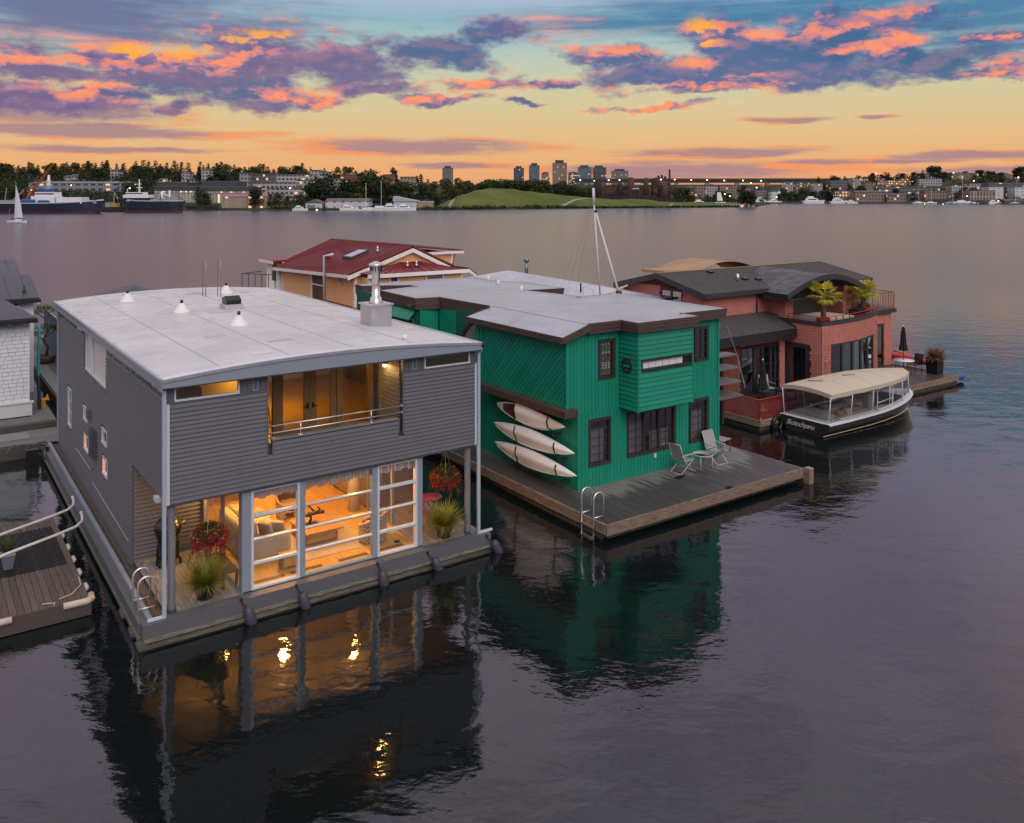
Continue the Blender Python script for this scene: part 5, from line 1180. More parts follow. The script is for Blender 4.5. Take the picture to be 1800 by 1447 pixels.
sp = thing('paddle_board', 'teal paddle board leaning upright beside the white shingled wall', 'paddle board', (.36, 22.6, .5))
m = MB(); m.smooth = True
def sup(u, v):
    t = u; w = .26*math.sin(math.pi*min(1, max(0, .05+.95*t)))**.45; a = 2*math.pi*v
    return (.36+.06*math.sin(a)-.06*math.sin(t*3.0), 22.6+w*math.cos(a)+.5*t*0, .55+3.7*t)
m.grid(lambda u, v: sup(v, u), 12, 18, closed_u=True); part('board', m, mat_paint('teal_board', (.03, .30, .27), .35, .08), sp)
m = MB(); m.smooth = True; m.grid(lambda u, v: sup(v*.40, u), 12, 10, closed_u=True)
m.v = [(.36+(x-.36)*1.12, 22.6+(y-22.6)*1.05, z) for x, y, z in m.v]; part('cover', m, mat_paint('navy_cover', (.02, .045, .08), .7), sp)
m = MB(); m.prism([(.52, 22.55, .9), (.74, 22.55, .85), (.66, 22.55, 1.15)], (0, .02, 0)); part('fin', m, mat_paint('orange_fin', (.75, .25, .02), .5), sp)
m = MB(); m.box(.3, 22.8, .5, .6, 23.1, .85); solo('tote', m, MATS['orange_fin'], 'small orange box on the boards below the teal paddle board', 'box', (.3, 22.8, .5), own=False)

bl = thing('houseboat', 'blue walled houseboat with brown scalloped roof edge behind the grey house at left', 'houseboat', (3.2, 32, 0))
BLUEW = mat_paint('dusty_blue_wall', (.05, .11, .15), .6); part('wall', bx(2.75, 31, .4, 8, 42, 3.3), BLUEW, bl); part('float_deck', bx(2.0, 30.3, -.05, 8.4, 44, .45), PIERW, bl)
m = MB(); m.hexa([(2.2, 30.4, 3.3), (8.2, 30.4, 3.3), (8.2, 42.2, 3.3), (2.2, 42.2, 3.3), (3.6, 33, 3.5), (7, 33, 3.5), (7, 40, 3.5), (3.6, 40, 3.5)]); part('roof', m, mat_paint('brown_roof', (.12, .10, .10), .6), bl)
for k in range(14): part('roof_scallop', MB().lathe([(.0, 3.24), (.13, 3.25), (.13, 3.30)], 8, (2.25, 30.7+k*.8, 0)), CREAM, bl)
dh = thing('houseboat', 'house with dark hipped roof peak showing above the grey house roof', 'houseboat', (5.0, 22.4, 0))
part('wall', bx(3.3, 22.4, .4, 6.9, 29, 4.5), mat_paint('mauve_wall', (.16, .13, .15), .7), dh); m = MB(); m.add([(2.9, 22.0, 4.5), (7.2, 22, 4.5), (7.2, 29.4, 4.5), (2.9, 29.4, 4.5), (4.75, 25.3, 5.42), (4.95, 26.4, 5.42)], [(0, 1, 4), (1, 2, 5, 4), (2, 3, 5), (3, 0, 4, 5), (3, 2, 1, 0)]); part('roof', m, SROOF, dh)
fd = thing('floating_dock', 'concrete grey floating walkway behind the grey house at the left', 'dock', (1.9, 24, 0)); part('deck_slab', bx(1.4, 22, .05, 2.4, 44, .42), mat_paint('pale_concrete', (.24, .24, .235), .7, .12), fd); part('edge_beam', bx(1.32, 22, -.05, 1.39, 44, .36), PIERD, fd)

bz = thing('potted_tree', 'bonsai shaped tree in a round brown pot by the far walkway at left', 'potted tree', (2.0, 34.5, .42), own=True)
LEAFG = mat_leaf('bonsai_leaf', (.05, .08, .012), (.13, .16, .03)); m = MB(); m.lathe([(.25, 0), (.45, .12), (.5, .35), (.42, .45), (.38, .4)], 14); part('pot', m, mat_paint('brown_pot', (.09, .065, .05), .5), bz)
m = MB(); m.tube([(0, 0, .4), (.1, .05, .9), (-.15, 0, 1.3), (.1, .0, 1.8), (-.1, 0, 2.9)], [.09, .08, .06, .05, .03], 6)
for q in ((-.6, 0, 1.7), (.55, .2, 1.9), (-.5, .1, 2.9), (.4, 0, 3.0)): m.tube([(0, 0, q[2]-.45), q], .03, 5)
part('trunk', m, LOGM, bz); m = MB()
for (cx, cy_, cz, rr) in ((-.6, 0, 1.75, .5), (.5, .2, 1.95, .5), (0, 0, 2.05, .55), (-.55, .1, 2.95, .45), (.3, 0, 3.1, .5), (-.1, .1, 3.15, .4)):
    for i in range(150):
        a = random.uniform(0, 6.28); r = rr*random.random()**.5; x, y, z = cx+r*math.cos(a), cy_+r*math.sin(a), cz+random.gauss(0, .07); s = .05
        d = Vector((random.gauss(0, 1), random.gauss(0, 1), random.gauss(0, .6))).normalized()*s; e = d.orthogonal().normalized()*s*.6; p = Vector((x, y, z)); m.poly([p-d, p+e, p+d, p-e])
part('foliage', m, LEAFG, bz)

# near float at the bottom left with mat, pipes and planter
nf = thing('floating_dock', 'brown plank float with black rubber mat and pale bumpers at bottom left', 'dock', (-.9, 2.05, 0))
part('frame', bx(-6.0, 2.05, -.1, -.88, 8.3, .33), PIERD, nf); part('edge_beam', bx(-6.0, 1.98, .02, -.86, 2.045, .41), DECKB, nf)
for i in range(34): part('deck_plank', bx(-.88-(i+1)*.15+.005, 2.05, .335, -.88-i*.15-.005, 8.3, .385+.004*(i % 3)), mat_wood('brown_float_board', (.075, .055, .045), (.125, .098, .08), .75, (12, 1, 12), .4), nf)
BUMP = mat_paint('ivory_bumper', (.55, .48, .42), .6, .12, 5.)
for y in (3.0, 4.0, 4.95, 5.9, 6.9): m = MB(); m.tube([(-.84, y-.17, .27), (-.82, y-.1, .30), (-.82, y+.1, .30), (-.84, y+.17, .27)], [.03, .06, .06, .03], 8); part('bumper', m, BUMP, nf)
m = MB(); m.tube([(-1.45, 2.0, .36), (-.95, 1.98, .36), (-.84, 2.08, .36), (-.82, 2.3, .36)], .08, 8); part('bumper', m, BUMP, nf); m = MB(); m.tube([(-3.2, 1.97, .36), (-2.5, 1.97, .36)], .08, 8); part('bumper', m, BUMP, nf)
m = MB(); m.tube([(-1.5, 2.35, .41), (-1.2, 2.5, .40), (-.95, 2.9, .41), (-.93, 3.4, .41)], .012, 5); m.tube([(-1.85, 2.3, .41), (-1.6, 2.2, .41), (-1.65, 2.05, .40), (-1.8, 2.0, .3)], .012, 5); part('rope', m, BUMP, nf)
mt2 = thing('rubber_mat', 'black diamond grid rubber mat lying on the brown float', 'mat', (-2.0, 5.8, .40)); m = MB()
def strip(a, b, w, z0, z1):
    a, b = Vector((*a, 0)), Vector((*b, 0)); d = (b-a).normalized(); nn = Vector((-d.y, d.x, 0))*w/2
    m.hexa([(v.x, v.y, z0) for v in (a-nn, b-nn, b+nn, a+nn)]+[(v.x, v.y, z1) for v in (a-nn, b-nn, b+nn, a+nn)])
x0, x1, y0, y1 = -2.9, -1.05, 4.45, 7.5
for k in range(-22, 36):
    for s in (1, -1):
        cx = x0+k*.11
        ya, yb = y0, y1; xa = cx+(0 if s > 0 else (y1-y0)/1.7); xb = cx+((y1-y0)/1.7 if s > 0 else 0)
        A, B = Vector((xa, ya)), Vector((xb, yb)); 
        def cl(A, B):
            t0, t1 = 0, 1; dx = B.x-A.x
            for lim, sg in ((x0, 1), (x1, -1)):
                fa, fb = sg*(A.x-lim), sg*(B.x-lim)
                if fa < 0 and fb < 0: return None
                if fa < 0: t0 = max(t0, fa/(fa-fb))
                if fb < 0: t1 = min(t1, fa/(fa-fb))
            return (A.lerp(B, t0), A.lerp(B, t1)) if t1 > t0 else None
        q = cl(A, B)
        if q and (q[1]-q[0]).length > .05: strip(q[0], q[1], .034, .392+.001*(s > 0), .412+.0012*(s > 0))
part('grid', m, mat_paint('black_rubber', (.016, .013, .013), .7), mt2, kind='stuff'); part('backing', bx(-2.9, 4.45, .389, -1.05, 7.5, .3915), mat_paint('rubber_back', (.05, .035, .032), .8), mt2)
PIPE = mat_paint('ivory_pipe', (.60, .58, .55), .4, .06)
for y in (4.45, 5.9):
    ph = thing('guard_pipe', ('nearer' if y < 5 else 'farther')+' of two bent ivory pipes reaching over the brown float', 'pipe', (-2.6, y-.8, 1.3)); m = MB()
    m.tube([(-3.6, y-1.35, 1.16), (-2.5, y-.85, 1.28), (-1.3, y-.32, 1.32), (-.85, y-.08, 1.34), (-.66, y+.18, 1.36), (-.6, y+.55, 1.36), (-.58, y+.85, 1.36)], .036, 8); part('pipe', m, PIPE, ph)
    m = MB(); m.tube([(-.582, y+.80, 1.36), (-.578, y+.90, 1.36)], .044, 8); part('end_cap', m, WHITE, ph); m = MB(); m.tube([(-3.6, y-1.35, 1.16), (-3.6, y-1.35, .38)], .036, 8); part('post', m, PIPE, ph)
pp = thing('planter', 'square grey planter of thin grass blades on the brown float', 'planter', (-2.33, 4.95, .42), own=True)
m = MB(); m.hexa([(-.10, -.10, 0), (.10, -.10, 0), (.10, .10, 0), (-.10, .10, 0), (-.15, -.15, .36), (.15, -.15, .36), (.15, .15, .36), (-.15, .15, .36)]); part('pot', m, mat_paint('blue_grey_pot', (.13, .15, .19), .5), pp)
m = MB()
for a, b in (((-.16, -.16), (.16, -.12)), ((-.16, .12), (.16, .16)), ((-.16, -.12), (-.12, .12)), ((.12, -.12), (.16, .12))): m.box(a[0], a[1], .361, b[0], b[1], .40)
part('rim', m, mat_paint('pale_pot_rim', (.30, .32, .34), .5), pp)
def blades(n, L, rad, r0, z0, droop, w=.012, up=.7, seed=1):
    rg = random.Random(seed); m = MB()
    for i in range(n):
        a = rg.uniform(0, 6.283); e = rg.uniform(.12, 1.0)**.8*up; l = L*rg.uniform(.65, 1.1); d = Vector((math.cos(a), math.sin(a), 0)); pts = []; p = d*rg.uniform(0, r0)+Vector((0, 0, z0))
        th = math.pi/2-e*1.45; S = 5
        for s in range(S+1): pts.append(p.copy()); p = p+(d*math.cos(th)+Vector((0, 0, math.sin(th))))*(l/S); th -= droop*e*rg.uniform(.7, 1.3)/S
        sd = Vector((-d.y, d.x, 0)); vs = []
        for s, q in enumerate(pts): ww = w*(1-(s/S)**2.2)+.0012; vs += [q-sd*ww/2, q+sd*ww/2]
        m.add(vs, [(2*s, 2*s+1, 2*s+3, 2*s+2) for s in range(S)])
    return m
part('grass_blades', blades(140, .55, .2, .11, .34, .8, .012, .5, 3), mat_leaf('thin_grass', (.05, .07, .02), (.16, .17, .06)), pp)

# ------------------------------------------------------------------ things on and around the grey houseboat
ROPE = mat_paint('dark_rope', (.018, .016, .02), .8); FEND = mat_paint('purple_grey_fender', (.055, .048, .075), .45, .1, 4.); ALU = mat_metal('bright_aluminium', (.72, .72, .72), .28)
fl = ['leftmost dark fender hanging off the front beam below the porch', 'second dark fender, below the left window post', 'third dark fender, below the right window post', 'fourth dark fender, below the right porch', 'last dark fender, swung out at the right end of the grey float']
for (x, zt, sw), lb in zip(((1.98, .5, .20), (3.32, .48, .18), (5.48, .48, .10), (6.95, .42, .28), (8.82, .45, .34)), fl):
    t = thing('fender', lb, 'fender', (x, -.42, .05), 0, 'fenders along the grey float', own=True)
    m = MB(); m.tube([(-.03, .08, zt), (-.02, .02, zt-.1), (sw*.3, -.05, zt-.22)], .016, 5); m.lathe([(.03, 0), (.045, .02), (.03, .05)], 8, (-.03, .05, zt-.06)); part('rope', m, ROPE, t)
    a, b = Vector((sw*.32, -.09, zt-.16)), Vector((sw*1.15, -.14, -.34)); m = MB(); k = [0, .04, .14, .5, .86, .96, 1.]; r = [.03, .07, .115, .130, .115, .07, .02]
    m.tube([a.lerp(b, q) for q in k], r, 12); part('body', m, FEND, t)
def swim_ladder(lb, at, rz):
    t = thing('swim_ladder', lb, 'ladder', at, rz, None, own=True)
    for y in (-.27, .27):
        pts = [(-.10, y, -1.0), (-.10, y, .62)]+[(.09-.19*math.cos(math.pi*k/8), y, .62+.19*math.sin(math.pi*k/8)) for k in range(1, 8)]+[(.28, y, .62), (.28, y, .04)]
        m = MB(); m.tube(pts, .024, 8); m.tube([(-.10, y, .10), (.30, y, .10)], .018, 6); part('side_rail', m, ALU, t)
    for z in (-.18, -.50, -.85): part('step', bx(-.17, -.27, z, -.06, .27, z+.04), ALU, t)
    return t
swim_ladder('bright aluminium swim ladder at the front left corner of the grey float', (-.07, .56, .50), 0)
swim_ladder('aluminium swim ladder on the left edge of the green house deck', (11.93, -1.12, .50), 0)

def hanging_basket(lb, at, zt, seed, red):
    t = thing('hanging_basket', lb, 'hanging basket', at, 0, 'flower baskets hanging at the porch corners', own=True); rg = random.Random(seed)
    m = MB()
    for k in range(3): a = k*2.09; m.tube([(0, 0, zt-at[2]-.12), (.22*math.cos(a), .22*math.sin(a), .12)], .005, 4)
    m.tube([(0, 0, zt-at[2]), (0, 0, zt-at[2]-.12)], .01, 5); part('chain', m, GALV, t)
    m = MB(); m.lathe([(.02, -.20), (.16, -.16), (.24, .02), (.25, .05)], 14); part('basket', m, mat_paint('coir', (.06, .045, .03), .9), t)
    leaf, fl_, ye = MB(), MB(), MB()
    def card(m, p, s, up=.6):
        d = Vector((rg.gauss(0, 1), rg.gauss(0, 1), rg.gauss(0, up))).normalized(); e = d.cross(Vector((rg.gauss(0, 1), rg.gauss(0, 1), rg.gauss(0, 1)))).normalized(); m.poly([p-d*s, p+e*s*.55, p+d*s, p-e*s*.55])
    for i in range(900):
        a = rg.uniform(0, 6.283); u = rg.random(); th = math.pi*(.02+.64*u); r = .40*rg.uniform(.72, 1.05)
        p = Vector((r*1.02*math.sin(th)*math.cos(a), r*1.02*math.sin(th)*math.sin(a), .02+r*.80*math.cos(th)))
        card(leaf, p, rg.uniform(.022, .04))
    for i in range(520):
        a = rg.uniform(0, 6.283); th = math.pi*rg.triangular(.22, .80, .60); r = .43*rg.uniform(.88, 1.06); p = Vector((r*math.sin(th)*math.cos(a), r*math.sin(th)*math.sin(a), .02+r*.84*math.cos(th)))
        for k in range(2): card(fl_, p+Vector((rg.gauss(0, .012), rg.gauss(0, .012), rg.gauss(0, .012))), rg.uniform(.02, .034), 1)
    for i in range(26):      # trailing stems below the ball
        a = rg.uniform(0, 6.283); r = .40*rg.uniform(.7, 1.05); z0 = -.08-rg.random()*.12; n = rg.randint(5, 12)
        for k in range(n):
            p = Vector((r*math.cos(a)*(1+.02*k), r*math.sin(a)*(1+.02*k), z0-.028*k)); card(leaf, p, .026)
            if rg.random() < .55: card(fl_, p+Vector((rg.gauss(0, .015), rg.gauss(0, .015), -.01)), .028, 1)
    for i in range(60):      # shoots poking out of the top
        a = rg.uniform(0, 6.283); th = rg.uniform(0, 1.2); 
        for k in range(4): r = .40+.035*k; card(leaf if k < 3 else fl_, Vector((r*math.sin(th)*math.cos(a), r*math.sin(th)*math.sin(a), .0+r*.8*math.cos(th))), .022)
    for i in range(16):
        a = rg.uniform(0, 6.283); th = math.pi*rg.uniform(.15, .5); r = .44; p = Vector((r*math.sin(th)*math.cos(a), r*math.sin(th)*math.sin(a), .02+r*.84*math.cos(th)))
        for k in range(4): card(ye, p, .026, 1)
    part('leaves', leaf, mat_leaf('fuchsia_leaf', (.025, .05, .012), (.08, .12, .03)), t, kind='stuff'); part('flowers', fl_, red, t, kind='stuff'); part('yellow_flowers', ye, mat_leaf('yellow_petal', (.65, .42, .03), (.8, .6, .08)), t, kind='stuff')
hanging_basket('hanging basket of crimson and pink flowers at the left porch of the grey house', (1.60, .95, 1.62), 2.93, 5, mat_leaf('crimson_petal', (.20, .008, .018), (.42, .03, .06)))
hanging_basket('hanging basket of orange red flowers at the right porch of the grey house', (8.05, .62, 1.92), 2.93, 9, mat_leaf('scarlet_petal', (.28, .02, .012), (.42, .06, .03)))
for lb, at, sd in (('spiky green grass plant in a glossy black pot on the left porch', (1.28, .22, .50), 1), ('spiky yellow green grass plant in a black pot on the right porch', (7.72, .12, .50), 2)):
    t = thing('potted_grass', lb, 'potted plant', at, 0, 'spiky plants in black pots on the porches', own=True)
    m = MB(); m.lathe([(.13, 0), (.17, .03), (.235, .26), (.24, .36), (.215, .37), (.20, .33)], 20); part('pot', m, BLACK, t); part('soil', MB().disc((0, 0, .33), .205), PIERD, t)
    part('blades', blades(620, .74, .3, .10, .33, .55, .015, .98, sd), mat_leaf('spiky_leaf', (.11, .14, .012), (.42, .40, .04), .45, 6.), t, kind='stuff'); part('dry_blades', blades(110, .66, .3, .12, .30, 1.5, .012, 1.1, sd+20), mat_leaf('straw_blade', (.16, .11, .05), (.42, .33, .16), .6, 6.), t, kind='stuff')
# kettle grill on the left porch
gl = thing('barbecue_grill', 'black kettle barbecue grill with copper lid glow standing by the porch wall', 'grill', (1.05, 2.75, .50), 0, None, own=True)
m = MB(); m.lathe([(.0, .62), (.16, .63), (.29, .74), (.33, .86), (.33, .88)], 20); part('bowl', m, BLACK, gl)
m = MB(); m.lathe([(.335, .885), (.32, 1.0), (.24, 1.12), (.10, 1.18), (.0, 1.19)], 20); part('lid', m, mat_paint('grill_lid', (.035, .028, .024), .25, .1), gl)
for a in (.3, 1.87, 3.44, 5.0): part('leg', MB().tube([(.27*math.cos(a), .27*math.sin(a), .75), (.30*math.cos(a), .30*math.sin(a), .04)], .025, 6), BLACK, gl)
part('shelf', bx(-.25, -.25, .18, .25, .25, .20), DARK, gl); part('cabinet', bx(-.22, -.24, .21, .22, .2, .60), DARK, gl)
m = MB(); m.tube([(.30, -.1, 1.0), (.40, -.06, 1.03), (.40, .06, 1.03), (.30, .1, 1.0)], .014, 6); part('handle', m, ALU, gl)
for s in (-1, 1): part('wheel', MB().lathe([(.08, -.02), (.085, 0), (.08, .02)], 14, (.26*s, -.2, .085), 'x'), BLACK, gl)
# slatted bench beside the glass
bn = thing('slatted_bench', 'small dark slatted bench beside the glass on the left porch', 'bench', (1.93, 1.05, .50), 0, None, own=True)
for i in range(8): part('slat', bx(-.19+i*.05, -.70, .38, -.155+i*.05, .70, .405), DECKB, bn)
for x in (-.16, .16):
    for y in (-.62, .62): part('leg', bx(x-.025, y-.03, 0, x+.025, y+.03, .379), DECKB, bn)
# red bistro set on the right porch
REDB = mat_paint('raspberry_metal', (.30, .035, .06), .4, .06)
tb = thing('bistro_table', 'round raspberry red folding bistro table on the right porch', 'table', (8.0, 1.35, .50), 0, None, own=True)
m = MB(); m.lathe([(.0, .69), (.315, .69), (.325, .70), (.325, .715), (.31, .722), (.0, .722)], 28); part('table_top', m, REDB, tb)
for a in (.4, 1.97, 3.54, 5.1): part('leg', MB().tube([(.22*math.cos(a), .22*math.sin(a), .69), (-.2*math.cos(a)*.9+.05, -.2*math.sin(a)*.9, .0)], .012, 6), REDB, tb)
def bistro_chair(lb, at, rz):
    t = thing('bistro_chair', lb, 'chair', at, rz, 'red folding chairs on the right porch', own=True)
    for i in range(5): part('seat_slat', bx(-.19+i*.078, -.19, .43, -.19+i*.078+.062, .19, .445), REDB, t)
    for s in (-1, 1):
        part('leg', MB().tube([(-.17, .19*s, .86), (.16, .19*s, .0)], .012, 6), REDB, t); part('leg', MB().tube([(.18, .17*s, .43), (-.20, .17*s, .0)], .012, 6), REDB, t)
    for z in (.70, .80): part('back_slat', bx(-.165+(.8-z)*.4, -.19, z-.03, -.15+(.8-z)*.4, .19, z+.03), REDB, t)
bistro_chair('red folding bistro chair left of the red table', (7.5, 1.0, .50), .4); bistro_chair('red folding bistro chair behind the red table', (7.95, 2.05, .50), -1.5)

# ------------------------------------------------------------------ living-room furniture
LIN = mat_paint('oat_linen', (.42, .36, .27), .9, .08, 6.); CUSH = mat_paint('stone_cushion', (.36, .31, .25), .9, .1, 8.); PATT = mat_paint('patterned_cushion', (.40, .33, .26), .9, .35, 14.); TANW = mat_wood('teak', (.27, .15, .06), (.38, .22, .10), .4, (9, 1, 9))
def softbox(m, x0, y0, z0, x1, y1, z1, r=.05):
    c = Vector(((x0+x1)/2, (y0+y1)/2, (z0+z1)/2)); h = Vector((x1-x0, y1-y0, z1-z0))/2; e = min(.5, r/min(h)*1.0); m.smooth = True
    def f(u, v):
        a, b = (u-.5)*2*math.pi, (v-.5)*math.pi; k = .38
        p = lambda t: math.copysign(abs(t)**k, t)
        return (c.x+h.x*p(math.cos(b))*p(math.cos(a)), c.y+h.y*p(math.cos(b))*p(math.sin(a)), c.z+h.z*p(math.sin(b)))
    m.grid(f, 20, 12, closed_u=True); m.smooth = False; return m
so_ = thing('sofa', 'pale oat linen sofa with soft back cushions in the lit living room', 'sofa', (3.2, 2.5, .51), 0, None, own=True)
part('base', softbox(MB(), -.55, -1.1, .06, .62, 1.1, .42), LIN, so_); part('backrest', softbox(MB(), -.66, -1.12, .06, -.40, 1.12, .92), LIN, so_)
for y in (-1.06, 1.06): part('armrest', softbox(MB(), -.64, y-.13, .05, .62, y+.13, .64), LIN, so_)
for k in range(3): part('seat_cushion', softbox(MB(), -.40, -.91+k*.61, .40, .62, -.31+k*.61, .56), LIN, so_); part('back_cushion', softbox(MB(), -.42, -.90+k*.61, .55, -.18, -.33+k*.61, .98), CUSH, so_)
for lb, at, rz, ma in (('patterned cushion leaning on the near end of the sofa', (3.25, 1.72, 1.22), .5, PATT), ('plain rust cushion on the far end of the sofa', (3.1, 3.2, 1.22), -.4, TANW), ('small white fan patterned cushion on the sofa arm', (3.55, 1.75, 1.18), .9, CUSH)):
    m = MB(); softbox(m, -.07, -.22, -.2, .07, .22, .2); o = solo('cushion', m, ma, lb, 'cushion', at, rz); o.rotation_euler[1] = -.35
ct = thing('coffee_table', 'low teak chest coffee table in the lit living room', 'table', (4.72, 2.0, .51), 0, None, own=True)
part('chest', bx(-.42, -.35, .03, .52, .62, .40), TANW, ct); part('table_top', bx(-.50, -.68, .401, .56, .66, .45), TANW, ct); part('drawer', bx(-.36, -.365, .08, .46, -.351, .36), OAK, ct)
scu = thing('sculpture', 'dark bronze flying figure sculpture on the teak coffee table', 'sculpture', (4.62, 2.0, .96), 0, None, own=True); BRZ = mat_paint('dark_bronze', (.03, .022, .018), .35, .1)
part('base', bx(-.16, -.10, 0, .16, .10, .03), BRZ, scu); m = MB(); m.tube([(-.05, 0, .03), (.0, 0, .16), (-.06, 0, .26)], [.04, .03, .05], 8); m.tube([(-.32, 0, .24), (-.1, 0, .27), (.12, 0, .28), (.3, .02, .24)], [.02, .06, .055, .035], 8); m.tube([(.1, .03, .3), (.02, .12, .42), (-.12, .18, .50)], [.03, .022, .012], 6); m.tube([(.1, -.03, .3), (.2, -.14, .4), (.1, -.2, .5)], [.03, .022, .012], 6); m.lathe([(.0, .20), (.05, .23), (.055, .27), (.0, .32)], 10, (.34, .02, 0)); part('figure', m, BRZ, scu)
WICK = mat_paint('pale_wicker', (.40, .32, .24), .8, .2, 20.); WICKD = mat_paint('wicker_gap', (.07, .05, .04), .9)
def wicker_chair(lb, at, rz):
    t = thing('wicker_chair', lb, 'armchair', at, rz, 'wicker tub chairs in the lit living room', own=True); core, w, h = MB(), MB(), MB()
    def top(a): return .46+.32*(.5-.5*math.cos(a))**1.2      # a=0 front, pi back
    N = 40
    core.smooth = True; core.grid(lambda u, v: (.36*math.cos(.35+u*(2*math.pi-.7)), .36*math.sin(.35+u*(2*math.pi-.7)), .05+(top(.35+u*(2*math.pi-.7))-.05)*v), N, 4); core.smooth = False
    part('shell', core, WICKD, t)
    for k in range(N):
        a = .35+(2*math.pi-.7)*(k+.5)/N; z1 = top(a); n = int((z1-.05)/.05)
        for j in range(n):
            if (j+k) % 2: continue
            z = .05+j*(z1-.05)/n; c, s_ = math.cos(a), math.sin(a); da = .085; pts = []
            for rr in (.365, .385):
                for (aa, zz) in ((a-da, z), (a+da, z), (a+da, z+.06), (a-da, z+.06)): pts.append((rr*math.cos(aa), rr*math.sin(aa), zz))
            q = pts; w.hexa([q[0], q[1], q[5], q[4], q[3], q[2], q[6], q[7]])
    part('weave', w, WICK, t, kind='stuff'); h.tube([(.37*math.cos(.35+u/30*(2*math.pi-.7)), .37*math.sin(.35+u/30*(2*math.pi-.7)), top(.35+u/30*(2*math.pi-.7))) for u in range(31)], .035, 7); part('rim', h, WICK, t)
    part('seat_cushion', softbox(MB(), -.27, -.27, .30, .30, .27, .46), PATT, t)
wicker_chair('pale wicker tub chair near the right window, facing into the room', (6.0, 1.05, .51), 2.3); wicker_chair('pale wicker tub chair beyond the coffee table, at the back of the room', (4.75, 4.0, .51), -1.9)
st = thing('side_table', 'small wooden side table in front of the sofa by the window', 'table', (3.55, .78, .51), 0, None, own=True); part('table_top', bx(-.26, -.16, .30, .26, .16, .34), TANW, st); part('drawer', bx(-.2, -.12, .03, .2, .12, .299), OAK, st)
for k in range(4): part('leg', bx(-.24+.43*(k % 2), -.15+.25*(k//2), 0, -.19+.43*(k % 2), -.10+.25*(k//2), .30), TANW, st)
rg_ = solo('rug', bx(-1.2, -1.3, 0, 1.2, 1.3, .012), mat_paint('straw_rug', (.44, .36, .25), .95, .15, 12.), 'straw coloured rug under the coffee table in the lit room', 'rug', (4.7, 2.1, .509))
dt = thing('dining_table', 'dark dining table seen at the back of the lit living room', 'table', (4.3, 6.6, .51), 0, None, own=True); part('table_top', bx(-.9, -.5, .70, .9, .5, .74), TANW, dt)
for k in range(4): part('leg', bx(-.85+1.64*(k % 2), -.45+.84*(k//2), 0, -.79+1.64*(k % 2), -.39+.84*(k//2), .70), BLACK, dt)
# upstairs, seen through the balcony doors
uc = thing('lounge_chair', 'dark lounge chair upstairs behind the balcony doors', 'chair', (3.75, 4.2, 3.42), .6, None, own=True); part('seat', softbox(MB(), -.35, -.35, .25, .35, .35, .42), DARK, uc); part('backrest', softbox(MB(), -.40, -.35, .35, -.2, .35, .95), DARK, uc)
for x in (-.3, .3):
    for y in (-.3, .3): part('leg', MB().tube([(x, y, .3), (x*1.1, y*1.1, 0)], .02, 6), TANW, uc)
uk = thing('desk', 'dark desk upstairs at the far side of the lit balcony room', 'desk', (4.1, 7.3, 3.42), 0, None, own=True); part('table_top', bx(-.9, -.4, .72, .9, .4, .76), BLACK, uk)
for x in (-.85, .8): part('leg', bx(x, -.35, 0, x+.05, .35, .72), BLACK, uk)
bd = thing('shelf_unit', 'low wooden shelf unit upstairs behind the left balcony pane', 'shelf', (3.3, 6.2, 3.42), 0, None, own=True); part('cabinet', bx(-.6, -.2, 0, .6, .2, .62), OAKD, bd); part('table_top', bx(-.62, -.22, .621, .62, .22, .66), OAKD, bd)

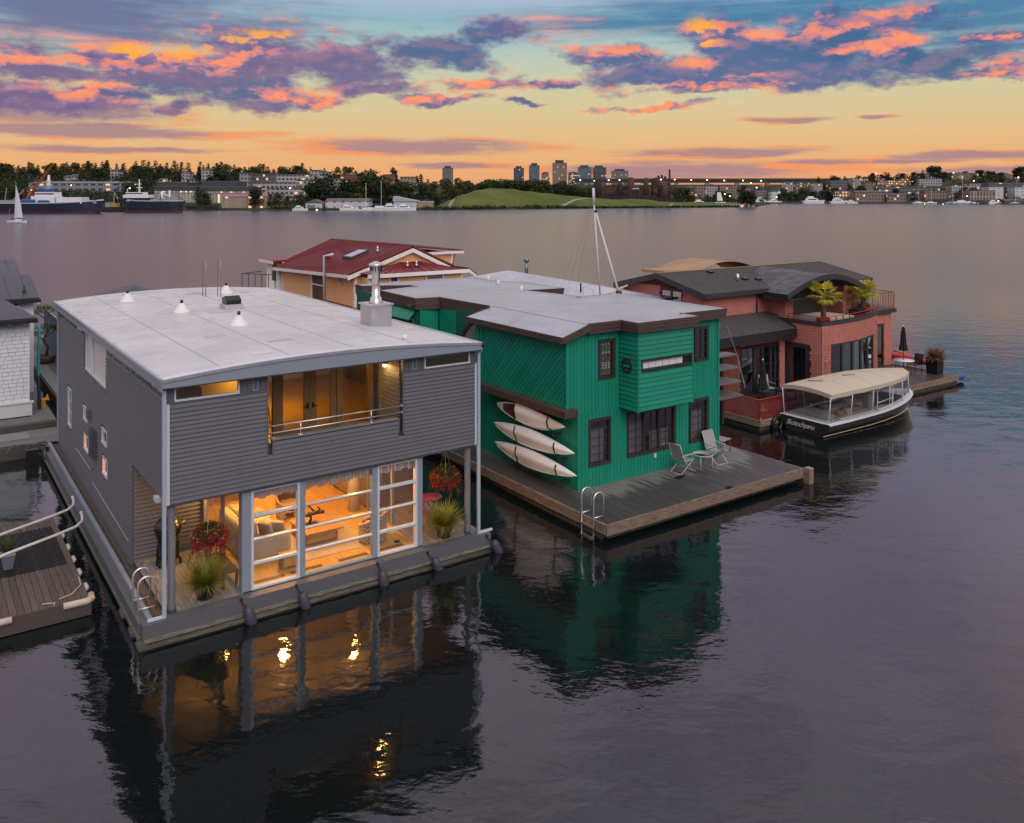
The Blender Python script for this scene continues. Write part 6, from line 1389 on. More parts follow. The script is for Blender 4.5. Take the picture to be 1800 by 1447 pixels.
# ------------------------------------------------------------------ kayaks on the green wall
KAY = mat_paint('pinkish_white_hull', (.92, .92, .94), .35, .06, 1.2, .5); STRAP = mat_paint('black_strap', (.010, .012, .016), .7)
def kayak(lb, y0, y1, zm, tilt, cockpit):
    L = y1-y0; t = thing('kayak', lb, 'kayak', (12.74, (y0+y1)/2, zm), 0, 'kayaks strapped on racks to the green wall', own=True); N = 30
    ca, sa = math.cos(tilt), math.sin(tilt)
    def sec(u, v):
        s = u*2-1; w = max(.004, (1-abs(s)**1.7))**.95; hw, hd = .50*w, .30*w**.8
        k = v*8; i = int(min(7, k)); fr = k-i
        P = [(1, 0), (.72, .62), (0, 1.08), (-.72, .62), (-1, 0), (-.62, -.55), (0, -.75), (.62, -.55), (1, 0)]
        a, b = P[i], P[i+1]; x, d = a[0]+(b[0]-a[0])*fr, a[1]+(b[1]-a[1])*fr
        up, out = x*hw, d*hd
        return (-(out*ca+up*sa), s*L/2, up*ca-out*sa+.05*s*s)
    m = MB(); m.smooth = True
    for va, vb, nv in ((0, .25, 6), (.25, .5, 6), (.5, .75, 4), (.75, 1., 4)): m.grid(lambda u, v: sec(v, va+(vb-va)*u), nv, N)
    part('hull', m, KAY, t); hull = t.children[0]
    # crisp chine line
    m = MB(); m.tube([Vector(sec(i/20, .25))+Vector((-.004, 0, 0)) for i in range(1, 20)], .007, 4); part('keel_strip', m, KAY, hull)
    for yy in (.18, .62):
        u = yy
        m = MB(); pts = [Vector(sec(u, k/24)) for k in range(0, 13)]; pts = [p+Vector((-.012, 0, 0)) for p in pts]; m.tube(pts, .026, 5); part('strap', m, STRAP, t)
        a = Vector(sec(u, .5)); m = MB(); m.tube([a+Vector((-.01, 0, 0)), a+Vector((.02, 0, -.26))], .018, 5); part('strap_tail', m, STRAP, t)
        m = MB(); m.box(-.0, (u*2-1)*L/2-.04, -.40, .36, (u*2-1)*L/2+.04, -.33); part('rack_arm', m, BROWNW, t)
    if cockpit:
        def cp(u, v): return tuple(Vector(sec(.60+.20*v, .035+.03*v+(.20-.05*v)*u))+Vector((-.016, 0, .012)))
        m = MB(); m.grid(cp, 6, 8); part('cockpit', m, mat_paint('dark_cockpit', (.045, .022, .016), .2, .3, 3.), t)
        ed_ = [cp(k/6, 0) for k in range(7)]+[cp(1, k/6) for k in range(1, 7)]+[cp(1-k/6, 1) for k in range(1, 7)]+[cp(0, 1-k/6) for k in range(1, 6)]
        m = MB(); m.tube(ed_, .016, 5, closed=True); part('cockpit_rim', m, BLACK, t)
    return t
kayak('topmost of three pale kayaks on the green wall, with its dark cockpit showing', 1.05, 5.0, 2.50, .62, True)
kayak('middle of three pale kayaks on the green wall, hull outward', .58, 5.15, 1.78, .72, False)
kayak('lowest of three pale kayaks on the green wall, just above the deck', .48, 5.1, 1.10, .72, False)
# ------------------------------------------------------------------ chairs and table on the green deck
SLING = mat_paint('silver_sling', (.30, .29, .31), .7, .12, 9.); SLD = mat_paint('dark_grey_sling', (.10, .10, .11), .7); FRW = mat_paint('pale_chair_frame', (.48, .45, .43), .4, .06)  # second sling grey is a plain darker tone for table legs
def sling_chair(lb, at, rz):
    t = thing('sling_chair', lb, 'chair', at, rz, 'folding sling chairs on the green house deck', own=True)
    m = MB(); m.smooth = True; m.grid(lambda u, v: (-.20-.22*v, -.24+.48*u, .46+.56*v+.0*u), 6, 6); m.grid(lambda u, v: (-.205-.22*v, .24-.48*u, .455+.56*v), 6, 6); part('backrest', m, SLING, t)
    m = MB(); m.grid(lambda u, v: (-.20+.46*v, -.24+.48*u, .44+.02*v-.05*math.sin(math.pi*v)), 6, 6); m.grid(lambda u, v: (-.20+.46*v, .24-.48*u, .433+.02*v-.05*math.sin(math.pi*v)), 6, 6); part('seat', m, SLING, t)
    for s in (-1, 1):
        y = .25*s
        part('back_post', MB().tube([(-.16, y, .36), (-.43, y, 1.04)], .016, 6), FRW, t); part('leg', MB().tube([(-.30, y*1.05, .64), (-.16, y*1.05, .42), (.34, y*1.05, .0)], .016, 6), FRW, t)
        part('leg', MB().tube([(.28, y*.95, .46), (-.38, y*.95, .0)], .016, 6), FRW, t); part('seat_rail', MB().tube([(-.2, y, .44), (.28, y, .46)], .014, 6), FRW, t); part('armrest', bx(-.30, y-.025, .635, .22, y+.025, .66), FRW, t)
        part('arm_post', MB().tube([(.18, y, .46), (.18, y, .64)], .012, 6), FRW, t)
    for x in (-.38, .34): part('stretcher', MB().tube([(x, -.25, .03), (x, .25, .03)], .013, 6), FRW, t)
    part('back_rail', MB().tube([(-.43, -.25, 1.03), (-.43, .25, 1.03)], .015, 6), FRW, t)
sling_chair('silver sling deck chair left of the round glass table', (17.22, .28, .503), .05); sling_chair('silver sling deck chair with broad back, right of the round glass table', (18.95, .35, .503), -2.3+.7)
gt = thing('glass_table', 'small round glass topped table between the two silver deck chairs', 'table', (18.05, .12, .503), 0, None, own=True)
m = MB(); m.lathe([(.0, .50), (.33, .50), (.33, .508), (.0, .508)], 28); part('glass_top', m, mat_glass('smoky_pane', (.55, .58, .58), 1.5), gt); m = MB(); m.tube([(.34*math.cos(k*math.pi/14), .34*math.sin(k*math.pi/14), .505) for k in range(28)], .018, 6, closed=True); part('rim', m, FRW, gt)
for a in (.5, 2.07, 3.64, 5.21): part('leg', MB().tube([(.31*math.cos(a), .31*math.sin(a), .50), (.34*math.cos(a), .34*math.sin(a), 0)], .014, 6), FRW, gt)
tw = thing('side_table', 'low grey slatted table at the far right edge of the green deck', 'table', (20.15, 1.15, .503), .2, None, own=True)
for i in range(5): part('slat', bx(-.3+i*.12, -.25, .44, -.2+i*.12, .25, .46), SLING, tw)
for k in range(4): part('leg', MB().tube([(-.22+.44*(k % 2), -.2+.4*(k//2), .44), (-.3+.6*(k % 2), -.2+.4*(k//2), 0)], .014, 6), SLD, tw)
for lb, at, s in (('dark flat mat lying by the left deck chair', (16.75, -.05, .504), (.22, .09)), ('dark mooring cleat plate near the front edge of the green deck', (17.3, -1.68, .504), (.14, .07))):
    m = MB(); m.box(-s[0], -s[1], 0, s[0], s[1], .02); m.box(-s[0]*.5, -s[1]*.4, .021, s[0]*.5, s[1]*.4, .045); solo('deck_plate', m, BLACK, lb, 'mat' if 'mat' in lb[:14] else 'cleat', at, .2)
pl = thing('mooring_pile', 'short brown timber pile at the right front corner of the green deck', 'pile', (21.05, -1.95, 0), 0, None, own=True); m = MB(); m.box(-.12, -.12, -.4, .12, .12, .50); part('post', m, RIM, pl); m = MB(); m.hexa([(-.13, -.13, .501), (.13, -.13, .501), (.13, .13, .501), (-.13, .13, .501), (-.10, -.10, .54), (.10, -.10, .54), (.10, .10, .54), (-.10, .10, .54)]); part('cap', m, RIM, pl)

# ------------------------------------------------------------------ canopy launch by the red house
HULLC = mat_paint('charcoal_hull', (.034, .031, .031), .18, .1, 1.5, .6); DECKC = mat_paint('ivory_deck', (.62, .62, .62), .35, .05); CANV = mat_paint('sand_canvas', (.50, .42, .33), .85, .07, 2.5, .2); GOLD = mat_paint('gold_stripe', (.62, .46, .28), .35); CLEARV = mat_glass('clear_vinyl', (.86, .87, .88), 1.2)
du = thing('launch_boat', 'charcoal launch with sand canvas canopy and clear side curtains moored at the red house', 'boat', (26.2, 2.0, 0), 0, None, own=True)
BL = 7.6
def hw(s): return 1.28*(min(1, .94+.15*s) if s < .42 else 1)*max(0., 1-max(0, (s-.42)/.58)**2.3)**.75
def sheer(s): return .58+.26*s*s
def hull(u, v):
    s = v; a = u   # u 0..1 from left gunwale under the keel to the right gunwale
    k = (a-.5)*2; w = hw(s); zz = sheer(s)
    y = w*math.copysign(min(1, abs(k)*1.25)**.75, k)*(1 if abs(k) > .8 else 1); z = -.25+(zz+.25)*(max(0, abs(k)-.35)/.65)**1.1
    y *= (.90+.10*max(0, z)/zz) if z > 0 else .90
    return (s*BL+.35*s*max(0, z)*s, y, z)
m = MB(); m.smooth = True; m.grid(lambda u, v: hull(u, v), 22, 26); m.smooth = False
m.poly([hull(u/22, 0) for u in range(23)]); part('hull', m, HULLC, du)
def gun(s, side, inset=0., dz=0.): 
    p = hull(1. if side > 0 else 0., s); return Vector((p[0], p[1]-side*inset, p[2]+dz))
m = MB(); dk = []
S = [i/26 for i in range(27)]
for side in (1, -1):
    for a, b in zip(S, S[1:]):
        ins = lambda s: min(.26, max(.02, hw(s)*.55))
        q = [gun(a, side), gun(b, side), gun(b, side, ins(b), .03), gun(a, side, ins(a), .03)]
        if side < 0: q = q[::-1]
        q = q[::-1]; m.add(q, [(0, 1, 2, 3)])
m.hexa([(0, -1.17, .575), (.95, -1.19, .58), (.95, 1.19, .58), (0, 1.17, .575), (0.02, -1.12, .605), (.95, -1.12, .615), (.95, 1.12, .615), (.02, 1.12, .605)])
m.prism([(6.4, -.55, .80), (7.75, 0, .84), (6.4, .55, .80)], (0, 0, .03)); part('side_deck', m, DECKC, du)
for side in (1, -1):
    m = MB(); m.tube([gun(s, side, -.02, -.02) for s in S[:-1]], .03, 6); part('rub_rail', m, DECKC, du)
    m = MB(); m.tube([Vector(hull(.5+side*.305, s))+Vector((0, side*.012, 0)) for s in S[:-2]], .016, 5); part('gold_line', m, GOLD, du)
m = MB(); m.prism([(.2, -.8, .10), (4.2, -.8, .10), (5.6, -.45, .10), (5.6, .45, .10), (4.2, .8, .10), (.2, .8, .10)], (0, 0, .03)); part('sole', m, WARMW, du)
for side in (1, -1): part('bench', softbox(MB(), 1.0, side*.62-.26, .14, 5.4, side*.62+.26, .62), LIN, du); part('coaming', MB().tube([gun(.13+.68*k/14, side, .24, .06) for k in range(15)], .035, 6), DECKC, du)
part('stern_bench', softbox(MB(), .98, -.7, .15, 1.5, .7, .66), LIN, du); part('table', bx(2.9, -.2, .62, 3.8, .2, .66), TANW, du); part('table_leg', bx(3.3, -.04, .14, 3.4, .04, .62), ALU, du); part('helm', bx(4.7, .1, .14, 5.2, .8, .98), LIN, du); m = MB(); m.tube([(4.62, .45+.17*math.cos(k*.524), .92+.17*math.sin(k*.524)) for k in range(12)], .014, 5, closed=True); part('steering_wheel', m, BLACK, du)
for x, y, c in ((1.6, -.55, TANW), (2.2, -.5, PATT), (2.1, .55, CUSH), (3.9, .6, CUSH)): part('seat_pad', softbox(MB(), x-.2, y-.16, .60, x+.2, y+.16, .84), c, du)
CS0, CS1 = .0, .965
def chw(s): return max(.02, hw(min(1, .04+.93*s))*1.0)
def cano(u, v):
    s = v; k = u*2-1; w = chw(s) if s < .999 else .03
    x = .10+s*7.25; edge = 1.80+.03*math.sin(math.pi*s); crown = .24*math.sin(math.pi*(.16+.74*s))
    return (x, k*w, edge+crown*(1-abs(k)**2.2))
m = MB(); m.smooth = True; m.grid(lambda u, v: cano(u, v), 18, 26); m.smooth = False
for k in (0, 1):
    for a, b in zip(S, S[1:]):
        p, q = Vector(cano(k, a)), Vector(cano(k, b)); d = Vector((0, 0, -.17+.015*math.sin(a*40))); m.add([p, q, q+d, p+d], [(0, 1, 2, 3)])
e0 = [Vector(cano(i/18, 0)) for i in range(19)]
for p, q in zip(e0, e0[1:]): m.add([p, q, q+Vector((0, 0, -.17)), p+Vector((0, 0, -.17))], [(0, 1, 2, 3)])
part('canopy', m, CANV, du); cnp = [o for o in du.children if o.name.startswith('canopy')][0]
m = MB(); m.tube([Vector(cano(.72, .12))+Vector((0, 0, .03)), Vector(cano(.5, .16))+Vector((0, 0, .04))], .025, 6); m.tube([Vector(cano(.52, .36))+Vector((0, 0, .02)), Vector(cano(.44, .44))+Vector((0, 0, .02))], .03, 6); part('canvas_strap', m, mat_paint('dull_canvas', (.27, .22, .16), .8), cnp)
for side in (1, -1):
    ss = [.0, .20, .40, .58, .76, .92]
    for s in ss:
        a = Vector(cano(1 if side > 0 else 0, s)); x = a.x; sg = min(.97, x/BL); g = gun(sg, side, .12, .03); m = MB(); m.tube([a+Vector((0, -side*.03, -.1)), g], .022, 7); part('canopy_post', m, DECKC, du)
    for s0, s1 in zip(ss, ss[1:]):
        A, B = Vector(cano(1 if side > 0 else 0, s0+.01)), Vector(cano(1 if side > 0 else 0, s1-.01)); G0, G1 = gun(min(.97, A.x/BL), side, .12, .03), gun(min(.97, B.x/BL), side, .12, .03)
        m = MB(); n_ = Vector((0, -side*.004, 0)); A = A+Vector((0, -side*.035, -.12)); B = B+Vector((0, -side*.035, -.12)); m.hexa([G0, G1, G1+n_, G0+n_, A, B, B+n_, A+n_]); part('clear_curtain', m, CLEARV, du)
A, B = Vector(cano(0, 0)), Vector(cano(1, 0)); m = MB(); m.hexa([(.16, -.95, .62), (.16, .95, .62), (.165, .95, .62), (.165, -.95, .62), (.14, A.y+.06, 1.68), (.14, B.y-.06, 1.68), (.145, B.y-.06, 1.68), (.145, A.y+.06, 1.68)]); part('clear_curtain', m, CLEARV, du)
m = MB(); m.smooth = True; m.grid(lambda u, v: (.55+.5*v, -.92+1.84*u, .64+.32*math.sin(math.pi*v)*(.4+.6*math.sin(math.pi*u))), 12, 5); part('folded_cover', m, CUSH, du)
# door hoop on the near side
g0, g1 = gun(.44, -1, .10, .06), gun(.60, -1, .10, .06); m = MB(); m.tube([g0+Vector((0, 0, .95)), g0+Vector((0, 0, .12)), g0+Vector((.1, 0, .02)), g1+Vector((-.1, 0, .02)), g1+Vector((0, 0, .12)), g1+Vector((0, 0, .98))], .022, 7); m.tube([g0+Vector((.0, 0, .34)), g1+Vector((0, 0, .34))], .018, 6); part('door_hoop', m, DECKC, du)
for x, y in ((.35, .35), (.6, -.95)): m = MB(); m.tube([(x-.09, y, .66), (x+.09, y, .66)], .014, 6); m.tube([(x, y, .60), (x, y, .66)], .014, 6); part('cleat', m, ALU, du)
def text(body, size, parent, loc, rot, mat, name='lettering', shear=0., sp=1.):
    c = bpy.data.curves.new(name, 'FONT'); c.body = body; c.size = size; c.extrude = .003; c.align_x = 'CENTER'; c.align_y = 'CENTER'; c.shear = shear; c.space_character = sp; c.offset = -.002; c.resolution_u = 3
    o = bpy.data.objects.new(name, c); COL.objects.link(o); bpy.context.view_layer.update()
    me = bpy.data.meshes.new_from_object(o.evaluated_get(bpy.context.evaluated_depsgraph_get())); bpy.data.objects.remove(o); bpy.data.curves.remove(c)
    me.materials.clear(); me.materials.append(mat); o = link(name, me); o.parent = parent; o.location = loc; o.rotation_euler = rot; return o
for k, (p0, p1) in enumerate((((.4, 1.0, .62), (.9, 1.6, .42)), ((6.3, .45, .86), (6.9, 1.55, .42)))):
    m = MB(); a, b = Vector(p0), Vector(p1); m.tube([a, a.lerp(b, .5)+Vector((0, 0, -.10)), b], .014, 5); part('mooring_line', m, ROPE, du)
for s_ in (.30, .55): g = gun(s_, 1, -.08, -.05); m = MB(); m.tube([g+Vector((0, 0, .1)), g+Vector((0, 0, -.05)), g+Vector((0, .0, -.5)), g+Vector((0, 0, -.56))], [.02, .09, .09, .03], 8); part('side_fender', m, DECKC, du)
for s_ in (.2, .4, .58, .76):
    m = MB(); m.tube([Vector(cano(k/12, s_))+Vector((0, 0, .002)) for k in range(13)], .005, 4); part('canvas_seam', m, MATS['dull_canvas'], cnp)
LET = mat_paint('white_lettering', (.80, .80, .82), .4, .02)
text('Skotochyanu', .31, du, (-.02, .22, .33), (R(90), 0, R(-90)), LET, shear=.5, sp=.86)
text('Duffy', .13, du, (.78, -1.09, .46), (R(82), 0, R(6)), LET, shear=.3)
text('Duffy', .2, du, (5.9, -.86, 1.40), (R(80), 0, R(35)), mat_paint('blue_lettering', (.06, .08, .2), .4), shear=.35)
def umbrella(lb, at, h, tilt=0.):
    t = thing('patio_umbrella', lb, 'umbrella', at, 0, 'furled umbrellas on the red house deck', own=True); m = MB(); m.tube([(0, 0, 0), (0, 0, h)], .02, 7); part('pole', m, BROWNW, t); m = MB()
    N = 40; prof = [(.02, h-.05), (.07, h-.12), (.11, h-.5), (.13, h-.9), (.20, h-1.25), (.16, h-1.3), (.03, h-1.28)]
    vs = []
    for r, z in prof:
        for k in range(N): a = 2*math.pi*k/N; rr = r*(1+.22*math.cos(8*a)); vs.append((rr*math.cos(a), rr*math.sin(a), z))
    m.add(vs, [(i*N+k, i*N+(k+1) % N, (i+1)*N+(k+1) % N, (i+1)*N+k) for i in range(len(prof)-1) for k in range(N)]); part('canopy', m, mat_paint('black_canvas', (.014, .014, .017), .8), t)
    m = MB(); m.lathe([(.03, h-.04), (.035, h), (.0, h+.04)], 8); part('finial', m, LET, t); m = MB(); m.lathe([(.24, 0), (.24, .05), (.04, .09), (.03, .3)], 14); part('base', m, RIM, t)
umbrella('furled black umbrella on the front deck of the red house', (26.4, 4.3, .45), 2.25); umbrella('furled black umbrella through the white table at the right tip of the red house deck', (38.7, 5.05, .45), 2.55)
wt_ = thing('round_table', 'round white table under the right furled umbrella', 'table', (38.7, 5.05, .45), 0, None, own=True); m = MB(); m.lathe([(.05, .72), (.55, .72), (.56, .745), (.05, .75)], 26); part('table_top', m, mat_paint('white_table', (.62, .62, .64), .4), wt_)
for k in range(4): part('leg', MB().tube([(.4*math.cos(k*1.57), .4*math.sin(k*1.57), .72), (.45*math.cos(k*1.57), .45*math.sin(k*1.57), 0)], .018, 6), BLACK, wt_)
def deck_chair(lb, at, rz, mat):
    t = thing('deck_chair', lb, 'chair', at, rz, 'dark chairs on the red house decks', own=True); part('seat', bx(-.25, -.26, .40, .25, .26, .44), mat, t); m = MB(); m.hexa([(-.27, -.26, .45), (-.23, -.26, .45), (-.23, .26, .45), (-.27, .26, .45), (-.40, -.26, .95), (-.36, -.26, .95), (-.36, .26, .95), (-.40, .26, .95)]); part('backrest', m, mat, t)
    for x in (-.22, .22):
        for y in (-.23, .23): part('leg', MB().tube([(x, y, .40), (x*1.1, y, 0)], .016, 6), BLACK, t)
    for y in (-.26, .26): part('armrest', bx(-.3, y-.02, .62, .22, y+.02, .65), mat, t)
deck_chair('dark chair right of the white table on the deck tip', (39.7, 5.0, .45), 3.0, CHAR); deck_chair('dark chair behind the furled umbrella on the front deck', (28.0, 5.4, .45), -1.2, CHAR); deck_chair('grey cushioned chair by the glass doors of the red house', (28.7, 5.9, .45), -1.9, SLING); deck_chair('dark low chair by the recessed window of the red house', (38.0, 6.2, .45), -1.5, BLACK)
lt = thing('low_table', 'low black table between the chairs on the front deck of the red house', 'table', (28.9, 5.0, .45), 0, None, own=True); part('table_top', bx(-.4, -.3, .40, .4, .3, .45), BLACK, lt)
for k in range(4): part('leg', bx(-.38+.72*(k % 2), -.28+.52*(k//2), 0, -.34+.72*(k % 2), -.24+.52*(k//2), .40), BLACK, lt)
def palm(lb, at, trunk, fr, seed, pot):
    t = thing('potted_palm', lb, 'potted palm', at, 0, 'potted palms on the red house balcony', own=True); rg = random.Random(seed)
    m = MB(); m.lathe([(.22, 0), (.33, .36), (.35, .38), (.30, .40), (.26, .34)], 16); part('pot', m, pot, t); m = MB(); m.tube([(0, 0, .3), (.01, 0, .3+trunk*.5), (0, .02, .3+trunk)], [.13, .12, .13], 9)
    for k in range(int(trunk*40)): a = rg.uniform(0, 6.28); z = .3+rg.random()*trunk; m.poly([(.12*math.cos(a), .12*math.sin(a), z), (.17*math.cos(a+.1), .17*math.sin(a+.1), z+.05), (.12*math.cos(a+.25), .12*math.sin(a+.25), z)])
    part('trunk', m, mat_paint('fibrous_trunk', (.14, .11, .07), .9, .4, 14.), t)
    for k in range(fr):
        a = k*2.4+rg.uniform(-.3, .3); e = rg.uniform(-.35, 1.15); d = Vector((math.cos(a)*math.cos(e), math.sin(a)*math.cos(e), math.sin(e))); L = rg.uniform(.30, .48); hub = Vector((0, 0, .32+trunk))+d*L
        m = MB(); m.tube([Vector((0, 0, .3+trunk)), hub], .012, 4); sd = d.cross(Vector((0, 0, 1))).normalized(); up = sd.cross(d)
        for j in range(17):      # fan of narrow leaflets
            f = (j-8)/8*1.25; dd = d*math.cos(f)+sd*math.sin(f); l = rg.uniform(.52, .70)*(1-.25*abs(f)/1.25); tip = hub+dd*l+Vector((0, 0, -.10*rg.random()-.05)); mid = hub+dd*l*.55+up*.02; w = (sd*math.cos(f)-d*math.sin(f))*.026
            m.add([hub, mid-w, mid+w, tip], [(0, 1, 2), (1, 3, 2)])
        part('frond', m, mat_leaf('palm_leaf', (.26, .25, .02), (.62, .50, .04), .5, 3.), t)
palm('slim tall palm with yellow fan crown in a red tub at the balcony parapet', (31.95, 5.15, 3.55), 1.15, 19, 4, REDM); palm('bushy green palm with short trunk at the right of the balcony', (37.0, 6.3, 3.6), .75, 26, 8, MATS['brown_pot']); palm('low yellow green palm in a dark red tub by the right balcony rail', (38.3, 7.1, 3.6), .6, 24, 11, REDM)
bt_ = thing('balcony_table', 'dark low table on the upper balcony between the palms', 'table', (36.2, 6.0, 3.42), 0, None, own=True); part('table_top', bx(-.6, -.35, .50, .6, .35, .55), BLACK, bt_)
for k in range(4): part('leg', bx(-.55+1.0*(k % 2), -.3+.5*(k//2), 0, -.5+1.0*(k % 2), -.25+.5*(k//2), .5), BLACK, bt_)
hc = thing('hot_tub_cover', 'cream slab cover lying on the balcony behind the slim palm', 'cover', (33.2, 6.2, 3.42), 0, None, own=True); part('cover', bx(-1.2, -.9, .0, 1.5, .9, .42), mat_paint('cream_cover', (.55, .47, .40), .6), hc); part('skirt', bx(-1.22, -.92, .0, 1.52, -.9, .30), mat_paint('cream_skirt', (.48, .36, .28), .6), hc)
pb = thing('planter', 'tall black square planter with rusty dry plant at the deck tip', 'planter', (40.25, 4.2, .45), 0, None, own=True); m = MB(); m.hexa([(-.29, -.29, 0), (.29, -.29, 0), (.29, .29, 0), (-.29, .29, 0), (-.33, -.33, .82), (.33, -.33, .82), (.33, .33, .82), (-.33, .33, .82)]); part('pot', m, BLACK, pb)
part('dry_leaves', blades(420, .80, .4, .26, .78, 1.6, .035, .9, 21), mat_leaf('rusty_leaf', (.10, .04, .02), (.34, .17, .06)), pb, kind='stuff')
rk = thing('kayak', 'red and orange kayak lying behind the white table at the deck tip', 'kayak', (41.6, 7.0, .45), .0, None, own=True); m = MB(); m.smooth = True
m.grid(lambda u, v: (-.4*math.sin(math.pi*min(1, max(.02, v)))**.6*math.cos(2*math.pi*u)+(v-.5)*.6, (v-.5)*4.6, .28+.26*math.sin(math.pi*max(.02, min(.98, v)))**.6*math.sin(2*math.pi*u)), 14, 20, closed_u=True); part('hull', m, mat_paint('red_kayak', (.42, .03, .02), .3, .1), rk); m = MB(); m.tube([(-.12, -.4, .55), (.06, .0, .56), (.2, .5, .56)], .05, 6); part('cockpit_rim', m, MATS['orange_fin'], rk)
bf = thing('fender', 'blue barrel fender at the right tip of the red house deck', 'fender', (41.25, 3.45, .25), 0, None, own=True); m = MB(); m.tube([(-.42, 0, .02), (-.36, 0, .02), (.32, 0, 0), (.38, 0, 0)], [.10, .17, .17, .09], 12); part('body', m, mat_paint('blue_fender', (.02, .09, .22), .4), bf); m = MB(); m.tube([(.38, 0, 0), (.48, 0, 0)], .05, 6); part('end_cap', m, BLACK, bf)
tf = thing('fender', 'black tyre fender under the red railing corner', 'fender', (25.9, 3.15, .2), 0, None, own=True); m = MB(); m.tube([(.28*math.cos(k*.449), .0, .28*math.sin(k*.449)) for k in range(14)], .09, 7, closed=True); part('tyre', m, BLACK, tf); m = MB(); m.tube([(0, 0, .28), (0, .05, .6)], .012, 5); part('rope', m, ROPE, tf)
m = MB(); m.tube([(24.7, 6.0, 0), (24.72, 6.0, .32)], [.3, .24], 10); solo('buoy', m, mat_paint('grey_buoy', (.10, .11, .13), .5), 'grey round buoy floating by the red deck railing', 'buoy', (24.7, 6.0, 0), own=False)
# odds and ends by the grey house corner
mk = thing('mooring_hardware', 'tangle of dark pipes and chain where the pier meets the grey float', 'mooring gear', (-.7, 16.4, .3), 0, None, own=True); m = MB(); m.tube([(-.8, -.5, .2), (-.5, -.3, .42), (-.2, -.3, .2), (0, -.4, .3)], .022, 5); m.tube([(-.3, -.4, .35), (.1, -.5, .45), (.5, -.6, .3)], .03, 6); m.tube([(.1, -.5, .1), (.6, -.7, .25), (.7, -.9, .0)], .05, 6); part('pipe', m, mat_metal('rusty_pipe', (.16, .14, .13), .5), mk); m = MB(); m.box(-.15, -.75, -.4, .25, -.5, .25); m.tube([(.45, -.8, .3), (.45, -.8, -.6)], .12, 8); part('bracket', m, BLACK, mk)
hs = thing('hose', 'thin garden hose looped on the grey house walkway by the porch', 'hose', (.2, 3.2, .46), 0, None, own=True); m = MB(); m.tube([(-.05, 1.0, .0), (-.12, .5, .01), (.02, .15, .01), (.10, -.2, .01), (.35, -.1, .06)], .012, 5); part('hose', m, mat_paint('olive_hose', (.06, .06, .05), .6), hs)

# ------------------------------------------------------------------ far shore
def fx(u, Y): return (u-900)*Y/1520
def fz(v, Y): return 10-(v-340)*Y/1520
def sm(a, b, x): t = min(1, max(0, (x-a)/(b-a))); return t*t*(3-2*t)
def shoreY(u):      # distance of the waterline along the far shore, by bearing
    pts = [(-900, 430), (0, 452), (215, 480), (330, 500), (790, 515), (1000, 560), (1180, 590), (1330, 625), (1345, 838), (1500, 850), (1640, 800), (1800, 770), (2700, 700)]
    for (a, ya), (b, yb) in zip(pts, pts[1:]):
        if u <= b: return ya+(yb-ya)*max(0, (u-a))/(b-a)
    return pts[-1][1]
def landz(u, Y):
    s = shoreY(u); d = Y-s
    if d < 0: return -3+0*d
    base = 1.2*sm(0, 6, d)
    left = sm(790, 560, u)*(20*sm(90, 420, d)+3*sm(30, 120, d)); 
    right = sm(1330, 1560, u)*(26*sm(60, 420, d)+3*sm(10, 80, d))
    mid = 26*sm(900, 1700, Y)
    return base+max(left, right, mid)
def mat_land():
    m, n = new_mat('far_ground'); w = wpos(n); a = n.noise(w, .02, 5, .6); b = n.noise(w, .15, 4, .6)
    col = n.mix(n.smooth(a, .35, .65), (.022, .034, .012), (.055, .06, .028)); col = n.mix(n.m('MULTIPLY', b, .35), col, (.04, .036, .028))
    finish(n, bsdf(n, col, .9, 0, .1).outputs[0]); return m
NU, NV = 150, 34; m = MB(); m.smooth = True
def landpt(i, j):
    u = -900+3600*i/NU; s = shoreY(u); t = j/NV; Y = s-4+(2600-s)*t**2.2; return (fx(u, Y), Y, landz(u, Y))
vs = [landpt(i, j) for j in range(NV+1) for i in range(NU+1)]
m.add(vs, [(j*(NU+1)+i, j*(NU+1)+i+1, (j+1)*(NU+1)+i+1, (j+1)*(NU+1)+i) for j in range(NV) for i in range(NU)])
solo('far_shore_land', m, mat_land(), 'low wooded land rising along the far shore of the lake', None, (0, 0, 0), world=True, kind='structure')
# grassy mound in the park
def moundz(X, Y):
    u = 900+1520*X/Y; k = lambda c, su, cy_, sy, h: h*math.exp(-((u-c)/su)**2-((Y-cy_)/sy)**2)
    prof = [(745, .2), (775, 2.6), (790, 5.2), (815, 9.2), (840, 12.2), (862, 13.4), (900, 13.0), (925, 11.4), (960, 10.0), (1000, 8.0), (1040, 6.4), (1085, 5.0), (1110, 5.6), (1135, 5.2), (1165, 3.4), (1200, 2.8), (1250, 2.6), (1300, 2.0), (1335, .2)]
    h = .2
    for (a, ha), (b, hb) in zip(prof, prof[1:]):
        if a <= u <= b: t = (u-a)/(b-a); h = ha+(hb-ha)*t*t*(3-2*t)
    s = shoreY(u)+1
    return -1+(h+1)*sm(0, 60, Y-s)**.7*(1-.6*sm(120, 220, Y-s))
def mat_turf():
    m, n = new_mat('park_turf'); w = wpos(n); a = n.noise(w, .05, 5, .6); b = n.noise(n.vm('MULTIPLY', w, (1, .25, 1)), .35, 4, .6)
    col = n.mix(n.smooth(a, .3, .7), (.060, .092, .016), (.125, .130, .034)); col = n.mix(n.m('MULTIPLY', n.smooth(b, .5, .75), .35), col, (.14, .12, .05))
    finish(n, bsdf(n, col, .9, 0, .1).outputs[0]); return m
m = MB(); m.smooth = True; GU, GV = 120, 26; vs = []
for j in range(GV+1):
    for i in range(GU+1): u = 740+600*i/GU; Y = shoreY(u)-2+220*(j/GV)**1.4; X = fx(u, Y); vs.append((X, Y, moundz(X, Y)+.15*mnoise.noise((X*.1, Y*.1, 0))))
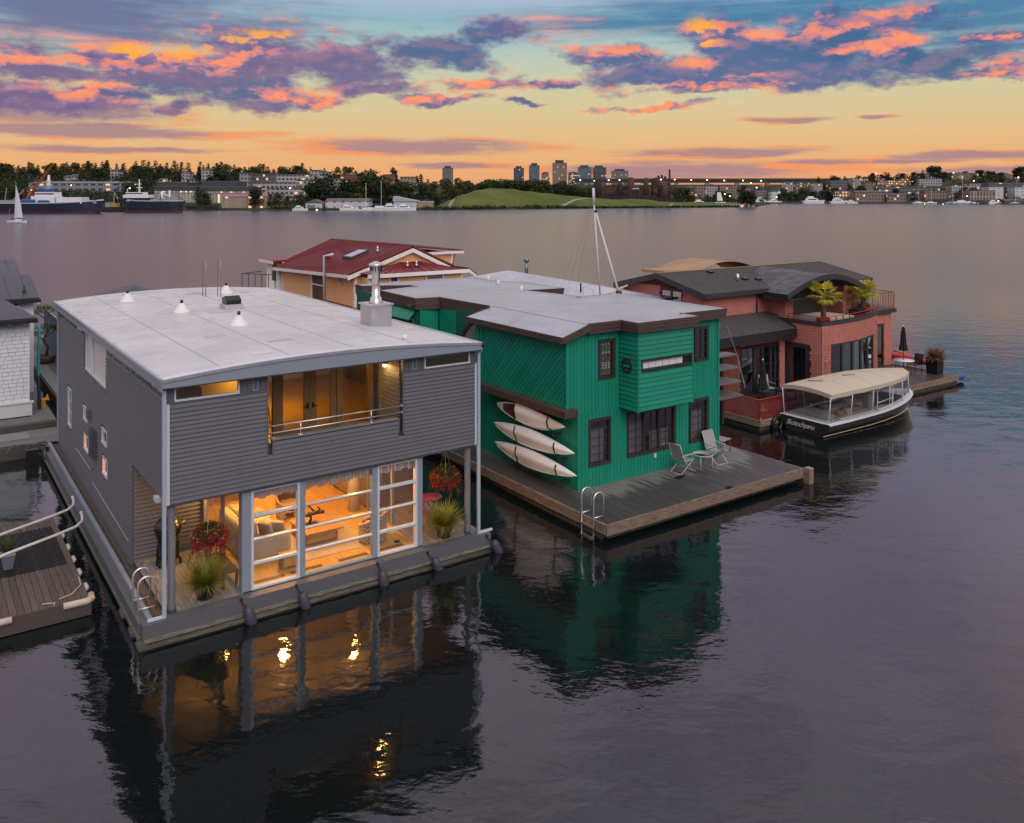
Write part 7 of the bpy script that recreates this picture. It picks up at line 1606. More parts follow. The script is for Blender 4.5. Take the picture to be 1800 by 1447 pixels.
m.add(vs, [(j*(GU+1)+i, j*(GU+1)+i+1, (j+1)*(GU+1)+i+1, (j+1)*(GU+1)+i) for j in range(GV) for i in range(GU)])
solo('grass_hill', m, mat_turf(), 'smooth green grass mound in the park on the far shore', None, (0, 0, 0), world=True, kind='structure')
for lb, pts in (('pale gravel path climbing the left flank of the grass mound', [(787, 6), (790, 18), (792, 32), (798, 55), (815, 75)]), ('pale gravel path crossing the right side of the grass mound', [(985, 12), (1010, 35), (1045, 58), (1090, 75)]), ('gravel path on the low lawn beside the rusty plant', [(1170, 8), (1178, 22), (1182, 40)])):
    m = MB(); q = []
    for u, d in pts: Y = shoreY(u)+d; X = fx(u, Y); q.append(Vector((X, Y, moundz(X, Y)+.28)))
    for a, b in zip(q, q[1:]):
        for k in range(4):
            p0, p1 = a.lerp(b, k/4), a.lerp(b, (k+1)/4); dd = (p1-p0).normalized(); s = Vector((-dd.y, dd.x, 0))*1.1; zz = lambda v: (v.x, v.y, moundz(v.x, v.y)+.3); m.poly([zz(p0-s), zz(p1-s), zz(p1+s), zz(p0+s)])
    solo('path', m, mat_paint('gravel_path', (.26, .23, .19), .9, .1, .3), lb, None, (0, 0, 0), world=True, kind='structure')
def leafcards(m, rg, c, rx, rz, n, s, flat=.5):
    for i in range(n):
        a = rg.uniform(0, 6.283); b = math.acos(rg.uniform(-1, 1)); r = rg.uniform(.55, 1.02)
        p = Vector((c[0]+rx*r*math.sin(b)*math.cos(a), c[1]+rx*r*math.sin(b)*math.sin(a), c[2]+rz*r*math.cos(b)))
        d = Vector((rg.gauss(0, 1), rg.gauss(0, 1), rg.gauss(0, flat))).normalized(); e = d.cross(Vector((rg.gauss(0, 1), rg.gauss(0, 1), rg.gauss(0, 1)))).normalized(); k = s*rg.uniform(.6, 1.2); m.poly([p-d*k, p+e*k*.8, p+d*k, p-e*k*.8])
BARK = mat_paint('dark_bark', (.035, .028, .022), .9)
CONL = mat_leaf('conifer_needles', (.010, .020, .012), (.030, .046, .022), .8, .05, .1)
BROL = [mat_leaf('broad_leaf', (.022, .038, .010), (.065, .088, .024), .8, .04, .2), mat_leaf('broad_leaf_olive', (.04, .048, .014), (.10, .10, .034), .8, .04, .2), mat_leaf('broad_leaf_dark', (.012, .024, .012), (.036, .054, .022), .8, .04, .15)]
def conifer_mesh(seed):
    rg = random.Random(seed); m = MB(); H = 1.0; L = 11+seed % 3
    for k in range(L):
        z = .12+.86*k/L; r = (.27 if seed % 2 else .22)*(1-z)**.75+.014
        for i in range(max(6, int(52*(1-z)+8))):
            a = rg.uniform(0, 6.283); rr = r*rg.uniform(.35, 1.15); p = Vector((rr*math.cos(a), rr*math.sin(a), z-rr*.32+rg.gauss(0, .018))); d = Vector((math.cos(a), math.sin(a), -.45)); e = Vector((-math.sin(a), math.cos(a), rg.gauss(0, .35))); s = .034*rg.uniform(.7, 1.4); m.poly([p-d*s*1.2, p+e*s*.9, p+d*s*1.5, p-e*s*.9])
    t = MB(); t.tube([(0, 0, 0), (0, 0, .95)], [.020, .004], 5); return m.mesh('crown', CONL), t.mesh('trunk', BARK)
def broad_mesh(seed, mat):
    rg = random.Random(100+seed); m = MB(); w = rg.uniform(.30, .44)
    for k in range(15):
        a = rg.uniform(0, 6.283); r = w*rg.uniform(0, .8); z = rg.uniform(.20, .86); leafcards(m, rg, (r*math.cos(a)*(1.15-z*.6), r*math.sin(a)*(1.15-z*.6), z), rg.uniform(.12, .22), rg.uniform(.10, .17), 72, .036)
    t = MB(); t.tube([(0, 0, 0), (.01, 0, .35), (0, .01, .6)], [.03, .022, .008], 5)
    for k in range(4): a = k*1.6; t.tube([(.01, 0, .3), (.2*math.cos(a), .2*math.sin(a), .6)], [.014, .005], 4)
    return m.mesh('crown', mat), t.mesh('trunk', BARK)
CON = [conifer_mesh(i) for i in range(4)]; BRO = [broad_mesh(i, BROL[i % 3]) for i in range(6)]
def tree(kind, u, Y, H, z=None, label=None, group=None, wide=1.):
    c, t = (random.choice(CON) if kind == 'conifer' else random.choice(BRO)) if isinstance(kind, str) else BRO[kind]
    X = fx(u, Y); z = landz(u, Y) if z is None else z; o = link('conifer_tree' if kind == 'conifer' else 'broadleaf_tree', None); o.location = (X, Y, z-.2); o.rotation_euler = (0, 0, random.uniform(0, 6.28)); o.scale = (H*wide, H*wide, H)
    for nm, me in (('crown', c), ('trunk', t)): q = link(nm, me); q.parent = o
    return setp(o, label, 'tree', group)

# ---- far buildings
FB = []
def building(u0, u1, vt, vb, Y, depth, mat, label, cat='building', name='building', roof=None, bands=0, bandmat=None, roofmat=None, mull=0, base=None, fr=True):
    x0, x1, zt = fx(u0, Y), fx(u1, Y), fz(vt, Y); zb = min(fz(vb, Y), landz((u0+u1)/2, Y))-1; FB.append((u0, u1, vt, vb, Y))
    o = wthing(name, label, cat, ((x0+x1)/2, Y, zb)); W, H = x1-x0, zt-zb; m = MB(); m.box(-W/2, 0, 0, W/2, depth, H); part('wall', m, mat, o)
    rm = roofmat or mat_paint('far_roof', (.10, .10, .105), .8)
    if roof == 'gable': m = MB(); m.prism([(-W/2-.3, -.4, H), (-W/2-.3, depth+.4, H), (-W/2-.3, depth/2, H+min(depth*.28, 1.6))], (W+.6, 0, 0)); part('roof', m, rm, o)
    elif roof == 'gablex': m = MB(); m.prism([(-W/2-.4, -.4, H), (W/2+.4, -.4, H), (0, -.4, H+W*.22)], (0, depth+.8, 0)); part('roof', m, rm, o)
    elif roof == 'hip': m = MB(); m.hexa([(-W/2-.4, -.4, H), (W/2+.4, -.4, H), (W/2+.4, depth+.4, H), (-W/2-.4, depth+.4, H), (-W/4, depth*.4, H+3), (W/4, depth*.4, H+3), (W/4, depth*.6, H+3), (-W/4, depth*.6, H+3)]); part('roof', m, rm, o)
    elif fr: m = MB(); m.box(-W/2-.3, -.3, H+.01, W/2+.3, depth+.3, H+.7); part('roof', m, rm, o)
    for k in range(bands):
        z0 = H*(k+.22)/bands; z1 = H*(k+.80)/bands; m = MB(); m.box(-W/2+.5, -.12, z0, W/2-.5, -.01, z1); b = part('window_band', m, bandmat, o)
        if mull:
            q = MB()
            for i in range(int(W/mull)+1): x = -W/2+.5+i*mull; q.box(x-.09, -.22, z0, x+.09, -.125, z1)
            part('mullion', q, mat, b)
    return o
GL1 = mat_facade('glass_bands', (.12, .16, .17), (.20, .28, .29), 1.4, 9, .9, .9, .05); GL2 = mat_facade('pale_glass_bands', (.22, .22, .2), (.34, .33, .29), 1.6, 9, .85, .9, .08)
STEELD = mat_paint('dark_building', (.05, .055, .06), .6); CONC = mat_facade('concrete_flats', (.36, .34, .325), (.05, .05, .055), 3.2, 3.0, .62, .5, .05); CONCD = mat_facade('dark_flats', (.11, .11, .12), (.05, .05, .06), 2.6, 3.0, .6, .55, .06)
REDB2 = mat_facade('red_flats', (.20, .055, .04), (.05, .03, .03), 3.4, 3.2, .5, .45, .03); WHT = mat_facade('white_shed', (.50, .50, .52), (.16, .17, .19), 5, 3.2, .35, .3, .03); PINKR = mat_paint('pink_roof', (.26, .13, .13), .7); BRNR = mat_paint('brown_shed_roof', (.13, .095, .085), .7)
building(50, 212, 322, 335, 700, 40, mat_facade('grey_works', (.20, .21, .23), (.05, .05, .05), 6, 4, .6, .4, .30), 'long grey waterfront works with lit windows behind the ships', roofmat=mat_paint('grey_works_roof', (.16, .17, .19), .6), roof='gable')
building(270, 345, 329, 340, 560, 26, STEELD, 'dark office block with pale glass bands, left of the two glass blocks', bands=1, bandmat=GL2, mull=2.0); building(276, 328, 322, 328.4, 580, 22, STEELD, 'set back upper office floor with green glass above the left glass block', bands=1, bandmat=GL1, mull=2.0)
building(352, 440, 330, 341.5, 560, 26, STEELD, 'dark office block with pale glass bands, right of the two glass blocks', bands=1, bandmat=GL2, mull=2.0); building(354, 416, 320.5, 329, 580, 22, STEELD, 'set back upper office floor with green glass above the right glass block', bands=1, bandmat=GL1, mull=2.0)
building(388, 470, 346, 353, 522, 16, mat_facade('tan_shed', (.30, .24, .20), (.5, .35, .2), 7, 3, .25, .4, .5), 'long low waterfront shed with pink roof and wall lamps', roofmat=PINKR, roof='gable')
building(421, 436, 305, 330, 690, 16, mat_facade('tall_flats', (.27, .26, .26), (.06, .06, .07), 2.6, 3.2, .5, .5, .04), 'narrow grey stair tower at the left end of the terraced flats'); building(436, 486, 307, 332, 700, 18, CONCD, 'dark grey flats left on the terraced hillside'); building(486, 545, 308, 330, 700, 18, CONC, 'pale concrete flats right on the terraced hillside')
for u0, u1, vt, vb, Y, lb in ((445, 520, 322, 334, 640, 'lower terrace of pale flats on the left hillside'), (520, 575, 318, 333, 650, 'stepped terrace of flats beside the dark trees'), (560, 602, 315, 326, 690, 'pale stepped flats left of the red building'), (470, 530, 332, 340, 600, 'lowest row of flats above the big dark trees'), (586, 600, 322, 335, 640, 'small white flats between dark trees'), (545, 560, 300, 309, 800, 'brick house on the ridge above the flats'), (560, 575, 303, 309, 800, 'cream house on the ridge left of the red building')): building(u0, u1, vt, vb, Y, 14, CONC, lb)
building(597, 655, 309, 323, 740, 20, REDB2, 'long red flats on the hillside'); building(607, 622, 305, 309, 745, 12, REDB2, 'small red upper floor on the long red flats'); building(673, 690, 308, 325, 740, 16, REDB2, 'narrow red block right of a big conifer'); building(703, 728, 312, 322, 760, 14, mat_facade('tan_flats', (.30, .22, .16), (.08, .06, .05), 3, 3, .5, .5, .05), 'tan flats among trees left of the grey tower'); building(715, 752, 323, 331, 680, 16, CONC, 'long pale low building among the trees left of the mound')
for u, v, lb in ((118, 311, 'pale house with grey roof among hillside trees at left'), (200, 300, 'small white house high on the wooded ridge'), (130, 309, 'grey roofed house below the wooded ridge'), (325, 305, 'pale house on the ridge above the glass blocks'), (335, 316, 'grey roofed house above the right glass block'), (75, 318, 'tan house among trees left of the works'), (285, 316, 'dim house above the left glass block'), (360, 300, 'white house peeping from the ridge trees')): building(u-6, u+7, v, v+8, 820, 12, CONC, lb, 'house', 'house', roof='gable', roofmat=STEELD)
# waterfront sheds
o = building(537, 566, 357, 366.5, 516, 12, WHT, 'white boathouse with grey garage door on the far shore', 'boathouse', 'boathouse', roof='gablex', roofmat=BRNR); W = fx(566, 516)-fx(537, 516); part('door', bx(-W/2+1, -.15, .8, .9, -.02, 3.0), mat_paint('garage_grey', (.16, .18, .22), .6), o)
building(572, 648, 353.5, 366, 516, 14, WHT, 'long white marina shed with brown roof on the far shore', 'shed', 'marina_shed', roof='gable', roofmat=BRNR)
o = building(692, 732, 355, 365, 525, 16, WHT, 'white marina shed with steep slanted grey roof', 'shed', 'marina_shed', fr=False); W = fx(732, 525)-fx(692, 525); H = fz(355, 525)-min(fz(365, 525), 1)+1; m = MB(); m.prism([(-W/2-.4, -.5, H), (W/2+.4, -.5, H), (W/2+.4, -.5, H+.4), (-W/2-.4, -.5, H+3.2)], (0, 17, 0)); part('roof', m, mat_paint('pale_roof', (.36, .37, .40), .6), o)
building(734, 760, 356, 364, 530, 10, mat_paint('tan_hut', (.34, .25, .17), .7), 'tan hut with flat pale roof left of the mound', 'hut', 'hut', roofmat=mat_paint('pale_roof', (.36, .37, .40), .6))
# skyline towers
def tower(u0, u1, vt, vb, Y, mat, lb, crown=0):
    o = building(u0, u1, vt, vb, Y, fx(u1, Y)-fx(u0, Y), mat, lb, 'tower', 'tower_block', roofmat=STEELD); W = fx(u1, Y)-fx(u0, Y); H = fz(vt, Y)-o.location.z
    if crown: part('roof_house', bx(-W*.3, W*.2, H+.71, W*.28, W*.8, H+crown), STEELD, o)
    return o
BLUF = mat_facade('blue_tower', (.06, .09, .13), (.10, .15, .20), 3.5, 3.4, .7, .65, .02, .35); BLUD = mat_facade('dark_tower', (.045, .055, .07), (.07, .09, .11), 3.5, 3.4, .7, .6, .02, .35); TANT = mat_facade('tan_tower', (.22, .17, .13), (.12, .09, .07), 3.2, 3.6, .5, .6, .02); GRYT = mat_facade('grey_tower', (.17, .16, .155), (.05, .05, .055), 3.4, 3.2, .5, .55, .03)
tower(777.5, 795.5, 296, 318, 1400, GRYT, 'lone grey tower block left of the mound, standing above the trees', 4); tower(903, 921, 296, 316, 1900, BLUD, 'dark slate tower, leftmost of the skyline cluster', 5); tower(930, 948.5, 291.5, 318, 1900, BLUF, 'blue glass tower left of the tall tan tower', 6); tower(952, 966, 305, 320, 1700, mat_facade('lit_tower', (.20, .18, .16), (.10, .09, .08), 3, 3.2, .6, .6, .3), 'short tower with lit top between blue and tan towers', 3)
tower(972, 996.5, 287, 319, 1900, TANT, 'tallest tan tower with pale crown in the skyline', 7); tower(999.5, 1016, 304, 316, 1800, mat_facade('lit_dark_tower', (.05, .06, .07), (.10, .10, .09), 3, 3.2, .7, .6, .35), 'short dark tower with yellow lit windows', 2); tower(1016.5, 1040, 294.5, 317, 1900, BLUF, 'broad blue tower right of the tan tower', 5); tower(1043, 1065.5, 295, 316, 1900, BLUD, 'slate tower with flat top, second from the right of the cluster', 5); tower(1077.5, 1104.5, 301, 315, 1900, GRYT, 'low broad grey tower, rightmost of the skyline cluster', 5)
o = [x for x in COL.objects if x.get('label', '').startswith('tallest tan')][0]; 
# long bridge
brY = 1550; bt0, bt1 = fx(1010, brY), fx(1475, brY); zb_ = fz(322, brY); zt_ = fz(315, brY)
br = wthing('bridge', 'long dark high level highway bridge crossing behind the rusty plant', 'bridge', ((bt0+bt1)/2, brY, 0)); L = bt1-bt0; part('deck', bx(-L/2, -8, zt_-2.2, L/2, 8, zt_), STEELD, br); part('girder', bx(-L/2, -6, zb_, L/2, -5, zt_-2.21), mat_paint('green_steel', (.045, .055, .055), .6), br); part('parapet', bx(-L/2, -8.2, zt_, L/2, -7.9, zt_+1.2), STEELD, br)
for k in range(9): x = -L/2+20+k*(L-40)/8; part('pier', bx(x-3, -5, 0, x+3, 5, zb_), CONC, br)
STARL = mat_emit('street_lamp_glow', (1, .66, .30), 7.); LAMPP = STEELD
def street_lamp(u, v, Y, lb, r=.75, post=True, grp=None, ground=None):
    z = fz(v, Y); g = landz(u, Y) if ground is None else ground; o = wthing('street_lamp', lb, 'lamp', (fx(u, Y), Y, g), 0, grp); h = max(2., z-g); m = MB(); m.tube([(0, 0, 0), (0, 0, h)], .12, 5); part('pole', m, LAMPP, o); m = MB(); m.lathe([(0, h-r*.7), (r*.7, h-r*.4), (r, h), (r*.7, h+r*.5), (0, h+r*.7)], 8); part('bulb', m, STARL, o)
for k, (u, v) in enumerate([(1020, 317), (1045, 318), (1070, 317), (1089, 316.5), (1159, 315.5), (1186, 316), (1215, 316.5), (1243, 316.5), (1273, 317.5), (1306, 317.5), (1338, 318)]): street_lamp(u, v, 1530, 'lit lamp below the bridge deck line, one of a row', 1.25, True, 'lamps along the bridge')
for k, (u, v, Y, lb) in enumerate([(510, 331, 520, 'twin lit lamp on a tall pole left of the white boathouse'), (637, 361, 520, 'bright lamp at the right end of the long marina shed'), (557, 369, 505, 'low lamp by the white boathouse door'), (1090, 326, 900, 'lit lamp above the trees left of the rusty plant'), (1274, 341.5, 700, 'lit lamp left of the lone round tree'), (1283, 345, 690, 'lit lamp just left of the lone round tree, lower one'), (1187, 336, 760, 'lit lamp right of the rusty plant'), (1700, 345, 830, 'bright lamp by the tan block on the right shore'), (1712, 318, 1050, 'bright lamp on the right hillside'), (1755, 355, 790, 'low bright lamp at the right marina'), (1676, 304, 1150, 'lit lamp on the right ridge'), (1749, 304, 1150, 'lit lamp high on the right ridge, farther right'), (1790, 312, 1000, 'lit lamp at the far right of the ridge'), (1625, 359, 800, 'orange lamp at the waterline of the right marina'), (1642, 360, 798, 'second orange lamp at the waterline of the right marina'), (1658, 359, 796, 'third orange lamp at the waterline of the right marina'), (1519, 344, 850, 'small red lamp on the brown boathouse'), (1365, 347, 850, 'lamp behind the white yachts right of the round tree'), (1320, 322, 1100, 'lamp among distant houses right of the bridge'), (1330, 330, 1000, 'orange lamp below the bridge at right'), (125, 326, 690, 'lit lamp on the grey works'), (55, 334, 560, 'lamp behind the ship wheelhouse'), (228, 331, 560, 'lamp right of the grey works'), (1540, 305, 1200, 'tiny lamp over the right ridge trees')]): street_lamp(u, v, Y, lb, .55 if Y < 900 else .8)
# rusty gas plant
RUST = mat_paint('rusty_steel', (.085, .036, .026), .8, .35, .25); RUSTD = mat_paint('dark_rust', (.030, .022, .021), .8, .2, .3)
gp = wthing('gasworks', 'rusty brown gasworks ruin of towers, tanks and pipes beside the mound', 'industrial ruin', (fx(1115, 690), 690, 1.5)); g0 = fx(1115, 690)
def gx(u): return fx(u, 690)-g0
def gz(v): return fz(v, 690)-1.5
def tank(u0, u1, vt, mat, y=0, dome=.8): r = (gx(u1)-gx(u0))/2; m = MB(); m.lathe([(r, 0), (r, gz(vt)-.3), (r*.9, gz(vt)), (r*.3, gz(vt)+dome)], 16, ((gx(u0)+gx(u1))/2, y, 0)); part('tower', m, mat, gp)
tank(1045, 1057, 315, RUSTD); tank(1086, 1096, 323, RUSTD, 4); tank(1105, 1117, 313, RUST, 6); tank(1132, 1141, 314, RUST, 2); tank(1146, 1156, 329, RUST, -3); tank(1157, 1177, 321, RUST, -2); tank(1147, 1172, 313.5, RUSTD, 8)
m = MB(); m.tube([(gx(1177), 0, 0), (gx(1177), 0, gz(298))], [.95, .75], 10); part('stack', m, RUSTD, gp)
for u0, u1, vt, y in ((1055, 1085, 329, 3), (1060, 1105, 341, -4), (1096, 1133, 334, 2), (1052, 1100, 345, -8), (1115, 1150, 343, -6), (1050, 1180, 348, -10)):
    part('frame', bx(gx(u0), y, 0, gx(u1), y+3, gz(vt)), RUSTD if vt > 340 else RUST, gp)
m = MB(); rg2 = random.Random(5)
for k in range(34): u = rg2.uniform(1050, 1178); v = rg2.uniform(322, 345); x, z = gx(u), gz(v); m.tube([(x, -6, z), (x+rg2.uniform(3, 12), -6, z+rg2.uniform(-.5, .5)), (x+rg2.uniform(3, 12), -6, 0)], .28, 5)
for k in range(16): x = gx(1050+k*8.2); m.tube([(x, -11, 0), (x, -11, gz(345)+rg2.uniform(-1, 3))], .25, 5)
part('pipework', m, RUSTD, gp)
for u, v in ((1160, 310.5), (1166, 309.5), (1172, 312)): part('cap', bx(gx(u)-.7, 6, gz(315), gx(u)+.7, 8, gz(v)+1), RUSTD, gp)
part('shelter_roof', bx(gx(1108), -12, gz(333), gx(1120), -9, gz(331)), mat_paint('pale_sheet', (.42, .44, .48), .6), gp)
m = MB(); m.lathe([(0, -.5), (.7, 0), (0, .5)], 8, (gx(1160), -5, gz(316))); part('lamp', m, STARL, gp)
# right shore buildings
RW = mat_facade('pale_flats', (.33, .31, .31), (.07, .07, .08), 3.0, 3.0, .55, .5, .10); RB = mat_facade('brown_flats', (.20, .15, .13), (.09, .06, .05), 3.0, 3.2, .55, .5, .06); RD = mat_facade('dark_block', (.06, .065, .075), (.20, .19, .17), 4.0, 3.6, .8, .4, .10); ROR = mat_facade('glowing_flats', (.22, .16, .13), (.35, .2, .1), 3, 3, .5, .5, .45)
RL = [(1222, 1240, 326, 334, 900, RB, 'low brown block behind the white motor yacht'), (1222, 1262, 327, 335, 1000, RW, 'long pale building below the bridge'), (1265, 1295, 326, 335, 1000, RB, 'brown building below the bridge at right'), (1352, 1372, 335, 344, 900, RW, 'small white building right of the round tree'), (1330, 1352, 338, 346, 880, RB, 'grey boathouse right of the round tree'), (1355, 1367, 337, 345, 870, WHT, 'white hut by the orange lit roof'), (1474, 1496, 336, 345, 870, ROR, 'hut with glowing orange roof on the right shore'), (1501, 1521, 314, 326, 1050, RW, 'pale corner flats on the right hillside'), (1521, 1540, 321, 329, 1000, RB, 'brown flats beside the pale corner flats'), (1551, 1580, 318, 326, 1050, ROR, 'row of flats with glowing windows on the right hillside'), (1583, 1612, 315, 325, 1060, ROR, 'second row of glowing flats farther right'), (1615, 1656, 315, 326, 1050, RW, 'big cream flats below the tall pointed trees'), (1545, 1592, 329, 339, 920, RD, 'dark waterfront office with lit strips, left half'), (1592, 1652, 328, 338, 925, RD, 'dark waterfront office with lit strips, right half'), (1504, 1560, 338, 357, 850, RB, 'big brown boathouse building at the right shore'), (1560, 1592, 343, 357, 845, RB, 'lower brown boathouse wing'), (1625, 1665, 336, 350, 860, RB, 'brown flats behind the sailboat masts'), (1673, 1704, 326, 338, 900, RW, 'pale balcony flats behind the tall mast'), (1704, 1739, 323, 334, 905, RW, 'pale flats right of the tall mast'), (1705, 1750, 336, 352, 830, mat_facade('tan_gallery', (.30, .23, .17), (.10, .08, .07), 3, 5, .6, .7, .06), 'tan gallery block at the right marina'), (1738, 1800, 322, 333, 880, RD, 'long dark roofed block at the right edge'), (1738, 1764, 329, 343, 850, WHT, 'white and dark waterfront block at the right'), (1784, 1820, 329, 345, 850, WHT, 'white block at the right edge of the shore'), (1750, 1785, 331, 346, 865, RB, 'brown waterfront flats between the white blocks'), (1766, 1800, 353, 361, 790, mat_facade('red_boathouse', (.16, .05, .05), (.06, .04, .04), 4, 3, .5, .5, .04), 'dark red boathouse row at the right edge'), (1695, 1730, 353, 360, 800, STEELD, 'dark covered moorage at the right marina'), (1673, 1720, 305, 316, 1150, mat_facade('brown_slope', (.16, .12, .09), (.1, .08, .06), 5, 3, .6, .5, .02), 'long brown school building on the right ridge'), (1460, 1490, 318, 326, 1000, CONCD, 'dim flats right of the bridge end'), (1400, 1420, 322, 330, 1100, RB, 'brown flats below the right end of the bridge'), (1430, 1446, 323, 331, 1080, RW, 'pale flats near the right end of the bridge'), (1380, 1398, 322, 328, 1150, RW, 'small pale house below the bridge')]
for u0, u1, vt, vb, Y, mt, lb in RL: building(u0, u1, vt, vb, Y, 14, mt, lb, roof='gable' if 'boathouse' in lb or 'house' in lb else None, roofmat=mat_paint('slate_far_roof', (.085, .085, .095), .8))
rgb_ = random.Random(31)
for k in range(34):      # distant houses under the bridge and along the right ridge
    u = rgb_.uniform(1190, 1800); Y = rgb_.uniform(1050, 1350); g = landz(u, Y); vt = 340-(g+7-10)*1520/Y; w = rgb_.uniform(5, 10)
    building(u-w/2, u+w/2, vt, vt+8, Y, 10, rgb_.choice([RW, RB, CONCD, ROR, CONC]), 'small distant house on the right hillside below the ridge trees', 'house', 'house', roof=rgb_.choice(['gable', 'hip', None]))
for o in COL.objects:
    if o.get('label') == 'small distant house on the right hillside below the ridge trees': o['group'] = 'small houses on the right hillside'
# seawall with buttresses by the round tree
sw = wthing('seawall', 'concrete seawall with buttresses at the tip of the park', 'seawall', (fx(1285, 622), 622, -.5)); xx = lambda u: fx(u, 622)-fx(1285, 622)
part('wall', bx(xx(1255), 0, 0, xx(1330), 2, 2.2), CONC, sw)
for k in range(9): x = xx(1258+k*5.2); part('buttress', bx(x-.35, -1.2, 0, x+.35, -.01, 3.0), mat_paint('pale_buttress', (.34, .31, .29), .8), sw)

# ---- ships and boats
NAVY = mat_paint('navy_hull', (.012, .018, .042), .5, .1, .2); REDW = mat_paint('waterline_red', (.16, .03, .025), .6, .1, .2); SHW = mat_paint('ship_white', (.72, .73, .74), .5, .08, .3); SHG = mat_paint('ship_grey', (.28, .29, .30), .6, .1, .3); BLUT = mat_paint('blue_tarpaulin', (.02, .08, .25), .6, .1, .3); ORNG = mat_paint('orange_crane', (.32, .075, .035), .6)
def ship(u0, u1, vt, vw, Y, lb, bow):
    x0, x1 = fx(u0, Y), fx(u1, Y); L = x1-x0; o = wthing('ship', lb, 'ship', ((x0+x1)/2, Y, 0)); h = fz(vt, Y); B = 5.5; s = 1 if bow == 'right' else -1; N = 16
    def ring(z, k, rake): return [(s*(-L/2+L*t+ (rake if t > .98 else 0)), sgn*B*k*(min(1, .75+t*2)*(1-max(0, (t-.72)/.28)**2)), z+(1.6*max(0, (t-.6)/.4)**2 if z > 1 else 0)) for sgn in (1, -1) for t in ([i/N for i in range(N+1)] if sgn > 0 else [i/N for i in range(N, -1, -1)])]
    for nm, za, zb, ka, kb, ra, rb, mt in (('boot_stripe', -.5, h*.13, .85, .92, -2.5, -1.2, REDW), ('hull', h*.13, h, .92, 1.0, -1.2, 0, NAVY)):
        a, b = ring(za, ka, ra), ring(zb, kb, rb); n = len(a); m = MB(); m.add(a+b, [(i, (i+1) % n, n+(i+1) % n, n+i) for i in range(n)]+[tuple(range(n, 2*n))]); part(nm, m, mt, o)
    a, b = ring(h+.005, .985, 0), ring(h+.5, 1.02, 0); n = len(a); m = MB(); m.add(a+b, [(i, (i+1) % n, n+(i+1) % n, n+i) for i in range(n)]); part('bulwark', m, SHW, o); return o, h, (lambda u: fx(u, Y)-(x0+x1)/2), (lambda v: fz(v, Y))
o, h, X_, Z_ = ship(-70, 182, 358, 377, 436, 'long dark hulled factory ship with white superstructure and blue tarps at left', 'right')
part('deckhouse', bx(X_(106), -4, h, X_(150), 4, Z_(347)), SHW, o); part('deckhouse', bx(X_(62), -4, h, X_(103), 4, Z_(345)), SHW, o); part('bridge_house', bx(X_(68), -3.5, Z_(345)+.01, X_(102), 3.5, Z_(338)), SHW, o); part('bridge_windows', bx(X_(69), -3.62, Z_(342), X_(101), -3.51, Z_(340)), DARK, o); part('tarpaulin', softbox(MB(), X_(42), -4.6, h, X_(72), 3, Z_(350)), BLUT, o); part('tarpaulin', softbox(MB(), X_(74), -4.7, h, X_(95), -3.9, Z_(352)), BLUT, o); part('top_house', bx(X_(70), -2.5, Z_(338)+.01, X_(92), 2.5, Z_(333)), BLUT, o)
m = MB(); m.tube([(X_(85), 0, Z_(333)), (X_(86), 0, Z_(308))], [1.1, .5], 8); m.tube([(X_(85.5), -2, Z_(320)), (X_(85.5), 2, Z_(320))], .2, 5); m.box(X_(83), -1.2, Z_(326), X_(89), 1.2, Z_(325)); m.box(X_(83.5), -1, Z_(318), X_(88), 1, Z_(317)); part('radar_mast', m, SHW, o)
m = MB(); 
for (a, b, c, d) in ((27, 352, 42, 333), (42, 358, 55, 335), (8, 355, 12, 330), (20, 355, 34, 340), (100, 352, 90, 334)): m.tube([(X_(a), 0, Z_(b)), (X_(c), 0, Z_(d))], .22, 5)
part('derrick', m, SHG, o); part('deckhouse', bx(X_(0), -3.5, h, X_(40), 3.5, Z_(352)), SHG, o); part('winch', bx(X_(155), -2, h, X_(172), 2, Z_(352)), SHG, o)
o, h, X_, Z_ = ship(217, 317, 354, 372, 462, 'navy blue fishing vessel with white wheelhouse and red waterline, bow to the left', 'left')
part('forecastle', bx(X_(219), -3.6, h, X_(262), 3.6, Z_(348)), NAVY, o); part('deckhouse', bx(X_(221), -3.4, Z_(348)+.01, X_(266), 3.4, Z_(342.5)), SHW, o); part('bridge_house', bx(X_(226), -3, Z_(342.5)+.01, X_(256), 3, Z_(338)), SHW, o); part('bridge_windows', bx(X_(227), -3.12, Z_(341.3), X_(255), -3.01, Z_(339.6)), DARK, o)
m = MB(); m.tube([(X_(245), 0, Z_(338)), (X_(245), 0, Z_(315))], [.55, .2], 6); m.tube([(X_(240), 0, Z_(330)), (X_(250), 0, Z_(330))], .2, 5); m.tube([(X_(241), 0, Z_(324)), (X_(249), 0, Z_(324))], .18, 5); m.tube([(X_(224), 0, Z_(338)), (X_(224), 0, Z_(332))], .2, 5); part('radar_mast', m, SHW, o)
m = MB(); m.tube([(X_(286), 0, h), (X_(284), 0, Z_(337))], .6, 6); m.tube([(X_(298), 0, h), (X_(298), 0, Z_(335))], .45, 6); m.tube([(X_(284), 0, Z_(339)), (X_(299), 0, Z_(346))], .25, 5); part('gallows', m, SHW, o); part('winch', bx(X_(268), -3, h, X_(282), 3, Z_(350)), SHG, o); part('stern_house', bx(X_(300), -3, h, X_(316), 3, Z_(347)), SHG, o)
m = MB(); 
for k in range(7): x = X_(229)+k*1.1; m.box(x, -4.95, Z_(353.8), x+.75, -4.9, Z_(352.6))
part('name_marks', m, LET, o)
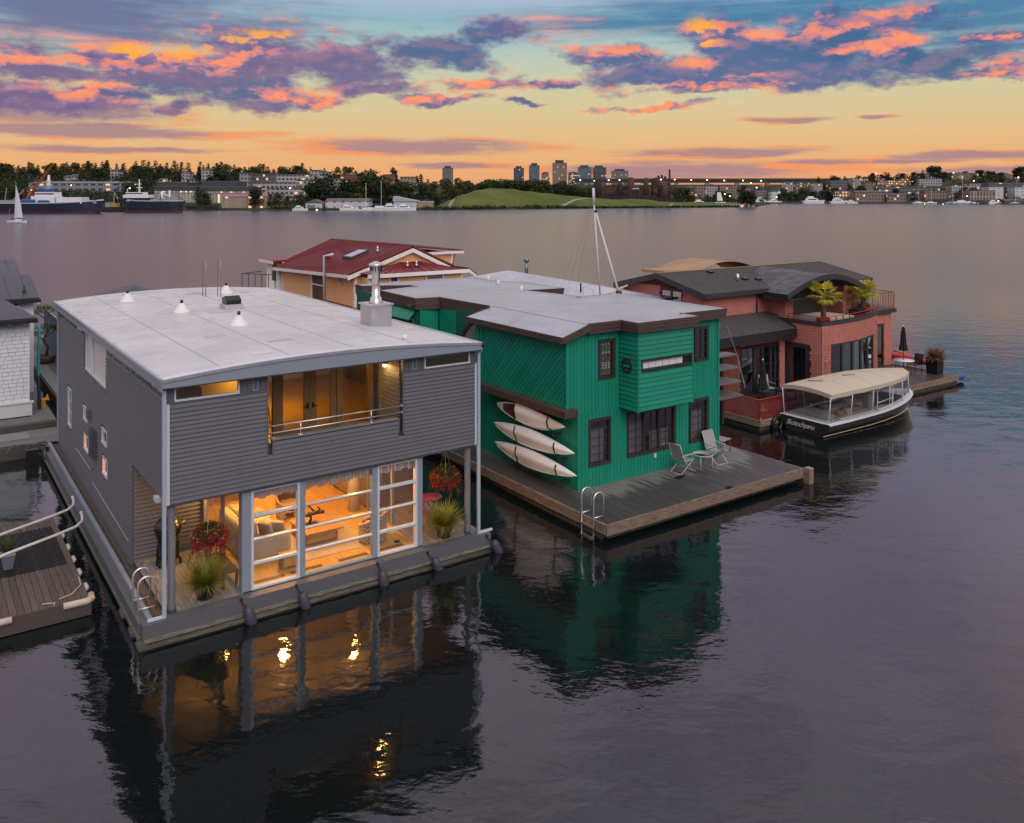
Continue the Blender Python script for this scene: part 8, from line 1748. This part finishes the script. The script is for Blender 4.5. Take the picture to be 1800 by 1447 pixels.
bg_ = wthing('barge', 'low work barge with yellow lit gear between the two ships', 'barge', (fx(200, 470), 470, 0)); q = lambda u: fx(u, 470)-fx(200, 470); part('hull', bx(q(183), -3, -.4, q(217), 3, 2.6), RUSTD, bg_); part('cabin', bx(q(188), -2, 2.6, q(197), 2, 5.0), SHG, bg_); part('winch', bx(q(198), -2, 2.6, q(208), 2, 4.6), mat_paint('yellow_gear', (.40, .24, .04), .6), bg_); m = MB(); m.tube([(q(200), 0, 3), (q(201), 0, fz(338, 470)), (q(207), 0, fz(350, 470))], .3, 5); part('crane_arm', m, SHG, bg_)
cr = wthing('crane', 'orange red lattice crane rising behind the factory ship', 'crane', (fx(60, 520), 520, 1)); a, b = Vector((fx(52, 520)-fx(60, 520), 0, fz(345, 520))), Vector((fx(92, 520)-fx(60, 520), 0, fz(294, 520))); m = MB()
for dx, dy in ((-.9, -.9), (.9, -.9), (.9, .9), (-.9, .9)): m.tube([a+Vector((dx, dy, 0)), b+Vector((dx*.4, dy*.4, 0))], .2, 4)
for k in range(14):
    p, r = a.lerp(b, k/14), a.lerp(b, (k+1)/14); f = 1-.6*k/14; m.tube([p+Vector((-.9*f, -.9*f, 0)), r+Vector((.9*f, -.9*f, 0))], .12, 4); m.tube([p+Vector((.9*f, -.9*f, 0)), r+Vector((-.9*f, -.9*f, 0))], .12, 4)
part('boom', m, ORNG, cr); part('cab', bx(-6, -2, 0, -1, 2, fz(338, 520)), ORNG, cr); m = MB(); m.tube([(-4, 0, fz(338, 520)), (3, 0, fz(312, 520))], .2, 4); part('strut', m, ORNG, cr)
for k in range(4): part('leg', bx(-6+4.2*(k % 2), -2+3.2*(k//2), -1, -5+4.2*(k % 2), -1.2+3.2*(k//2), 0), ORNG, cr)
sb = wthing('sailboat', 'small white sloop under sail with three people aboard at the far left', 'sailboat', (fx(30, 290), 290, 0)); q = lambda u: fx(u, 290)-fx(30, 290); Z2 = lambda v: fz(v, 290); m = MB(); m.smooth = True
m.grid(lambda u, v: (q(14)+(q(47)-q(14))*v, 1.05*math.sin(math.pi*min(1, .12+.88*v))**.6*math.cos(math.pi*u), (.95 if abs(math.cos(math.pi*u)) > .98 else .95-1.2*math.sin(math.pi*u)**.6)), 10, 14); m.smooth = False; part('hull', m, SHW, sb); part('deck', bx(q(16), -.75, .9, q(45), .75, .96), SHG, sb); part('cabin', bx(q(28), -.5, .96, q(38), .5, 1.35), SHW, sb)
m = MB(); m.tube([(q(28), 0, .9), (q(27.6), 0, Z2(318))], .08, 5); m.tube([(q(25), 0, Z2(384)), (q(39), 0, Z2(383))], .06, 5); part('mast', m, SHG, sb); m = MB(); m.smooth = True; m.grid(lambda u, v: ((q(25.2)*(1-u)+q(40)*u)*(1-v)+q(27.6)*v+.3*math.sin(math.pi*v)*u, -.35*math.sin(math.pi*u)*(1-v), Z2(383)+(Z2(324)-Z2(383))*v), 6, 14); part('mainsail', m, mat_paint('pale_sail', (.58, .60, .62), .8, .05, .4), sb); m = MB(); m.tube([(q(16), 0, Z2(377)), (q(17.5), 0, Z2(366))], .05, 4); part('stern_pole', m, SHG, sb)
def person(u, z, lb, shirt, Y=290):      # seated crew, a few pixels tall
    o = wthing('person', lb, 'person', (fx(u, Y), Y-.1, z)); m = MB(); m.tube([(0, 0, .0), (.02, 0, .28), (0, 0, .52), (0, 0, .62)], [.17, .20, .17, .06], 8); m.tube([(0, -.05, .05), (.32, -.12, .1), (.38, -.12, -.28)], [.1, .085, .06], 6); m.tube([(0, .12, .05), (.32, .1, .1), (.38, .1, -.28)], [.1, .085, .06], 6); m.tube([(0, -.2, .48), (.1, -.24, .26), (.24, -.16, .18)], [.06, .05, .035], 6); m.tube([(0, .2, .48), (.1, .24, .26), (.24, .16, .18)], [.06, .05, .035], 6); m.lathe([(0, .60), (.075, .64), (.10, .74), (.08, .84), (0, .87)], 8); part('body', m, shirt, o); m = MB(); m.lathe([(.104, .76), (.098, .84), (.0, .89)], 8); part('hair', m, BARK, o)
for u, lb, c in ((21, 'person in dark clothes standing at the stern of the white sloop', (.02, .02, .03)), (32, 'person in dark red seated amidships on the white sloop', (.06, .02, .02)), (36, 'person in dark blue seated near the cabin of the white sloop', (.02, .03, .06))): person(u, 1.15 if u > 25 else 1.3, lb, mat_paint('clothes_%d' % u, c, .8))
def yacht(u, v, Y, L, lb, mast=0, kind='motor'):
    o = wthing('moored_boat', lb, 'boat', (fx(u, Y), Y, 0)); h = L*.13; m = MB(); P = [(-L/2, -L*.14), (L*.22, -L*.14), (L/2, 0), (L*.22, L*.14), (-L/2, L*.14)]; n = 5; m.add([(x*.93, y*.85, -.2) for x, y in P]+[(x, y, h+(.25*h if x > L*.3 else 0)) for x, y in P], [(i, (i+1) % n, n+(i+1) % n, n+i) for i in range(n)]+[tuple(range(n, 2*n))]); part('hull', m, SHW, o)
    if kind == 'motor':
        part('cabin', MB().hexa([(-L*.34, -L*.10, h), (L*.22, -L*.10, h), (L*.22, L*.10, h), (-L*.34, L*.10, h), (-L*.32, -L*.09, h*1.9), (L*.10, -L*.09, h*1.9), (L*.10, L*.09, h*1.9), (-L*.32, L*.09, h*1.9)]), SHW, o); part('window', bx(-L*.28, -L*.1-.03, h*1.25, L*.1, -L*.1+.01, h*1.6), DARK, o); part('flybridge', bx(-L*.25, -L*.07, h*1.9, -L*.02, L*.07, h*2.5), SHW, o)
    else: part('cabin', bx(-L*.2, -L*.08, h, L*.15, L*.08, h*1.5), SHW, o); part('sail_cover', bx(-L*.3, -.15, h*1.9, L*.05, .15, h*2.2), BLUT, o)
    if mast: m = MB(); m.tube([(L*.05, 0, h), (L*.05, 0, mast)], .11, 5); m.tube([(L*.05, -1, mast*.6), (L*.05, 1, mast*.6)], .06, 4); part('mast', m, SHW, o)
    return o
for a in ((528, 366, 500, 9, 'white runabout moored left of the boathouse', 0), (614, 366, 500, 11, 'white cabin cruiser with blue trim before the marina shed', 0), (668, 366, 500, 14, 'white sloop with blue sail cover and tall mast at the marina', 17.5, 'sail'), (642, 367, 498, 8, 'small sailboat with bare mast by the bright marina lamp', 16, 'sail'), (690, 366, 500, 13, 'white cabin cruiser before the slanted roof shed', 0), (714, 366, 502, 12, 'dark windowed cruiser at the slanted roof shed', 0), (1232, 354, 700, 15, 'white motor yacht behind the park lawn', 0), (1252, 354, 720, 8, 'small white boat behind the park bushes', 0), (1340, 356, 850, 18, 'white motor yacht just right of the round tree', 0), (1362, 356, 850, 14, 'second white motor yacht right of the round tree', 0), (1430, 356, 845, 22, 'biggest white motor yacht on the right shore', 0), (1475, 357, 845, 18, 'white motor yacht beside the brown boathouse', 0), (1498, 357, 842, 11, 'small white cruiser at the brown boathouse corner', 0), (1690, 359, 790, 18, 'sloop with the tallest bare mast at the right marina', 25, 'sail'), (1614, 358, 805, 12, 'sailboat at the left end of the right marina', 16, 'sail'), (1636, 358, 802, 12, 'sailboat with leaning mast near the orange lamps', 15, 'sail'), (1674, 358, 795, 12, 'small sailboat left of the tallest mast', 17, 'sail'), (1748, 360, 785, 12, 'white cruiser at the right marina', 0), (1784, 360, 780, 10, 'small dark trimmed boat at the right edge', 8, 'sail'), (1712, 359, 788, 9, 'small sloop right of the tallest mast', 13, 'sail')): yacht(*a)
o = wthing('sailboat', 'lit white sail of a yacht behind the seawall', 'sailboat', (fx(1266, 700), 700, 0)); part('hull', bx(-4, -1.2, 1, 4, 1.2, 3), SHW, o); m = MB(); m.prism([(-2.4, 0, fz(353, 700)), (2.2, 0, fz(353, 700)), (.4, 0, fz(338, 700)), (-2.6, 0, fz(338.5, 700))], (0, .12, 0)); part('sail', m, SHW, o)
bu = MB(); bu.lathe([(.5, -.3), (.55, .4), (.2, 1.2), (0, 1.6)], 8, (0, 0, 0)); solo('buoy', bu, mat_paint('green_buoy', (.05, .12, .05), .5), 'small green channel buoy off the right marina', 'buoy', (fx(1625, 620), 620, 0), world=True)
# ---- vegetation
def blocked(u, Y, H):
    g = landz(u, Y); vt = 340-(g+H-10)*1520/Y; w = H*.36*1520/Y
    for (a, b, t, bt, BY) in FB:
        if Y < BY+6 and u+w > a and u-w < b and vt < bt-(bt-t)*.15: return True
        if abs(Y-BY) < 16 and a-2 < u < b+2: return True
    return False
rt = random.Random(77)
random.seed(12)
sky_con = [(3, 289), (17, 288), (51, 282), (84, 287), (103, 291), (120, 288), (138, 287), (155, 280), (168, 284), (180, 282), (188, 279), (205, 285), (215, 287), (239, 281), (252, 279), (261, 281), (273, 280), (282, 286), (293, 283), (306, 280), (312, 285), (331, 284), (352, 282), (358, 288), (381, 284), (389, 282), (398, 286), (412, 288), (430, 291), (445, 293), (455, 288), (464, 286), (471, 291), (480, 295), (570, 294), (608, 297), (626, 304), (690, 291), (695, 295), (740, 303), (732, 306), (752, 312)]
for u, v in sky_con:
    Y = rt.uniform(880, 960); g = landz(u, Y); H = max(8, fz(v, Y)-g); tree('conifer', u, Y, H, None, 'dark conifer standing out along the left hilltop skyline', 'conifers on the left skyline', rt.uniform(.85, 1.2))
n_ = 0; tries = 0
while n_ < 185 and tries < 6000:
    tries += 1; u = rt.uniform(-10, 760); s = shoreY(u); Y = s+35+rt.random()**.8*(960-s-35); H = rt.uniform(9, 17)*(1.0 if Y < 750 else 1.1)
    if blocked(u, Y, H): continue
    con = rt.random() < (.3 if Y > 700 else .12); n_ += 1
    if con: tree('conifer', u, Y, H*1.15, None, 'dark conifer among the trees on the left hillside', 'trees on the left hillside')
    else: tree('broadleaf', u, Y, H, None, 'leafy green tree on the left hillside', 'trees on the left hillside', 1.15)
WL = ['leafy tree at the right end of the pink roofed shed', 'light green tree right of the pink roofed shed', 'tall dark tree at the left end of the big dark clump above the boathouse', 'tallest dark tree above the white boathouse', 'dark tree between the pale flats and the boathouse clump', 'dark tree above the left half of the marina shed', 'broad tree just right of the boathouse clump', 'tall tree above the right half of the marina shed', 'mid green tree above the middle of the marina shed', 'dark tree above the right end of the marina shed', 'dark green tree behind the tall marina mast', 'tall pale tree standing over the marina trees', 'olive tree left of the slanted roof shed', 'green tree behind the slanted roof shed, left one', 'green tree behind the slanted roof shed, right one', 'leafy tree above the tan hut', 'olive tree at the left foot of the mound, behind the hut', 'olive brown tree left of the mound crest', 'green tree against the left slope of the mound', 'bushy tree touching the mound crest from the left', 'small dark round bush tree by the water at the mound foot', 'upright green tree at the left end of the green bank, before the glass block', 'lower green tree right of the upright one on the green bank', 'light green low tree between the pink shed and the lamp pole', 'low olive tree by the twin lamp pole', 'low yellow green tree just left of the boathouse']; wi = 0
for u, Y, H, k, lb in ((448, 518, 13, 2, None), (490, 516, 10, 1, None), (560, 545, 20, 2, None), (572, 550, 23, 5, None), (548, 548, 18, 2, None), (612, 560, 20, 2, None), (598, 555, 17, 5, None), (640, 570, 22, 2, None), (628, 560, 18, 4, None), (660, 565, 18, 2, None), (672, 572, 21, 5, None), (650, 600, 27, 3, None), (688, 580, 15, 1, None), (705, 575, 18, 0, None), (722, 585, 17, 3, None), (740, 590, 17, 0, None), (757, 600, 18, 1, None), (785, 640, 21, 1, None), (806, 650, 21, 4, None), (820, 655, 20, 3, None), (768, 565, 8, 2, None), (355, 520, 13, 3, None), (362, 524, 10, 0, None), (475, 525, 9, 4, None), (505, 522, 8, 1, None), (525, 526, 9, 1, None)):
    tree(k, u, Y, H, None, WL[wi], 'waterside trees left of the mound', 1.1); wi += 1
for k in range(46): u = 826+k*5.0+rt.uniform(-2, 2); Y = rt.uniform(745, 860); vt = 318+rt.uniform(-6, 6)+(4 if u > 960 else 0)+(4 if u > 1020 else 0); g = 2; tree(rt.choice([0, 2, 3, 5, 1]), u, Y, max(8, fz(vt, Y)-g), g, 'leafy tree in the belt behind the grass mound', 'trees behind the grass mound', 1.15)
GLB = ['green tree left of the rusty gasworks, first of three', 'green tree left of the rusty gasworks, middle of three', 'green tree touching the left end of the rusty gasworks', 'bright green tree just right of the rusty stack', 'second green tree right of the rusty stack', 'tree half hidden by the rusty stack', 'tree rising behind the middle of the rusty gasworks', 'tree rising behind the left part of the rusty gasworks', 'tree rising behind the right part of the rusty gasworks']
for gi, (u, Y, H) in enumerate(((1015, 720, 13), (1028, 722, 12), (1038, 725, 12), (1196, 720, 15), (1208, 722, 14), (1188, 730, 12), (1100, 760, 17), (1082, 770, 18), (1126, 765, 16))): tree(0, u, Y, H, 1.5, GLB[gi], 'trees around the rusty gasworks', 1.15)
tree(2, 1313, 624, 12.5, 1.0, 'lone dense round green tree at the tip of the park', None, 1.35); tree(0, 1304, 626, 9.5, 1.0, 'smaller green tree leaning against the lone round tree', None, 1.3); tree(2, 1322, 625, 9, .8, 'low tree on the right side of the lone round tree', None, 1.3)
n_ = 0; tries = 0
while n_ < 150 and tries < 8000:
    tries += 1; u = rt.uniform(1225, 1815); s = shoreY(u); Y = max(s+25, 760)+rt.random()*(1200-max(s+25, 760)); H = rt.uniform(8, 14)
    if blocked(u, Y, H) and (Y < 840 or rt.random() < .75): continue
    n_ += 1; tree('conifer' if rt.random() < .15 else 'broadleaf', u, Y, H, None, 'dark green tree among the houses on the right shore', 'trees on the right shore', 1.15)
for u, v in ((1439, 309), (1464, 305), (1470, 308), (1485, 308), (1519, 309), (1535, 308), (1550, 308), (1580, 310), (1605, 306), (1622, 297), (1634, 292), (1640, 288), (1647, 289), (1652, 291), (1660, 300), (1668, 307), (1697, 299), (1725, 297), (1738, 298), (1745, 299), (1757, 302), (1791, 291), (1796, 290), (1805, 289), (1785, 297)):
    Y = rt.uniform(1120, 1230); g = landz(u, Y); H = max(9, fz(v, Y)-g); tree('conifer' if u in (1439, 1622, 1652, 1485, 1668) else 2, u, Y, H, None, 'tall dark tree standing out on the right ridge skyline', 'trees on the right skyline', .8 if H > 22 else 1.15)
# masses that read as one: woods cladding the hills, shoreline scrub
def mass(name, label, mat, items, s, n):
    rg = random.Random(3); m = MB()
    for (u, Y, r) in items: leafcards(m, rg, (fx(u, Y), Y, landz(u, Y)+r*.5), r, r*.75, n, s)
    solo(name, m, mat, label, None, (0, 0, 0), world=True, kind='stuff')
it = []
for k in range(1500): u = rt.uniform(-60, 780); s = shoreY(u); Y = s+45+rt.random()*(960-s); it.append((u, Y, rt.uniform(4, 8.5)))
it = [q for q in it if not blocked(q[0], q[1], q[2]*1.2)]
mass('woods', 'dark undergrowth and woods filling the left hillside between the trees', BROL[2], it, 1.0, 46)
it = [(rt.uniform(1190, 1880), 0, rt.uniform(4, 7)) for k in range(520)]; it = [(u, max(shoreY(u)+20, 800)+rt.random()*420, r) for u, _, r in it]; it = [q for q in it if not blocked(q[0], q[1], q[2]*1.2)]
mass('woods', 'dark greenery between the houses on the right shore', BROL[2], it, 1.0, 46)
rg = random.Random(8); m = MB()
for k in range(420):
    u = rg.uniform(745, 1330); 
    if 1150 < u < 1180 and rg.random() < .8: continue
    Y = shoreY(u)+rg.uniform(1, 7); r = rg.uniform(.8, 2.0)*(1.25 if u < 1010 else .7); X = fx(u, Y); leafcards(m, rg, (X, Y, max(.3, moundz(X, Y))+r*.35), r, r*.8, 34, .42)
solo('shore_scrub', m, BROL[0], 'band of green scrub along the water at the foot of the grass mound', None, (0, 0, 0), world=True, kind='stuff')
m = MB()
for k in range(260):
    u = rg.uniform(322, 760); Y = shoreY(u)+rg.uniform(2, 9); r = rg.uniform(.9, 2.3); 
    if any(a-3 < u < b+3 and BY < 540 and v0 > 340 for (a, b, v0, v1, BY) in FB): continue
    leafcards(m, rg, (fx(u, Y), Y, 1+r*.4), r, r*.8, 34, .42)
solo('shore_scrub', m, BROL[1], 'scrub and ivy along the left waterfront bank', None, (0, 0, 0), world=True, kind='stuff')
# distant ridge
m = MB(); m.smooth = True
m.grid(lambda u, v: (fx(-900+3600*u, 3200), 3200+900*v, -6+(36+10*mnoise.noise((u*9, 1, 0))+8*mnoise.noise((u*31, 2, 0))+3*mnoise.noise((u*160, 2, 0)))*math.sin(math.pi*min(1, .02+v))), 220, 8); solo('hills', m, mat_paint('far_ridge', (.035, .04, .042), .95, .1, .004), 'low blue grey ridge far behind the skyline towers', None, (0, 0, 0), world=True, kind='structure')
# tidy: standing lake piles and rails in front of the far sheds
for k, (u0, u1, lb) in enumerate(((322, 400, 'low dark timber dock below the green bank'), (735, 775, 'short timber dock left of the mound'), (570, 735, 'marina dock along the white sheds'), (1600, 1800, 'long low marina dock at the right shore'))):
    Y = shoreY((u0+u1)/2)-3; x0, x1 = fx(u0, Y), fx(u1, Y); o = wthing('dock', lb, 'dock', ((x0+x1)/2, Y, 0)); part('deck', bx(x0-(x0+x1)/2, -1, .5, x1-(x0+x1)/2, 1, .85), RUSTD, o)
    for i in range(int((x1-x0)/6)+1): part('pile', MB().tube([(x0-(x0+x1)/2+i*6, -1, -.8), (x0-(x0+x1)/2+i*6, -1, 1.4)], .22, 5), BARK, o)
